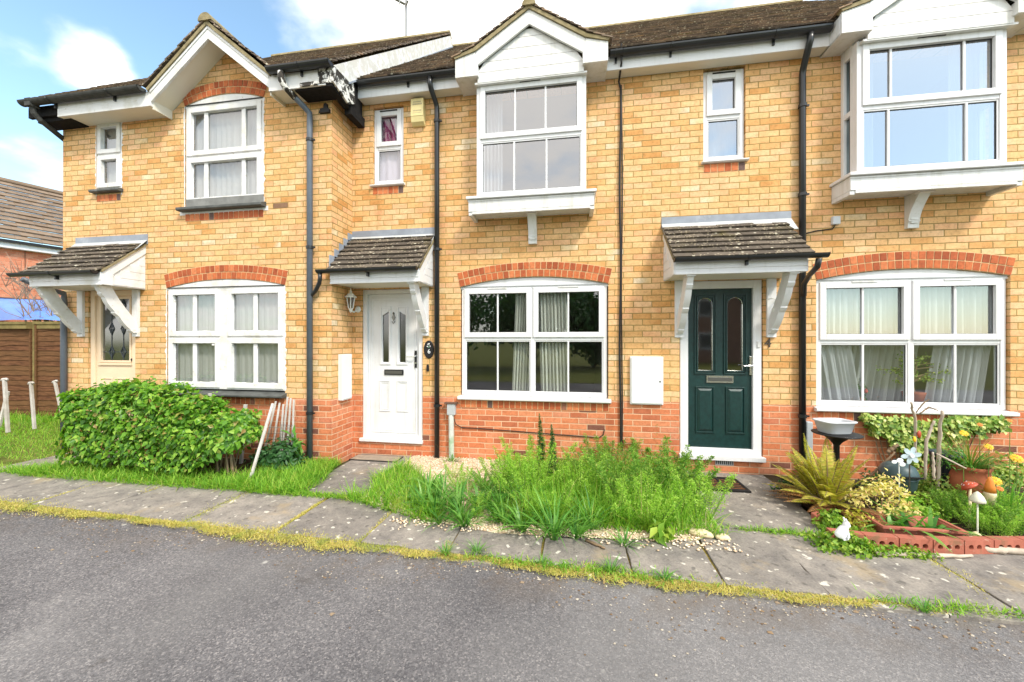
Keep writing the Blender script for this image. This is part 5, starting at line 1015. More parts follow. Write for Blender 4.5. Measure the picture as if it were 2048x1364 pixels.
SC = [strap_clump(46, .34), strap_clump(34, .26, .020, spread=.7), strap_clump(60, .40, .014, bend=.9), strap_clump(34, .27, .026, spread=.6, bend=.8), strap_clump(16, .21, .030, spread=.6, bend=1.1)]
sw = [(868, 1030, 0, 1.0, 'dark strap leaved clump nearest the white door path'), (925, 1040, 2, .8, 'arching strap leaved clump on the bare gravel'), (985, 1025, 1, 1.0, 'broad strap leaved clump below the big white window'), (1108, 1075, 2, 1.05, 'large strap leaved clump sprawling on to the slabs'), (1185, 1058, 0, .95, 'upright strap leaved clump in the middle of the garden edge'), (1250, 1092, 1, .6, 'small strap leaved tuft in a slab joint'),
      (1300, 965, 2, .85, 'grassy clump at the foot of the wall left of the green door'), (1050, 1020, 0, .9, 'strap leaved clump under the spurge spires'), (905, 925, 1, .55, 'thin clump round the mossy white pipe'),
      (845, 1012, 3, .9, 'dark broad leaved bluebell clump at the path edge'), (890, 1000, 3, 1.1, 'dark broad leaved clump behind the clump nearest the path'), (955, 1010, 3, 1.05, 'dark broad leaved clump on the gravel left of the centre'), (1010, 1050, 3, .8, 'low broad leaved clump at the front of the gravel'), (930, 1052, 3, .8, 'broad leaved clump at the slab edge by the bare gravel'), (1150, 1075, 3, .8, 'broad leaved clump beside the large sprawling clump'), (1380, 1010, 0, .8, 'strap leaved clump left of the rubber doormat'), (1330, 940, 2, .7, 'grassy clump under the white meter box'), (858, 985, 3, .95, 'broad leaved clump by the path a little above the bluebell clump'), (915, 1022, 3, 1.1, 'wide broad leaved clump in the front left of the gravel'), (968, 978, 3, 1.0, 'broad leaved clump under the left end of the white window'), (1000, 1020, 2, .85, 'fine arching clump left of the feathery weeds'), (1045, 1062, 3, .9, 'broad leaved clump right at the slab edge before the spires'), (880, 1048, 1, .7, 'thin strap tuft on the front gravel nearest the road')]
base = []
for i, (px, py, k, s, lab) in enumerate(sw):
    g = gr(px, py)
    if k not in [q[0] for q in base]: t = plant('strap_leaf_plant', lab, 'plant', (g[0], g[1], 0), [('leaves', *SC[k], 'strap')], 'strap leaved plants in the gravel garden'); base.append((k, t))
    else: t = copy_tree(dict(base)[k]); t['label'] = lab; t.location = (g[0], g[1], 0)
    t.scale = (s * 1.1, s * 1.1, s * 1.15); t.rotation_euler = (0, 0, i * 2.3)
tf = [(890, 1108, .35, 'bright grass tuft at the kerb, left one of a pair'), (955, 1106, .38, 'bright grass tuft at the kerb, right one of a pair'), (1130, 1135, .25, 'tiny round weed in the kerb joint'), (1222, 1140, .42, 'spreading weed in the kerb joint under the garden'), (1085, 1128, .25, 'dark small weed in the kerb joint'), (1330, 1160, .4, 'tall thin grass tuft in the mossy kerb'), (1850, 1222, .3, 'pale weed in the kerb joint at the right')]
for i, (px, py, s, lab) in enumerate(tf): g = gr(px, py); t = copy_tree(base[i % 3][1]); t['label'] = lab; t['group'] = 'weed tufts in the kerb joint'; t.name = 'weed_tuft'; t.location = (g[0], g[1], -.01); t.scale = (s, s, s); t.rotation_euler = (0, 0, i * 1.3)
for px, py, hh, lab in ((1078, 965, .78, 'taller blue green spurge spire before the white window'), (1102, 972, .68, 'shorter blue green spurge spire beside the taller one')):
    n = 620; t = rng.uniform(.12, 1, n); a = rng.uniform(0, 6.28, n); d = np.stack([np.cos(a), np.sin(a), rng.uniform(-.1, .6, n)], 1); P = np.stack([0 * t + .02 * np.sin(t * 3), 0 * t, hh * t], 1); V, F = leaves(P, d, np.array([0, 0, 1.]) + .4 * d, (.062 * (1.12 - t ** 2.5)), .013); b = MB(); b.tube([(0, 0, 0), (.01, 0, hh * .5), (.003, 0, hh)], [.007, .005, .002], 5); g = gr(px, py)
    plant('spurge_spire', lab, 'plant', (g[0], g[1], 0), [('foliage', V, F, 'spire'), ('stem', np.array(b.v), tri(np.array([f for f in b.f if len(f) == 4])), 'stem')], 'spurge spires')
dp = []
for k in range(90):
    x_, y_ = random.uniform(-1.6, 1.2), random.uniform(-1.7, -.25); dp.append((x_, y_))
D = np.concatenate([rng.normal(0, .35, (90, 2)), np.ones((90, 1))], 1); V, F = blades(np.concatenate([np.array(dp), np.zeros((90, 1))], 1), D, rng.uniform(.18, .55, 90), .006, .4 * rng.random(90), 3); M['dry'] = foliage('dry_stalk', [(0, (.30, .22, .10)), (1, (.55, .45, .25))], .8, .2); o = np_obj('dry_stalks', V, F, M['dry']); tag(o, 'thin dry stalks standing among the green weeds', 'grass', kind='stuff')
V, F = bush(.11, .09, .16, 60, .11, .45, .0, .6, .6); g = gr(1322, 1078); plant('broadleaf_weed', 'pale broad leaved weed lying at the garden edge', 'weed', (g[0], g[1], 0), [('leaves', V, F, 'ground_leaf')])
V, F = bush(.26, .14, .26, 500, .075, .35, .0, .6, .6); g = gr(1000, 915); plant('dark_weed', 'dark leafy weed at the foot of the red brick under the window', 'weed', (g[0], g[1] , 0), [('foliage', V, F, 'dark_leaf')])

# ================================================================== hedge and stakes on the left
hx0, hx1 = -6.38, -3.70
def hedge_top(x): return np.interp(x, [hx0, -5.9, -5.35, -4.75, -4.35, -4.05, -3.8, hx1], [.88, 1.0, 1.07, .98, .80, .74, .66, .50])
n = 12500; X = hx0 + (hx1 - hx0) * rng.random(n); U = rng.random(n); top = hedge_top(X) + .05 * np.sin(X * 11) + .03 * np.sin(X * 23 + 1)
face = rng.random(n); ed = np.clip(np.minimum(X - hx0, hx1 - X) / .25, 0, 1) ** .5; yc, hw = -1.0, .31
Z = .12 + (top - .12) * U ** .85; hw_ = .28; Yv = yc - hw_ * ed * (1 + .12 * np.sin(X * 9 + Z * 8) + .08 * np.sin(Z * 17 + X * 3)) * np.where(Z > top - .2, .65 + .35 * (top - Z) / .2, 1)
back = face > .80; tp = (face > .58) & ~back; Yv = np.where(back, 2 * yc - Yv, Yv); Yv = np.where(tp, yc + hw * rng.uniform(-.85, .85, n) * ed, Yv); Z = np.where(tp, top - .04 * rng.random(n), Z)
dep = rng.random(n) ** 1.8 * .16; spr = (rng.random(n) < .07) * rng.random(n) * .09; Z = Z + spr * tp; Yv = Yv - spr * (~tp & ~back); Yv = Yv + dep * np.where(tp, 0, np.where(back, -1, 1)); Z = Z - np.where(tp, dep * .6, 0); Z = np.maximum(Z, .1)
N = np.where(tp[:, None], [0, -.25, 1.], np.where(back[:, None], [0, 1., .4], [0, -1., .45])) + rng.normal(0, .42, (n, 3)); N[:, 0] += np.where(X < hx0 + .3, -1.2, 0) + np.where(X > hx1 - .3, 1., 0); N = unit(N); T = np.array([0, -.2, -.5]) + rng.normal(0, .8, (n, 3)); T = T - N * np.sum(T * N, 1, keepdims=True)
gap = (vnoise(np.stack([X, Z], 1), 6., 5) > -.42 - .25 * (X < -5.0)) | (tp & (vnoise(np.stack([X, Yv], 1), 9., 6) > -.6)); L = rng.uniform(.030, .088, n); cut = Z > np.interp(X, [-4.4, hx1], [.08, .44]); gap &= cut; V, F = leaves(np.stack([X, Yv, Z], 1)[gap], T[gap], N[gap], L[gap], L[gap] * .66, .10, .18)
hd = thing('hedge', 'clipped bright green leafy hedge in front of the left house, lower at its right end', 'hedge', (-4.9, -1.0, 0)); np_obj('foliage', V, F, M['hedge_leaf'], hd)
b = MB()
for k in range(46):
    x = random.uniform(hx0 + .1, hx1 - .1); y = yc + random.uniform(-.12, .12); z = float(hedge_top(x)) * random.uniform(.7, .95); q = [(x, y, 0), (x + random.uniform(-.06, .06), y + random.uniform(-.05, .05), z * .5), (x + random.uniform(-.15, .15), y + random.uniform(-.18, .12), z)]; b.tube(q, [.012, .008, .003], 5)
b.build('stems', M['bark'], hd)
V, F = bush(.36, .20, .34, 900, .085, .42, .02, .6, .2); plant('dark_undergrowth', 'dark green leafy weed between the hedge and the grey downpipe', 'weed', (-3.62, -.74, 0), [('foliage', V, F, 'dark_leaf')])
V, F = bush(.10, .08, .42, 60, .14, .3, .1, .8, 1.2); plant('dandelion', 'upright broad leaf weed with a yellow flower beside the grey downpipe', 'weed', (-3.46, -.66, 0), [('leaves', V, F, 'strap')])
def stake(name, label, cat, p, q, w, mat='post_white', cap=False, group=None):
    p, q = Vector(p), Vector(q); t = thing(name, label, cat, p, group); d = (q - p).normalized(); s = d.cross(Vector((0, 1, 0))).normalized() * w; u = s.cross(d).normalized() * w * .8; b = MB(); b.obox(p - s / 2 - u / 2, s, u, q - p); b.build('shaft', M[mat], t, bevel=.004)
    if cap: b = MB(); b.tube([q - s * 1.4 - d * .012, q - s * .8 + d * .006, q + s * .8 + d * .006, q + s * 1.4 - d * .012], [w * .30, w * .45, w * .45, w * .30], 8); b.build('cap', M[mat], t)
    return t
gp = 'white posts on the lawn by the fence'
def A(px, py, y): return at(px, py, y)
g = gr(16, 866); stake('white_post', 'leftmost upright white post with a cap on the lawn', 'post', g, A(9, 760, g[1]), .05, cap=True, group=gp)
g = gr(-2, 856); stake('white_post', 'slanting white post crossing the leftmost post', 'post', g, A(16, 784, g[1] + .02), .045, group=gp)
g = gr(69, 859); stake('white_post', 'white post with a flared cap standing alone before the fence', 'post', g, A(62, 767, g[1]), .045, cap=True, group=gp)
g = gr(128, 850); stake('white_post', 'leaning white post with a cap close to the left end of the hedge', 'post', g, A(110, 764, g[1]), .045, cap=True, group=gp)
g = gr(499, 964); stake('garden_stake', 'long mossy white stake leaning at the right end of the hedge', 'stake', g, A(546, 808, -.80), .030, group='white stakes by the hedge')
p = A(412, 842, -.62); stake('garden_stake', 'white stake tip behind the hedge, left of the pair', 'stake', (p[0] - .03, p[1], -.02), A(420, 788, -.60), .038, group='white stakes by the hedge')
p = A(486, 850, -.62); stake('garden_stake', 'white stake tip behind the hedge, right of the pair', 'stake', (p[0] - .03, p[1], -.02), A(491, 810, -.60), .038, group='white stakes by the hedge')
for (ta, tb, tz, ba, bb, lab) in ((552, 571, 803, 528, 566, 'left bundle of white slats with wire mesh leaning on the red brick'), (576, 591, 794, 566, 592, 'right bundle of white slats with wire mesh beside the grey downpipe')):
    t0, t1, b0, b1 = A(ta, tz, -.56), A(tb, tz, -.56), A(ba, 905, -.62), A(bb, 905, -.62); b0, b1 = (b0[0], -.66, 0.0), (b1[0], -.66, 0.0); t = thing('slat_bundle', lab, 'trellis', ((b0[0] + b1[0]) / 2, -.66, 0), 'bundles of white slats')
    for k in range(3):
        f = k / 2; p = Vector(b0).lerp(Vector(b1), f); q = Vector(t0).lerp(Vector(t1), .15 + f * .7); q.y += .02 * (k - 1); q.z -= .02 * k; b = MB(); d = q - p; b.obox(p - Vector((.012, .01 + .013 * k, 0)), (.024, 0, 0), (0, .011, 0), d); b.build('slat', M['post_white'], t, bevel=.002)
    b = MB()
    for k in range(7): f = .06 + k * .09; p, q = Vector(b0).lerp(Vector(t0), f), Vector(b1).lerp(Vector(t1), f); o = Vector((0, -.055, 0)); b.tube([p + o - Vector((.02, 0, 0)), q + o + Vector((.02, 0, 0))], .0025, 4)
    for k in range(6): f = k / 5; p, q = Vector(b0).lerp(Vector(b1), f), Vector(t0).lerp(Vector(t1), f); q = p.lerp(q, .6); o = Vector((0, -.055, 0)); b.tube([p + o, q + o], .0025, 4)
    b.build('wire_mesh', M['steel_dark'], t)

# ================================================================== fence, tarpaulin, neighbour house on the left
fn = thing('board_fence', 'brown waney board fence with a mossy top rail behind the lawn', 'fence', (-10, 1.3, 0))
for k in range(4):
    x1 = -7.52 - k * 1.86; x0 = x1 - 1.80; b = MB(); z = .03; i = 0; yy = lambda x: 1.45 + .045 * (x + 7.5)
    while z < 1.88:
        hgt = .15; n = 9; lo = [(x0 + (x1 - x0) * q / n, z + random.uniform(-.014, .014)) for q in range(n + 1)]; y0 = yy(x0) - .012 - (i % 2) * .004
        vs = [(x, yy(x) - .022, zz) for x, zz in lo] + [(x, yy(x) - .004, z + hgt) for x, zz in lo] + [(x, yy(x) + .006, zz) for x, zz in lo]; m_ = n + 1; b.add(vs, [(q, q + 1, m_ + q + 1, m_ + q) for q in range(n)] + [(q + 1, q, 2 * m_ + q, 2 * m_ + q + 1) for q in range(n)]); z += .105; i += 1
    for x in (x0 + .04, x1 - .04): b.box(x - .022, x + .022, yy(x) - .040, yy(x) - .018, .03, 1.95)
    b.build('fence_panel', M['fence'], fn); b = MB(); b.box(x0, x1, yy(x0) - .05, yy(x1) + .04, 1.955, 2.005); b.box(x0, x1, yy(x0) - .03, yy(x1) + .01, 1.86, 1.954); b.build('top_rail', M['fence_rail'], fn); b = MB(); b.box(x0 - .05, x0 - .002, yy(x0) - .03, yy(x0) + .06, 0, 2.02); b.build('fence_post', M['fence_rail'], fn)
tp_ = thing('tarpaulin', 'blue tarpaulin stretched over a ridge behind the fence', 'tarpaulin', (-13, 4, 0)); yf_, yr_ = 3.2, 4.6
a = A(54, 641, yf_); c = A(260, 641, yf_); r0 = A(-40, 594, yr_); r1 = A(260, 612, yr_); e = A(-140, 641, yr_ + .6); n = 26; V = []; 
for i in range(n + 1):
    for j in range(9):
        t = i / n; s_ = j / 8; p = np.array(a) * (1 - t) + np.array(c) * t; q = np.array(r0) * (1 - t) + np.array(r1) * t; w_ = p * (1 - s_) + q * s_; w_[2] += .035 * math.sin(t * 31) * s_ * (1 - s_) * 2 + .02 * math.sin(t * 13 + s_ * 9) - .06 * math.sin(math.pi * s_); V.append(w_)
F = [(i * 9 + j, (i + 1) * 9 + j, (i + 1) * 9 + j + 1, i * 9 + j + 1) for i in range(n) for j in range(8)]; np_obj('front_sheet', np.array(V), np.array(F), M['tarp'], tp_, True); V = []
for i in range(9):
    for j in range(9):
        t = i / 8; s_ = j / 8; p = np.array(e) * (1 - t) + np.array(a) * t; q = np.array(r0); w_ = p * (1 - s_) + q * s_; w_[2] += .03 * math.sin(t * 22 + s_ * 5) * (1 - s_); V.append(w_)
np_obj('end_sheet', np.array(V), np.array([(i * 9 + j, (i + 1) * 9 + j, (i + 1) * 9 + j + 1, i * 9 + j + 1) for i in range(8) for j in range(8)]), M['tarp'], tp_, True); b = MB(); b.tube([r0, r1], .03, 6)
for q in (a, c): b.tube([(q[0], q[1] + .3, 0), (q[0], q[1] + .3, q[2] - .06)], .03, 6)
b.build('frame', M['steel_dark'], tp_)
# neighbour: local frame, length axis runs away from the camera
nh = thing('brick_house', 'orange red brick house with a brown tiled roof beyond the fence', 'house', (-19.2, 4.84, 0)); nd = Vector((.31, .95, 0)).normalized(); nn = Vector((nd.y, -nd.x, 0)); o0 = Vector((-19.2, 4.84, 0))
def nl(l, w_, z): return o0 + nd * l + nn * w_ + Vector((0, 0, z))      # w_ positive towards the camera side
L0, L1 = -9., 6.2
b = MB(); b.add([nl(L0, -.25, -.1), nl(2.6, -.25, -.1), nl(2.6, -.25, 5.0), nl(L0, -.25, 5.0), nl(2.6, -5.5, -.1), nl(2.6, -5.5, 5.0)], [(0, 1, 2, 3), (1, 4, 5, 2)]); b.build('wall', M['far_brick'], nh)
b = MB(); b.add([nl(2.7, -.6, 1.0), nl(L1, -.6, 1.0), nl(L1, -.6, 5.), nl(2.7, -.6, 5.)], [(0, 1, 2, 3)]); b.obox(nl(2.6, -.3, 1.), nd * .1, nn * .12, Vector((0, 0, 4))); b.build('clad_wall', M['upvc_aged'], nh)
b = MB(); b.obox(nl(L0, -.05, 4.82), nd * (L1 - L0), nn * .03, Vector((0, 0, .2))); b.obox(nl(L0, -.25, 4.81), nd * (L1 - L0), nn * .2, Vector((0, 0, .015))); b.build('fascia', M['upvc'], nh); b = MB(); b.obox(nl(L0, -.02, 5.0), nd * (L1 - L0), nn * .1, Vector((0, 0, .09))); b.build('gutter', M['black_plastic'], nh)
b = MB(); S = -nn * 3.3 + Vector((0, 0, 2.85)); tiles(b, nl(L0, .05, 5.06), nd, S, L1 - L0, S.length, .3, .30, .04, 9, .006, 0, .06); o = b.build('roof', M['far_tile'], nh); b = MB(); b.tube([nl(L0, -3.25, 7.93), nl(L1, -3.25, 7.93)], .12, 8); b.build('ridge_tile', M['far_tile'], o); b = MB(); b.obox(nl(2.9, -.85, 6.0) , nd * .3, -nn * .28 + Vector((0, 0, .24)), Vector((0, 0, .08))); b.build('roof_vent', M['dark'], o)
b = MB(); b.obox(nl(.55, -.24, 0), nd * .02, nn * .015, Vector((0, 0, 4.9))); b.build('expansion_joint', plain('dark_joint', (.22, .10, .06), .9), nh)
bs = thing('bare_shrub', 'leafless twiggy shrub in front of the orange brick house', 'shrub', (-15.2, 3.9, 0)); b = MB()
for k in range(16):
    p = np.array([-15.2 + random.uniform(-.15, .15), 3.9, 0]); d = np.array([random.uniform(-.28, .28), random.uniform(-.2, .2), 1.]); q = [p]
    for t in range(7): q.append(q[-1] + d * .62 * random.uniform(.8, 1.1) * (1 - .06 * t)); d = d + rng.normal(0, .14, 3) * [1, 1, .3]
    b.tube([tuple(v) for v in q], [.03 * (1 - .12 * t) for t in range(8)], 5)
    for t in range(3, 8):
        for _ in range(3): e = q[t] + np.array([random.uniform(-.6, .6), random.uniform(-.4, .4), random.uniform(.2, .7)]); b.tube([tuple(q[t]), tuple((q[t] + e) / 2 + rng.normal(0, .05, 3)), tuple(e)], [.010, .007, .003], 4)
b.build('branches', plain('grey_brown_branch', (.30, .22, .16), .9), bs)

# ================================================================== things across the road, seen only as reflections in the glass
def tree(lab, x, y, h, r, n=8000, mat='hedge_leaf'):
    t = thing('garden_tree', lab, 'tree', (x, y, 0), 'trees across the road'); b = MB(); b.tube([(x, y, -.1), (x + .1, y, h * .35), (x, y + .1, h * .8)], [.16, .11, .04], 8)
    for k in range(7): a = k * .9; z = h * (.3 + .07 * k); b.tube([(x + .05, y, z), (x + math.cos(a) * r * .4, y + math.sin(a) * r * .4, z + .5), (x + math.cos(a) * r * .8, y + math.sin(a) * r * .8, z + .9)], [.06, .04, .015], 6)
    b.build('trunk', M['bark'], t); C = unit(rng.normal(0, 1, (34, 3))) * (rng.random((34, 1)) ** .45) * [r, r, h * .42] + [x, y, h * .58]; i = rng.integers(0, 34, n); d = unit(rng.normal(0, 1, (n, 3))); P = C[i] + d * rng.random((n, 1)) ** .5 * r * .42; V, F = leaves(P, rng.normal(0, 1, (n, 3)), d + rng.normal(0, .5, (n, 3)), rng.uniform(.22, .42, n), .20); np_obj('crown', V, F, M[mat], t)
for a in (('dark garden tree mirrored in the large white window', -2.2, -17, 6.0, 2.6), ('rounder garden tree across the road', 1.4, -18.5, 5.2, 2.4), ('broad garden tree across the road at the left', -8.5, -19, 6.2, 3.2)): tree(*a, mat='dark_leaf')
oh = thing('brick_house', 'red brick house across the road, mirrored in the green door', 'house', (12, -24, 0)); b = MB(); hs = [(9.2, 10.4, 3.4, 4.6), (12.6, 14., 3.4, 4.6), (9.2, 10.6, 1., 2.2)]; hb = MB()
b.box(7.5, 17, -30, -24, -.1, 5.2); b.build('wall', M['brown_brick'], oh); hb.prism([(-23.6, 5.1), (-30.4, 5.1), (-27, 8.)], 'x', 7.2, 17.3); hb.build('roof', M['far_tile'], oh)
for a, b_, c, d_ in hs: w_ = MB(); ring(w_, a, b_, c, d_, .09, -23.99, -23.92); o = w_.build('window', M['upvc'], oh); p = MB(); p.quad((b_, -23.97, c), (a, -23.97, c), (a, -23.97, d_), (b_, -23.97, d_)); p.build('pane', M['room_dark'], o)

# ================================================================== mats, stones and small things on the paths
b = MB(); b.box(-2.93, -2.28, -.30, -.10, .006, .016); t = thing('doormat', 'worn stone coloured doormat flush with the path to the white door', 'doormat', (-2.6, -.2, 0)); b.build('mat', M['mat_old'], t); b = MB(); ring_ = [(-2.94, -2.27, -.315, -.30), (-2.94, -2.27, -.10, -.085), (-2.94, -2.93, -.30, -.10), (-2.28, -2.27, -.30, -.10)]
for a in ring_: b.box(*a, .004, .014)
b.build('mat_edge', M['dark'], t)
t = thing('doormat', 'black rubber doormat with rows of brown coir before the green door', 'doormat', (1.55, -.45, 0)); x0, x1, y0, y1 = 1.22, 1.87, -.645, -.25; b = MB(); b.box(x0, x1, y0, y0 + .025, .006, .024); b.box(x0, x1, y1 - .025, y1, .006, .024)
for k in range(4): x = x0 + (x1 - x0 - .022) * k / 3; b.box(x, x + .022, y0 + .025, y1 - .025, .006, .023)
for k in range(1, 8): y = y0 + (y1 - y0) * k / 8; b.box(x0 + .022, x1 - .022, y - .009, y + .009, .006, .021)
b.build('rubber_grid', M['rubber_mat'], t); b = MB(); b.box(x0 + .01, x1 - .01, y0 + .01, y1 - .01, .005, .015); b.build('coir', M['coir'], t)
def pebble(name, lab, cat, loc, s, mat, group=None, rot=0):
    b = MB(); b.lathe([(.15, -.45), (.75, -.32), (1, 0), (.8, .32), (.35, .48)], (0, 0, 0), 9); V = np.array(b.v); V = V * (1 + .12 * np.sin(V[:, :1] * 5 + V[:, 1:2] * 3)) * np.array(s); c, sn = math.cos(rot), math.sin(rot); b.v = [(loc[0] + v[0] * c - v[1] * sn, loc[1] + v[0] * sn + v[1] * c, loc[2] + v[2]) for v in V]; o = b.build(name, M[mat], None, True, loc=loc); return tag(o, lab, cat, group)
g = gr(1403, 1074); pebble('stone', 'long pale stone at the corner of the path to the green door', 'stone', (g[0], g[1], .025), (.10, .045, .06), 'cream_stone', rot=-.2); g = gr(1446, 1080); pebble('stone', 'small pale stone right of the long pale stone', 'stone', (g[0], g[1], .018), (.06, .04, .045), 'cream_stone')
def stick(name, lab, cat, pts, r, mat, group=None):
    b = MB(); n = 14; P = [Vector(p) for p in pts]; q = []
    for k in range(n + 1):
        t = k / n * (len(P) - 1); i = min(int(t), len(P) - 2); q.append(P[i].lerp(P[i + 1], t - i) + Vector((random.uniform(-1, 1), random.uniform(-1, 1), random.uniform(-.3, .3))) * r * .35)
    b.tube(q, [r * (1 - .6 * abs(k / n - .4) + random.uniform(-.08, .08)) for k in range(n + 1)], 7); o = b.build(name, M[mat], None, True, loc=pts[0]); return tag(o, lab, cat, group)
a, c = gr(1172, 1084), gr(1210, 1100); stick('twig', 'short brown twig lying on the slabs before the weeds', 'twig', [(a[0], a[1], .012), (c[0], c[1], .010)], .012, 'bark')
a, c = gr(1936, 1100), gr(2080, 1112); stick('driftwood', 'bleached driftwood stick lying in front of the red edging bricks', 'driftwood', [(a[0], a[1] - .02, .03), ((a[0] + c[0]) / 2, (a[1] + c[1]) / 2 - .02, .025), (c[0] + .3, c[1], .02)], .026, 'pale_bark', 'driftwood by the bricks')
a, c = gr(1748, 1108), gr(1945, 1118); stick('driftwood', 'thin grey driftwood stick half hidden in the ground cover', 'driftwood', [(a[0], a[1] - .03, .015), (c[0], c[1], .018)], .018, 'pale_bark', 'driftwood by the bricks')

# ================================================================== planted garden of the right house
bl = [(2.02, -1.60), (2.245, -1.625), (2.47, -1.63), (2.695, -1.625), (2.92, -1.595), (3.145, -1.555), (3.37, -1.52), (3.60, -1.49), (3.83, -1.47)]
wh = ['at the left end under ground cover', 'beneath the white rabbit', 'left of the trough corner', 'before the left half of the trough', 'before the right half of the trough', 'under the cream toadstool', 'right of the cream toadstool', 'second right of the cream toadstool', 'at the right edge of the photo']
for k, (x, y) in enumerate(bl):
    x1, y1 = bl[k + 1] if k < len(bl) - 1 else (x + .225, y + .015); d = Vector((x1 - x, y1 - y, 0)); L = d.length; d.normalize(); p = Vector((-d.y, d.x, 0)); o = Vector((x, y, .0)); b = MB(); w_, hgt, dp = L - .008, .102, .065
    def Q(u, v, q): return o + d * u + p * q + Vector((0, 0, v))
    cx = [w_ * f for f in (.22, .5, .78)]; xs = [0, cx[0] + w_ * .14, cx[1] + w_ * .14, w_]; r = .019
    for i, c in enumerate(cx):          # front face with three round holes
        a_, b_ = xs[i], xs[i + 1]; n = 16; outer = []; 
        for j in range(n):
            t = 2 * math.pi * j / n; ux, uz = math.cos(t), math.sin(t); sx = ((b_ - c) if ux > 0 else (c - a_)) / max(abs(ux), 1e-6); sz = hgt / 2 / max(abs(uz), 1e-6); q = min(sx, sz); outer.append((c + ux * q, hgt / 2 + uz * q))
        for cn in ((a_, 0), (b_, 0), (b_, hgt), (a_, hgt)):
            j = min(range(n), key=lambda j: (outer[j][0] - cn[0]) ** 2 + (outer[j][1] - cn[1]) ** 2); outer[j] = cn
        vs = [Q(u, v, 0) for u, v in outer] + [Q(c + r * math.cos(2 * math.pi * j / n), hgt / 2 + r * math.sin(2 * math.pi * j / n), 0) for j in range(n)] + [Q(c + r * math.cos(2 * math.pi * j / n), hgt / 2 + r * math.sin(2 * math.pi * j / n), .05) for j in range(n)]
        b.add(vs, [(j, (j + 1) % n, n + (j + 1) % n, n + j) for j in range(n)] + [(n + j, n + (j + 1) % n, 2 * n + (j + 1) % n, 2 * n + j) for j in range(n)] + [tuple(2 * n + j for j in range(n))])
    c8 = [Q(0, 0, 0), Q(w_, 0, 0), Q(w_, hgt, 0), Q(0, hgt, 0), Q(0, 0, dp), Q(w_, 0, dp), Q(w_, hgt, dp), Q(0, hgt, dp)]; b.add(c8, [(3, 2, 6, 7), (0, 3, 7, 4), (2, 1, 5, 6), (5, 4, 7, 6)])
    ob = b.build('edging_brick', M['paver'], None, loc=(x, y, 0)); tag(ob, 'red three hole edging brick ' + wh[k], 'brick', 'red edging bricks of the flower bed')
# trough with strap plants
t = thing('planter_trough', 'long terracotta coloured trough standing behind the edging bricks', 'planter', (2.75, -1.36, 0)); x0, x1, y0, y1, z1 = 2.47, 3.03, -1.475, -1.255, .112; b = MB(); b.add([(x0 + .04, y0 + .03, .0), (x1 - .04, y0 + .03, .0), (x1 - .04, y1 - .03, .0), (x0 + .04, y1 - .03, .0), (x0, y0, z1), (x1, y0, z1), (x1, y1, z1), (x0, y1, z1), (x0 + .02, y0 + .02, z1 - .005), (x1 - .02, y0 + .02, z1 - .005), (x1 - .02, y1 - .02, z1 - .005), (x0 + .02, y1 - .02, z1 - .005), (x0 + .04, y0 + .04, z1 - .09), (x1 - .04, y0 + .04, z1 - .09), (x1 - .04, y1 - .04, z1 - .09), (x0 + .04, y1 - .04, z1 - .09)],
    [(0, 1, 5, 4), (1, 2, 6, 5), (2, 3, 7, 6), (3, 0, 4, 7), (4, 5, 9, 8), (5, 6, 10, 9), (6, 7, 11, 10), (7, 4, 8, 11), (8, 9, 13, 12), (9, 10, 14, 13), (10, 11, 15, 14), (11, 8, 12, 15)]); ring_w = .022
b.box(x0 - .012, x1 + .012, y0 - .014, y0 + .012, z1 - .012, z1 + .010); b.box(x0 - .012, x1 + .012, y1 - .012, y1 + .014, z1 - .012, z1 + .010); b.box(x0 - .014, x0 + .012, y0 + .012, y1 - .012, z1 - .012, z1 + .010); b.box(x1 - .012, x1 + .014, y0 + .012, y1 - .012, z1 - .012, z1 + .010); b.build('tub_body', M['paver'], t, bevel=.004); b = MB(); b.quad((x0 + .03, y0 + .03, z1 - .06), (x1 - .03, y0 + .03, z1 - .06), (x1 - .03, y1 - .03, z1 - .06), (x0 + .03, y1 - .03, z1 - .06)); b.build('potting_soil', M['soil'], t)
trough_plant = plant('strap_leaf_plant', 'middle tuft', 'plant', (0, 0, 0), [('leaves', *SC[4], 'strap')])
for x, s, lab in ((2.62, 1.1, 'left tuft of green strap leaves in the trough'), (2.75, 1.35, 'middle tuft of green strap leaves in the trough'), (2.89, 1.2, 'right tuft of green strap leaves in the trough')): tt = copy_tree(trough_plant); tt['label'] = lab; tt['group'] = 'strap plants in the trough'; tt.name = 'trough_plant'; tt.location = (x, -1.36, .06); tt.scale = (s, s, s); tt.rotation_euler = (0, 0, x * 9)
for q_ in list(trough_plant.children) + [trough_plant]: bpy.data.objects.remove(q_)
# broken terracotta corner pot
b = MB(); g = gr(1640, 1052); b.prism([(-.035, 0), (.03, 0), (.04, .075), (.01, .10), (-.04, .085)], 'y', -.01, .06); b.v = [(g[0] + v[0], g[1] + v[1], v[2]) for v in b.v]; o = b.build('broken_pot', M['paver'], None, loc=(g[0], g[1], 0), bevel=.006); tag(o, 'broken terracotta pot corner under the fern', 'pot')
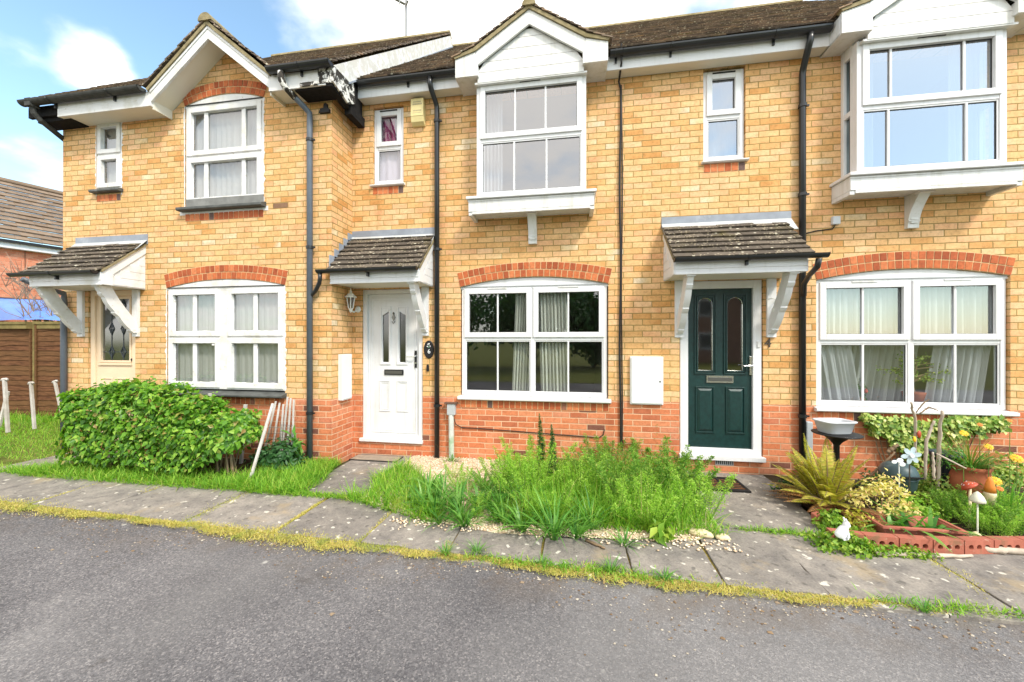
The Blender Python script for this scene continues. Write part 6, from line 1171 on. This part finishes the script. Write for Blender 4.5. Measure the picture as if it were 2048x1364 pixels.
# fern
def frond(Lg, curl, az, el, npin=26, base=(0, 0, 0), wmax=.085):
    t = np.linspace(0, 1, 14); d = np.array([math.cos(az), math.sin(az)]); rr_ = Lg * t * math.cos(el); c = np.stack([base[0] + d[0] * rr_, base[1] + d[1] * rr_, base[2] + Lg * t * math.sin(el) - curl * t ** 2.2 * Lg], 1); tt = np.linspace(.10, .99, npin); pc = np.stack([np.interp(tt, t, c[:, k]) for k in range(3)], 1); tan = unit(np.gradient(pc, axis=0)); side = unit(np.cross(tan, [0, 0, 1.])); nr = unit(np.cross(side, tan)); wl = wmax * np.sin(np.pi * np.clip(tt * .93 + .10, 0, 1)) ** .8 + .008
    P = np.concatenate([pc, pc]); D = np.concatenate([side + tan * .35 - nr * .12, -side + tan * .35 - nr * .12]) + rng.normal(0, .06, (2 * npin, 3)); N = np.concatenate([nr, nr]); V, F = leaves(P, D, N, np.concatenate([wl, wl]), .0125, .05, .1); b = MB(); b.tube([tuple(q) for q in c], [.005 * (1 - .8 * k / 13) for k in range(14)], 4, caps=False); return (V, F, 0), (np.array(b.v), tri(np.array(b.f)), 1)
def fern(lab, loc, fr, mat, name='fern'):
    ps = [p for f in fr for p in frond(*f)]; t = thing(name, lab, 'fern', loc); V, F, m_ = join(ps); V = V + np.array(loc); np_obj('fronds', V, F[m_ == 0], M[mat], t); np_obj('stalks', V, F[m_ == 1], M['bark'], t); return t
g = gr(1655, 1015); fr = []
for k in range(46): az = random.uniform(0, 6.28); el = R(random.uniform(42, 84)); fr.append((random.uniform(.50, .88), random.uniform(.10, .45), az, el, 48, (random.uniform(-.05, .05), random.uniform(-.05, .05), 0), random.uniform(.045, .07)))
for k in range(12): fr.append((random.uniform(.42, .62), random.uniform(.2, .35), random.uniform(2.4, 5.2), R(random.uniform(20, 38)), 40, (0, 0, .03), .06))
fern('big yellow green fern beside the path to the green door', (g[0], g[1], 0), fr, 'fern'); fr = [(random.uniform(.34, .58), random.uniform(.15, .3), random.uniform(2.6, 5.2), R(random.uniform(10, 26)), 30, (0, 0, .05), .05) for k in range(34)]; fern('withered brown fern fronds lying below the yellow green fern', (g[0] + .02, g[1] - .08, 0), fr, 'dead_fern', 'withered_fern')
fr = [(random.uniform(.28, .42), random.uniform(.2, .4), random.uniform(-.5, .5) + (0 if k % 2 else .3), R(random.uniform(15, 30)), 26, (0, 0, .08), .05) for k in range(5)]; g = gr(1745, 1030); fern('low arching fern frond behind the trough', (g[0], g[1], .08), fr, 'fern')
# variegated shrub with twigs
g = gr(1745, 1050); C = [(0, 0, .33), (.13, .03, .36), (.20, -.02, .23), (-.10, .0, .24), (.28, 0, .14), (.06, -.05, .17), (.24, .06, .33)]; vp = []
for c in C: V, F = bush(.085, .07, .08, 100, .040, .45, -.06, .8, .3); vp.append((V + np.array(c), F, 0))
V, F, _ = join(vp); tb = MB()
for c in C: tb.tube([(.05, 0, 0), (c[0] * .5 + .03, c[1], c[2] * .6), c], [.008, .006, .003], 5)
plant('variegated_shrub', 'shrub with cream and pink tinged leaf clusters right of the fern', 'shrub', (g[0], g[1], 0), [('foliage', V, F, 'variegated'), ('stems', *tw(tb), 'bark')])
def gcover(name, lab, cat, px, py, rx, ry, h, n, lf, mat, asp=.6, z0=0.): g = gr(px, py); V, F = bush(rx, ry, h, n, lf, asp, z0, .7, .3); return plant(name, lab, cat, (g[0], g[1], 0), [('foliage', V, F, mat)])
gcover('ground_cover', 'bright green creeping plant spilling over the left edging bricks', 'plant', 1690, 1098, .26, .13, .12, 1100, .032, 'ground_leaf', .8); gcover('ground_cover', 'low green creeping plant in front of the middle edging bricks', 'plant', 1800, 1112, .30, .05, .07, 420, .028, 'ground_leaf', .8)
gcover('ground_cover', 'small leaved green plant between the barbecue and the terracotta pot', 'plant', 1880, 1010, .24, .20, .36, 1700, .034, 'ivy', .6); gcover('ground_cover', 'yellowish leafy plant behind the broken pot', 'plant', 1665, 1062, .13, .10, .17, 500, .036, 'ground_leaf', .7); gcover('ground_cover', 'dark leaved plant at the foot of the wall left of the fern', 'plant', 1575, 985, .14, .08, .14, 320, .04, 'dark_leaf', .6)
gcover('ground_cover', 'leafy plant under the wind spinner', 'plant', 1828, 985, .20, .15, .24, 800, .036, 'ground_leaf', .6); gcover('ground_cover', 'pale leafy plant at the left of the terracotta pot', 'plant', 1905, 985, .16, .14, .33, 900, .032, 'ivy', .6); gcover('ground_cover', 'bright leafy plant between the trough and the barbecue', 'plant', 1838, 1035, .22, .12, .20, 900, .032, 'feather', .5); gcover('ground_cover', 'brownish leafy plant between the fern and the trough', 'plant', 1720, 1062, .16, .10, .16, 500, .036, 'fern', .5); gcover('ground_cover', 'dark leafy plant behind the variegated shrub', 'plant', 1755, 985, .20, .12, .22, 600, .04, 'dark_leaf', .5)
V, F = bush(.30, .10, .42, 700, .05, .55, .1, .7, .3); g = gr(1850, 935); plant('garden_shrub', 'leafy shrub with pale new leaves standing behind the bleached branches', 'shrub', (g[0], -.28, 0), [('foliage', V, F, 'ivy')])
for px, py, s, lab in ((1985, 1068, .85, 'feathery green plant behind the cream toadstool'), (2040, 1075, .95, 'feathery green plant at the right edge of the photo'), (1935, 1050, .7, 'small feathery green plant right of the trough'), (1965, 1045, .75, 'feathery green plant hiding the stalk of the red toadstool'), (1925, 1030, .65, 'feathery green plant left of the toadstool ornaments'), (1958, 1068, .62, 'low feathery plant in front of the pale toadstool stalk'), (1995, 1080, .7, 'low feathery plant just behind the right edging bricks'), (2030, 1050, 1.05, 'tallest feathery plant of the bed at the right edge'), (1905, 1040, .7, 'feathery plant behind the right end of the trough'), (2010, 1030, .9, 'feathery green plant below the toadstool ornaments'), (1720, 1075, .35, 'tiny feathery plant beside the white rabbit')):
    tt = copy_tree([o for o in col.objects if o.name == ('feathery_weed', 'feathery_weed.002', 'feathery_weed.001', 'feathery_weed.004')[px % 4]][0]); tt['label'] = lab; tt['group'] = 'feathery plants in the flower bed'; tt.name = 'feathery_plant'; g = gr(px, py); tt.location = (g[0], g[1], 0); tt.scale = (s * .85, s * .85, s * (.7 + .5 * ((px * 7) % 10) / 10)); tt.rotation_euler = (0, 0, px)
V, F = strap_clump(90, .62, .013, spread=.45, bend=.8); g = gr(2022, 1040); plant('tall_grass_plant', 'tall grassy leaved plant at the right edge of the flower bed', 'plant', (g[0], g[1], 0), [('leaves', V, F, 'strap')])
V, F = strap_clump(60, .42, .012, spread=.5, bend=.8); g = gr(1990, 1010); plant('tall_grass_plant', 'arching grassy plant behind the toadstool ornaments', 'plant', (g[0], g[1], 0), [('leaves', V, F, 'dark_leaf')])
# tub on a pedestal table
px_ = lambda px, t: ((-740 * CS + (px - 1024) * CC) * t, -CAM_D + (740 * CC + (px - 1024) * CS) * t)
x, y = px_(1673, .0052); t = thing('pedestal_table', 'black pedestal table standing behind the fern', 'table', (x, y, 0)); b = MB(); b.lathe([(.14, 0), (.13, .02), (.03, .04), (.026, .08), (.026, .52), (.05, .555), (.10, .60), (.14, .622), (.205, .632), (.21, .642), (.20, .645)], (x, y, 0), 28); b.build('table', M['dark'], t, True)
t = thing('washing_tub', 'pale grey plastic tub on the black pedestal table', 'tub', (x, y, .645)); b = MB(); n = 28; pr = [(.118, .648, .85), (.125, .655, .85), (.152, .758, .85), (.168, .764, .85), (.170, .776, .85), (.153, .776, .85), (.146, .765, .85), (.118, .664, .85)]; b.lathe([(r_, z) for r_, z, _ in pr], (0, 0, 0), n); V = np.array(b.v)
ang = np.arctan2(V[:, 1], V[:, 0]); rad = np.hypot(V[:, 0], V[:, 1]); sq = 1 / (np.abs(np.cos(ang)) ** 5 + np.abs(np.sin(ang)) ** 5) ** .2; V[:, 0] = np.cos(ang) * rad * sq; V[:, 1] = np.sin(ang) * rad * sq * .72; ca, sa = math.cos(.18), math.sin(.18); b.v = [(x - .02 + v[0] * ca - v[1] * sa, y + v[0] * sa + v[1] * ca, v[2]) for v in V]; b.build('tub', M['tub'], t, True)
# barbecue
x, y = px_(1797, .00484); t = thing('barbecue', 'small dusty dark green lidded barbecue behind the variegated shrub', 'barbecue', (x, y, 0)); b = MB(); b.lathe([(.138, .30), (.142, .315), (.137, .345), (.115, .395), (.07, .42), (.03, .428)], (x, y, 0), 26); b.build('lid', M['bbq'], t, True); b = MB(); b.lathe([(.04, .12), (.08, .13), (.122, .20), (.134, .285), (.141, .296), (.13, .298)], (x, y, 0), 26); b.build('bowl', M['bbq'], t, True); b = MB(); b.box(x - .09, x + .09, y - .152, y - .137, .318, .333); b.build('handle', M['dark'], t); b = MB(); b.box(x - .035, x + .035, y - .02, y + .02, .425, .455); b.build('lid_knob', M['dark'], t)
b = MB()
for k in range(3): a = k * 2.09 + .5; b.tube([(x + .09 * math.cos(a), y + .09 * math.sin(a), .15), (x + .15 * math.cos(a), y + .15 * math.sin(a), 0)], .010, 6); b.build('leg', M['dark'], t); b = MB()
# wind spinner
x, y = px_(1822, .0046); z = CAM_H - (912 - 683) * .0046; t = thing('wind_spinner', 'pale blue six petalled wind spinner flower on a thin stem', 'ornament', (x, y, 0)); b = MB(); b.tube([(x, y + .015, 0), (x, y + .015, z)], .005, 6); b.build('stem', M['steel_dark'], t)
for k in range(6):
    a = k * math.pi / 3 + .2; n = 12; pts = [(.014 + .034 * (1 - math.cos(math.pi * q / n)), .020 * math.sin(math.pi * q / n)) for q in range(n + 1)] + [(.014 + .034 * (1 - math.cos(math.pi * q / n)), -.020 * math.sin(math.pi * q / n)) for q in range(n - 1, 0, -1)]; b = MB(); b.prism([(x + u * math.cos(a) - v * math.sin(a), z + u * math.sin(a) + v * math.cos(a)) for u, v in pts], 'y', y - .006 + .004 * (k % 2), y - .002 + .004 * (k % 2)); b.build('petal', M['pale_blue'], t)
b = MB(); b.lathe([(.016, -.012), (.018, 0), (.010, .012)], (0, 0, 0), 10); b.v = [(x + v[0], y - .008 + v[2], z + v[1]) for v in b.v]; b.build('hub', M['white_paint'], t)
x, y = px_(1800, .0046); z = CAM_H - (922 - 683) * .0046; b = MB()
for k, (dx, dz, s_) in enumerate(((0, 0, 1.), (-.045, -.015, .8), (.02, -.035, .9))): b.lathe([(.001, -.004), (.028 * s_, 0), (.020 * s_, .006), (.002, .008)], (0, 0, 0), 10); n_ = 40; b.v[-n_:] = [(x + dx + v[0], y + v[2], z + dz + v[1] * .8) for v in b.v[-n_:]]
b.tube([(x, y + .01, 0), (x, y + .01, z)], .004, 5); o = b.build('metal_flower', M['white_paint'], None, loc=(x, y, 0)); tag(o, 'white metal flower ornament left of the wind spinner', 'ornament')
# pots with plants
x, y = px_(1893, .0049); t = thing('flower_pot', 'navy blue plastic pot behind the terracotta pot', 'pot', (x, y, 0)); b = MB(); b.lathe([(.08, 0), (.115, .47), (.125, .48), (.125, .51), (.11, .51), (.105, .46)], (x, y, 0), 22); b.build('pot', M['navy_pot'], t, True); b = MB(); b.lathe([(.001, .465), (.105, .466)], (x, y, 0), 18); b.build('potting_soil', M['soil'], t)
x, y = px_(1940, .0047); t = thing('flower_pot', 'large round terracotta pot holding the grassy plant', 'pot', (x, y, 0)); b = MB(); b.lathe([(.08, 0), (.11, .10), (.138, .24), (.136, .34), (.120, .39), (.128, .40), (.132, .435), (.120, .435), (.112, .38)], (x, y, 0), 26); b.build('pot', M['terracotta'], t, True); b = MB(); b.lathe([(.001, .40), (.114, .401)], (x, y, 0), 18); b.build('potting_soil', M['soil'], t)
V1, F1 = strap_clump(120, .30, .010, spread=.75, bend=.7); V2, F2 = strap_clump(60, .46, .008, spread=.55, bend=.35); V3, F3 = bush(.16, .13, .22, 500, .035, .25, 0, .7, .6); plant('pot_plant', 'grassy plant with bronze blades in the terracotta pot', 'plant', (x, y, .40), [('foliage', V1, F1, 'strap'), ('bronze_blades', V2, F2, 'bronze_blade'), ('fine_leaves', V3 + [-.10, .02, 0], F3, 'strap')])
def daisy(lab, px, py, tt, mat='petal_yellow', r_=.026, zb=0.):
    x, y = px_(px, tt); z = CAM_H - (py - 683) * tt; t = thing('flower', lab, 'flower', (x, y, zb), 'yellow and orange flowers in the flower bed'); b = MB(); b.tube([(x + .02, y + .02, zb), (x + .01, y + .015, (z + zb) / 2), (x, y, z)], [.004, .003, .0025], 5); b.build('stem', M['stem'], t); n = 22; a = np.arange(n) * 2 * np.pi / n * 1.62; N = unit(np.array([-.2, -.75, .7])); e1 = unit(np.cross(N, [0, 0, 1.])); e2 = np.cross(N, e1); D = np.cos(a)[:, None] * e1 + np.sin(a)[:, None] * e2; V, F = leaves(np.array([x, y, z]) + D * .003 + N * (.002 * (np.arange(n) % 3))[:, None], D, np.broadcast_to(N, (n, 3)), r_ * 1.15, r_ * .55, .1, .2); np_obj('petals', V, F, M[mat], t); b = MB(); b.lathe([(.001, -.002), (r_ * .35, .002), (.001, .006)], (0, 0, 0), 8); q = Vector(N).to_track_quat('Z', 'Y').to_matrix().to_4x4(); b.v = [tuple(Matrix.Translation((x, y, z)) @ q @ Vector(v)) for v in b.v]; b.build('flower_centre', M['petal_orange'], t)
for a in (('yellow flower at the top left of the grassy pot plant', 1928, 867, .0046), ('yellow flower in front of the grassy pot plant', 1978, 894, .0045), ('big yellow flower at the far right edge of the bed', 2034, 917, .0044, 'petal_yellow', .036), ('yellow flower right of the red toadstool', 1992, 962, .0043, 'petal_yellow', .034), ('orange flower below the yellow flower by the toadstool', 2000, 978, .0043, 'petal_orange', .020), ('orange flower high over the pot plant by the window sill', 1960, 850, .0047, 'petal_orange', .016), ('second orange flower over the pot plant, right of the first', 2020, 842, .0047, 'petal_orange', .016)): daisy(*a)
# toadstools, gnome hat, rabbit
def toadstool(lab, px, py, tt, rc, hc, mat, stem='cream_stone', tilt=(0, 0), rs=.012, zb=0., spots=False):
    x, y = px_(px, tt); z = CAM_H - (py - 683) * tt; t = thing('toadstool_ornament', lab, 'ornament', (x, y, zb), 'toadstool ornaments'); b = MB(); b.lathe([(rs * 1.5, zb), (rs, zb + .02), (rs * .8, z)], (x, y, 0), 12); b.build('stalk', M[stem], t, True); b = MB(); pr = [(.012, -.004), (rc * .7, -.008), (rc, 0), (rc * .97, hc * .18), (rc * .72, hc * .55), (rc * .36, hc * .85), (rc * .08, hc)]; b.lathe(pr, (0, 0, 0), 22); q = Matrix.Translation((x, y, z)) @ Matrix.Rotation(tilt[0], 4, 'X') @ Matrix.Rotation(tilt[1], 4, 'Y'); b.v = [tuple(q @ Vector(v)) for v in b.v]; b.build('cap', M[mat], t, True)
    if spots:
        for k in range(9): a = k * 2.4; f = .25 + .6 * ((k * .37) % 1); rr_ = rc * f; zz = hc * (1 - f ** 1.6) * .98 + .002; b = MB(); b.lathe([(.001, -.003), (.008, 0), (.001, .003)], (0, 0, 0), 8); b.v = [tuple(q @ (Vector((rr_ * math.cos(a), rr_ * math.sin(a), zz)) + Vector(v))) for v in b.v]; b.build('cap_spot', M['white_paint'], t)
toadstool('red capped toadstool ornament tilted over the bed', 1940, 975, .0043, .060, .048, 'red_mush', tilt=(R(-30), R(-28)), rs=.011, spots=True); toadstool('pale bell capped toadstool ornament on a thin stalk', 1955, 1004, .0040, .046, .080, 'pale_stone', 'pale_stone', rs=.006); x, y = px_(1952, .00385); toadstool('small cream toadstool ornament sitting on the edging bricks', 1952, 1080, .00392, .050, .062, 'cream_stone', rs=.022, zb=.0)
x, y = px_(1980, .0043); z = CAM_H - (985 - 683) * .0043; t = thing('cone_ornament', 'orange and cream cone shaped ornament behind the red toadstool', 'ornament', (x, y, 0)); b = MB(); b.lathe([(.03, z - .12), (.038, z - .02), (.034, z)], (x, y, 0), 16); b.build('body', M['cream_stone'], t, True); b = MB(); b.lathe([(.036, z), (.030, z + .05), (.019, z + .10), (.011, z + .125), (.002, z + .13)], (x, y, 0), 16); b.build('hat', M['petal_orange'], t, True)
g = gr(1694, 1083, .10); t = thing('rabbit_ornament', 'white rabbit ornament sitting on the edging bricks', 'ornament', (g[0], g[1] + .035, .10)); x, y, z = g[0], g[1] + .035, .102
me = bpy.data.meshes.new('rabbit'); sk = [(-.030, 0, .030, .034), (-.012, 0, .052, .030), (.006, 0, .080, .022), (.016, -.004, .108, .022), (.034, -.006, .106, .012), (.010, .008, .135, .008), (.004, .010, .158, .005), (.010, -.012, .135, .008), (.004, -.016, .158, .005), (.018, .010, .040, .011), (.022, .012, .008, .009), (.018, -.014, .040, .011), (.022, -.016, .008, .009), (-.052, 0, .018, .013), (-.010, -.022, .014, .014), (.018, -.024, .006, .008)]
me.from_pydata([(x + a * 1.15, y + b_, z + c) for a, b_, c, _ in sk], [(0, 1), (1, 2), (2, 3), (3, 4), (3, 5), (5, 6), (3, 7), (7, 8), (2, 9), (9, 10), (2, 11), (11, 12), (0, 13), (0, 14), (14, 15)], []); o = link('figure', me, M['white_paint'], t); md = o.modifiers.new('skin', 'SKIN')
for v, q in zip(me.skin_vertices[0].data, sk): v.radius = (q[3], q[3])
me.skin_vertices[0].data[0].use_root = True; sb = o.modifiers.new('sub', 'SUBSURF'); sb.levels = sb.render_levels = 2
# ivy on the wall, dead branches
n = 2600; X = rng.uniform(3.30, 4.62, n); zb_ = np.interp(X, [3.3, 3.45, 3.6, 3.75, 3.95, 4.05, 4.2, 4.35, 4.62], [.66, .52, .46, .22, .20, .40, .52, .60, .68]) + .05 * np.sin(X * 31) + .03 * np.sin(X * 57); Z = .755 - .03 * rng.random(n) - np.maximum(.72 - zb_, .02) * rng.random(n) ** 1.15; keep = vnoise(np.stack([X, Z], 1), 9., 2) > -.42; P = np.stack([X, -.03 - .10 * rng.random(n), Z], 1)[keep]; m_ = len(P); N = unit(np.array([0, -1., .5]) + rng.normal(0, .4, (m_, 3))); T = rng.normal(0, 1, (m_, 3)) + [0, 0, -.4]; L = rng.uniform(.03, .065, m_); V, F = leaves(P, T - N * np.sum(T * N, 1, keepdims=True), N, L, L * .85, .1, .1); t = thing('ivy', 'variegated ivy climbing the red brick below the right window', 'ivy', (3.9, -.05, 0)); np_obj('foliage', V, F, M['ivy'], t); b = MB()
for k in range(16): x = random.uniform(3.4, 4.5); b.tube([(x * .5 + 1.9, -.04, 0), (x * .8 + .75, -.03, .35), (x, -.03, .70)], [.008, .006, .003], 5)
b.build('stems', M['bark'], t)
def br(lab, pts, r, mat, name='dead_branch', group='bleached branches in front of the ivy'): return stick(name, lab, 'branch', pts, r, mat, group)
p = lambda px, py, tt: (*px_(px, tt), CAM_H - (py - 683) * tt)
br('thick bleached branch standing upright before the ivy', [p(1876, 990, .0048), p(1878, 890, .0048), p(1884, 822, .0047)], .017, 'pale_bark'); br('curved bleached branch left of the thick upright branch', [p(1850, 960, .0048), p(1854, 880, .0048), p(1868, 842, .0048)], .014, 'pale_bark'); br('forked dark twig reaching over the window sill', [p(1832, 920, .0048), p(1830, 838, .0047), p(1822, 806, .0046)], .012, 'pale_bark')
br('thin dark twig arching against the window sill', [p(1832, 826, .0047), p(1848, 806, .0047), p(1858, 800, .0047)], .006, 'bark'); br('arched dark twig between the bleached branches', [p(1840, 828, .0047), p(1858, 815, .0047), p(1876, 822, .0047)], .007, 'bark'); br('short sawn branch lying against the red brick', [p(1776, 906, .0049), p(1796, 890, .0049)], .020, 'bark'); br('slanting brown branch behind the barbecue', [p(1738, 955, .0050), p(1790, 905, .0050)], .012, 'bark'); br('thin pale cane crossing in front of the navy pot', [p(1872, 908, .0044), p(1932, 938, .0043)], .008, 'pale_bark'); br('pale upright cane in front of the navy pot', [p(1868, 960, .0044), p(1866, 905, .0044)], .011, 'pale_bark')
g = p(1838, 870, .0047); o = pebble('red_ornament', 'small red and white ornament hanging on the forked twig', 'ornament', g, (.016, .012, .07), 'red_mush')
g = p(1829, 880, .0047); o = pebble('yellow_ornament', 'small yellow ornament left of the red ornament', 'ornament', g, (.012, .010, .055), 'petal_yellow')
# plants on the inner window sill of the right house
t = thing('potted_tree', 'spreading small tree in a terracotta pot on the sill inside the right window', 'pot plant', (3.98, .17, .85)); b = MB(); b.lathe([(.07, .85), (.10, .98), (.105, 1.0), (.09, 1.0)], (3.98, .17, 0), 18); b.build('pot', M['terracotta'], t, True); b = MB(); b.tube([(3.98, .17, .98), (3.96, .17, 1.12), (4.0, .16, 1.3), (3.97, .16, 1.5)], [.018, .014, .010, .004], 6)
tips = []
for k in range(22): a = random.uniform(-1.3, 1.3); L = random.uniform(.15, .42); z = random.uniform(1.08, 1.35); e = (3.98 + math.sin(a) * L * 1.15, .15 + random.uniform(-.04, .04), z + math.cos(a) * L * .5 - .04); b.tube([(3.98, .17, z), ((3.98 + e[0]) / 2, .16, (z + e[2]) / 2 + .02), e], [.007, .005, .002], 5); tips += [np.array((3.98, .17, z)) * (1 - f) + np.array(e) * f for f in (.45, .6, .75, .9, 1.)]
b.build('branches', M['bark'], t); C = np.array(tips); n = 900; i = rng.integers(0, len(C), n); d = unit(rng.normal(0, 1, (n, 3))); V, F = leaves(C[i] + d * [.05, .02, .05] * rng.random((n, 1)), rng.normal(0, 1, (n, 3)), d + [0, -.6, .3], rng.uniform(.018, .032, n), .016); np_obj('foliage', V, F, M['ivy'], t)
t = thing('houseplant', 'small dark houseplant with a red flower on the sill inside the right window', 'pot plant', (3.42, .17, .85)); V, F = bush(.08, .06, .26, 160, .05, .4, .08, .8, .4); np_obj('foliage', V + [3.42, .17, .85], F, M['dark_leaf'], t); b = MB(); b.lathe([(.04, .85), (.055, .93), (.05, .93)], (3.42, .17, 0), 14); b.build('pot', M['terracotta'], t, True); b = MB(); b.lathe([(.002, .98), (.02, 1.0), (.012, 1.03), (.002, 1.04)], (3.44, .10, 0), 10); b.build('red_flower', M['red_mush'], t)
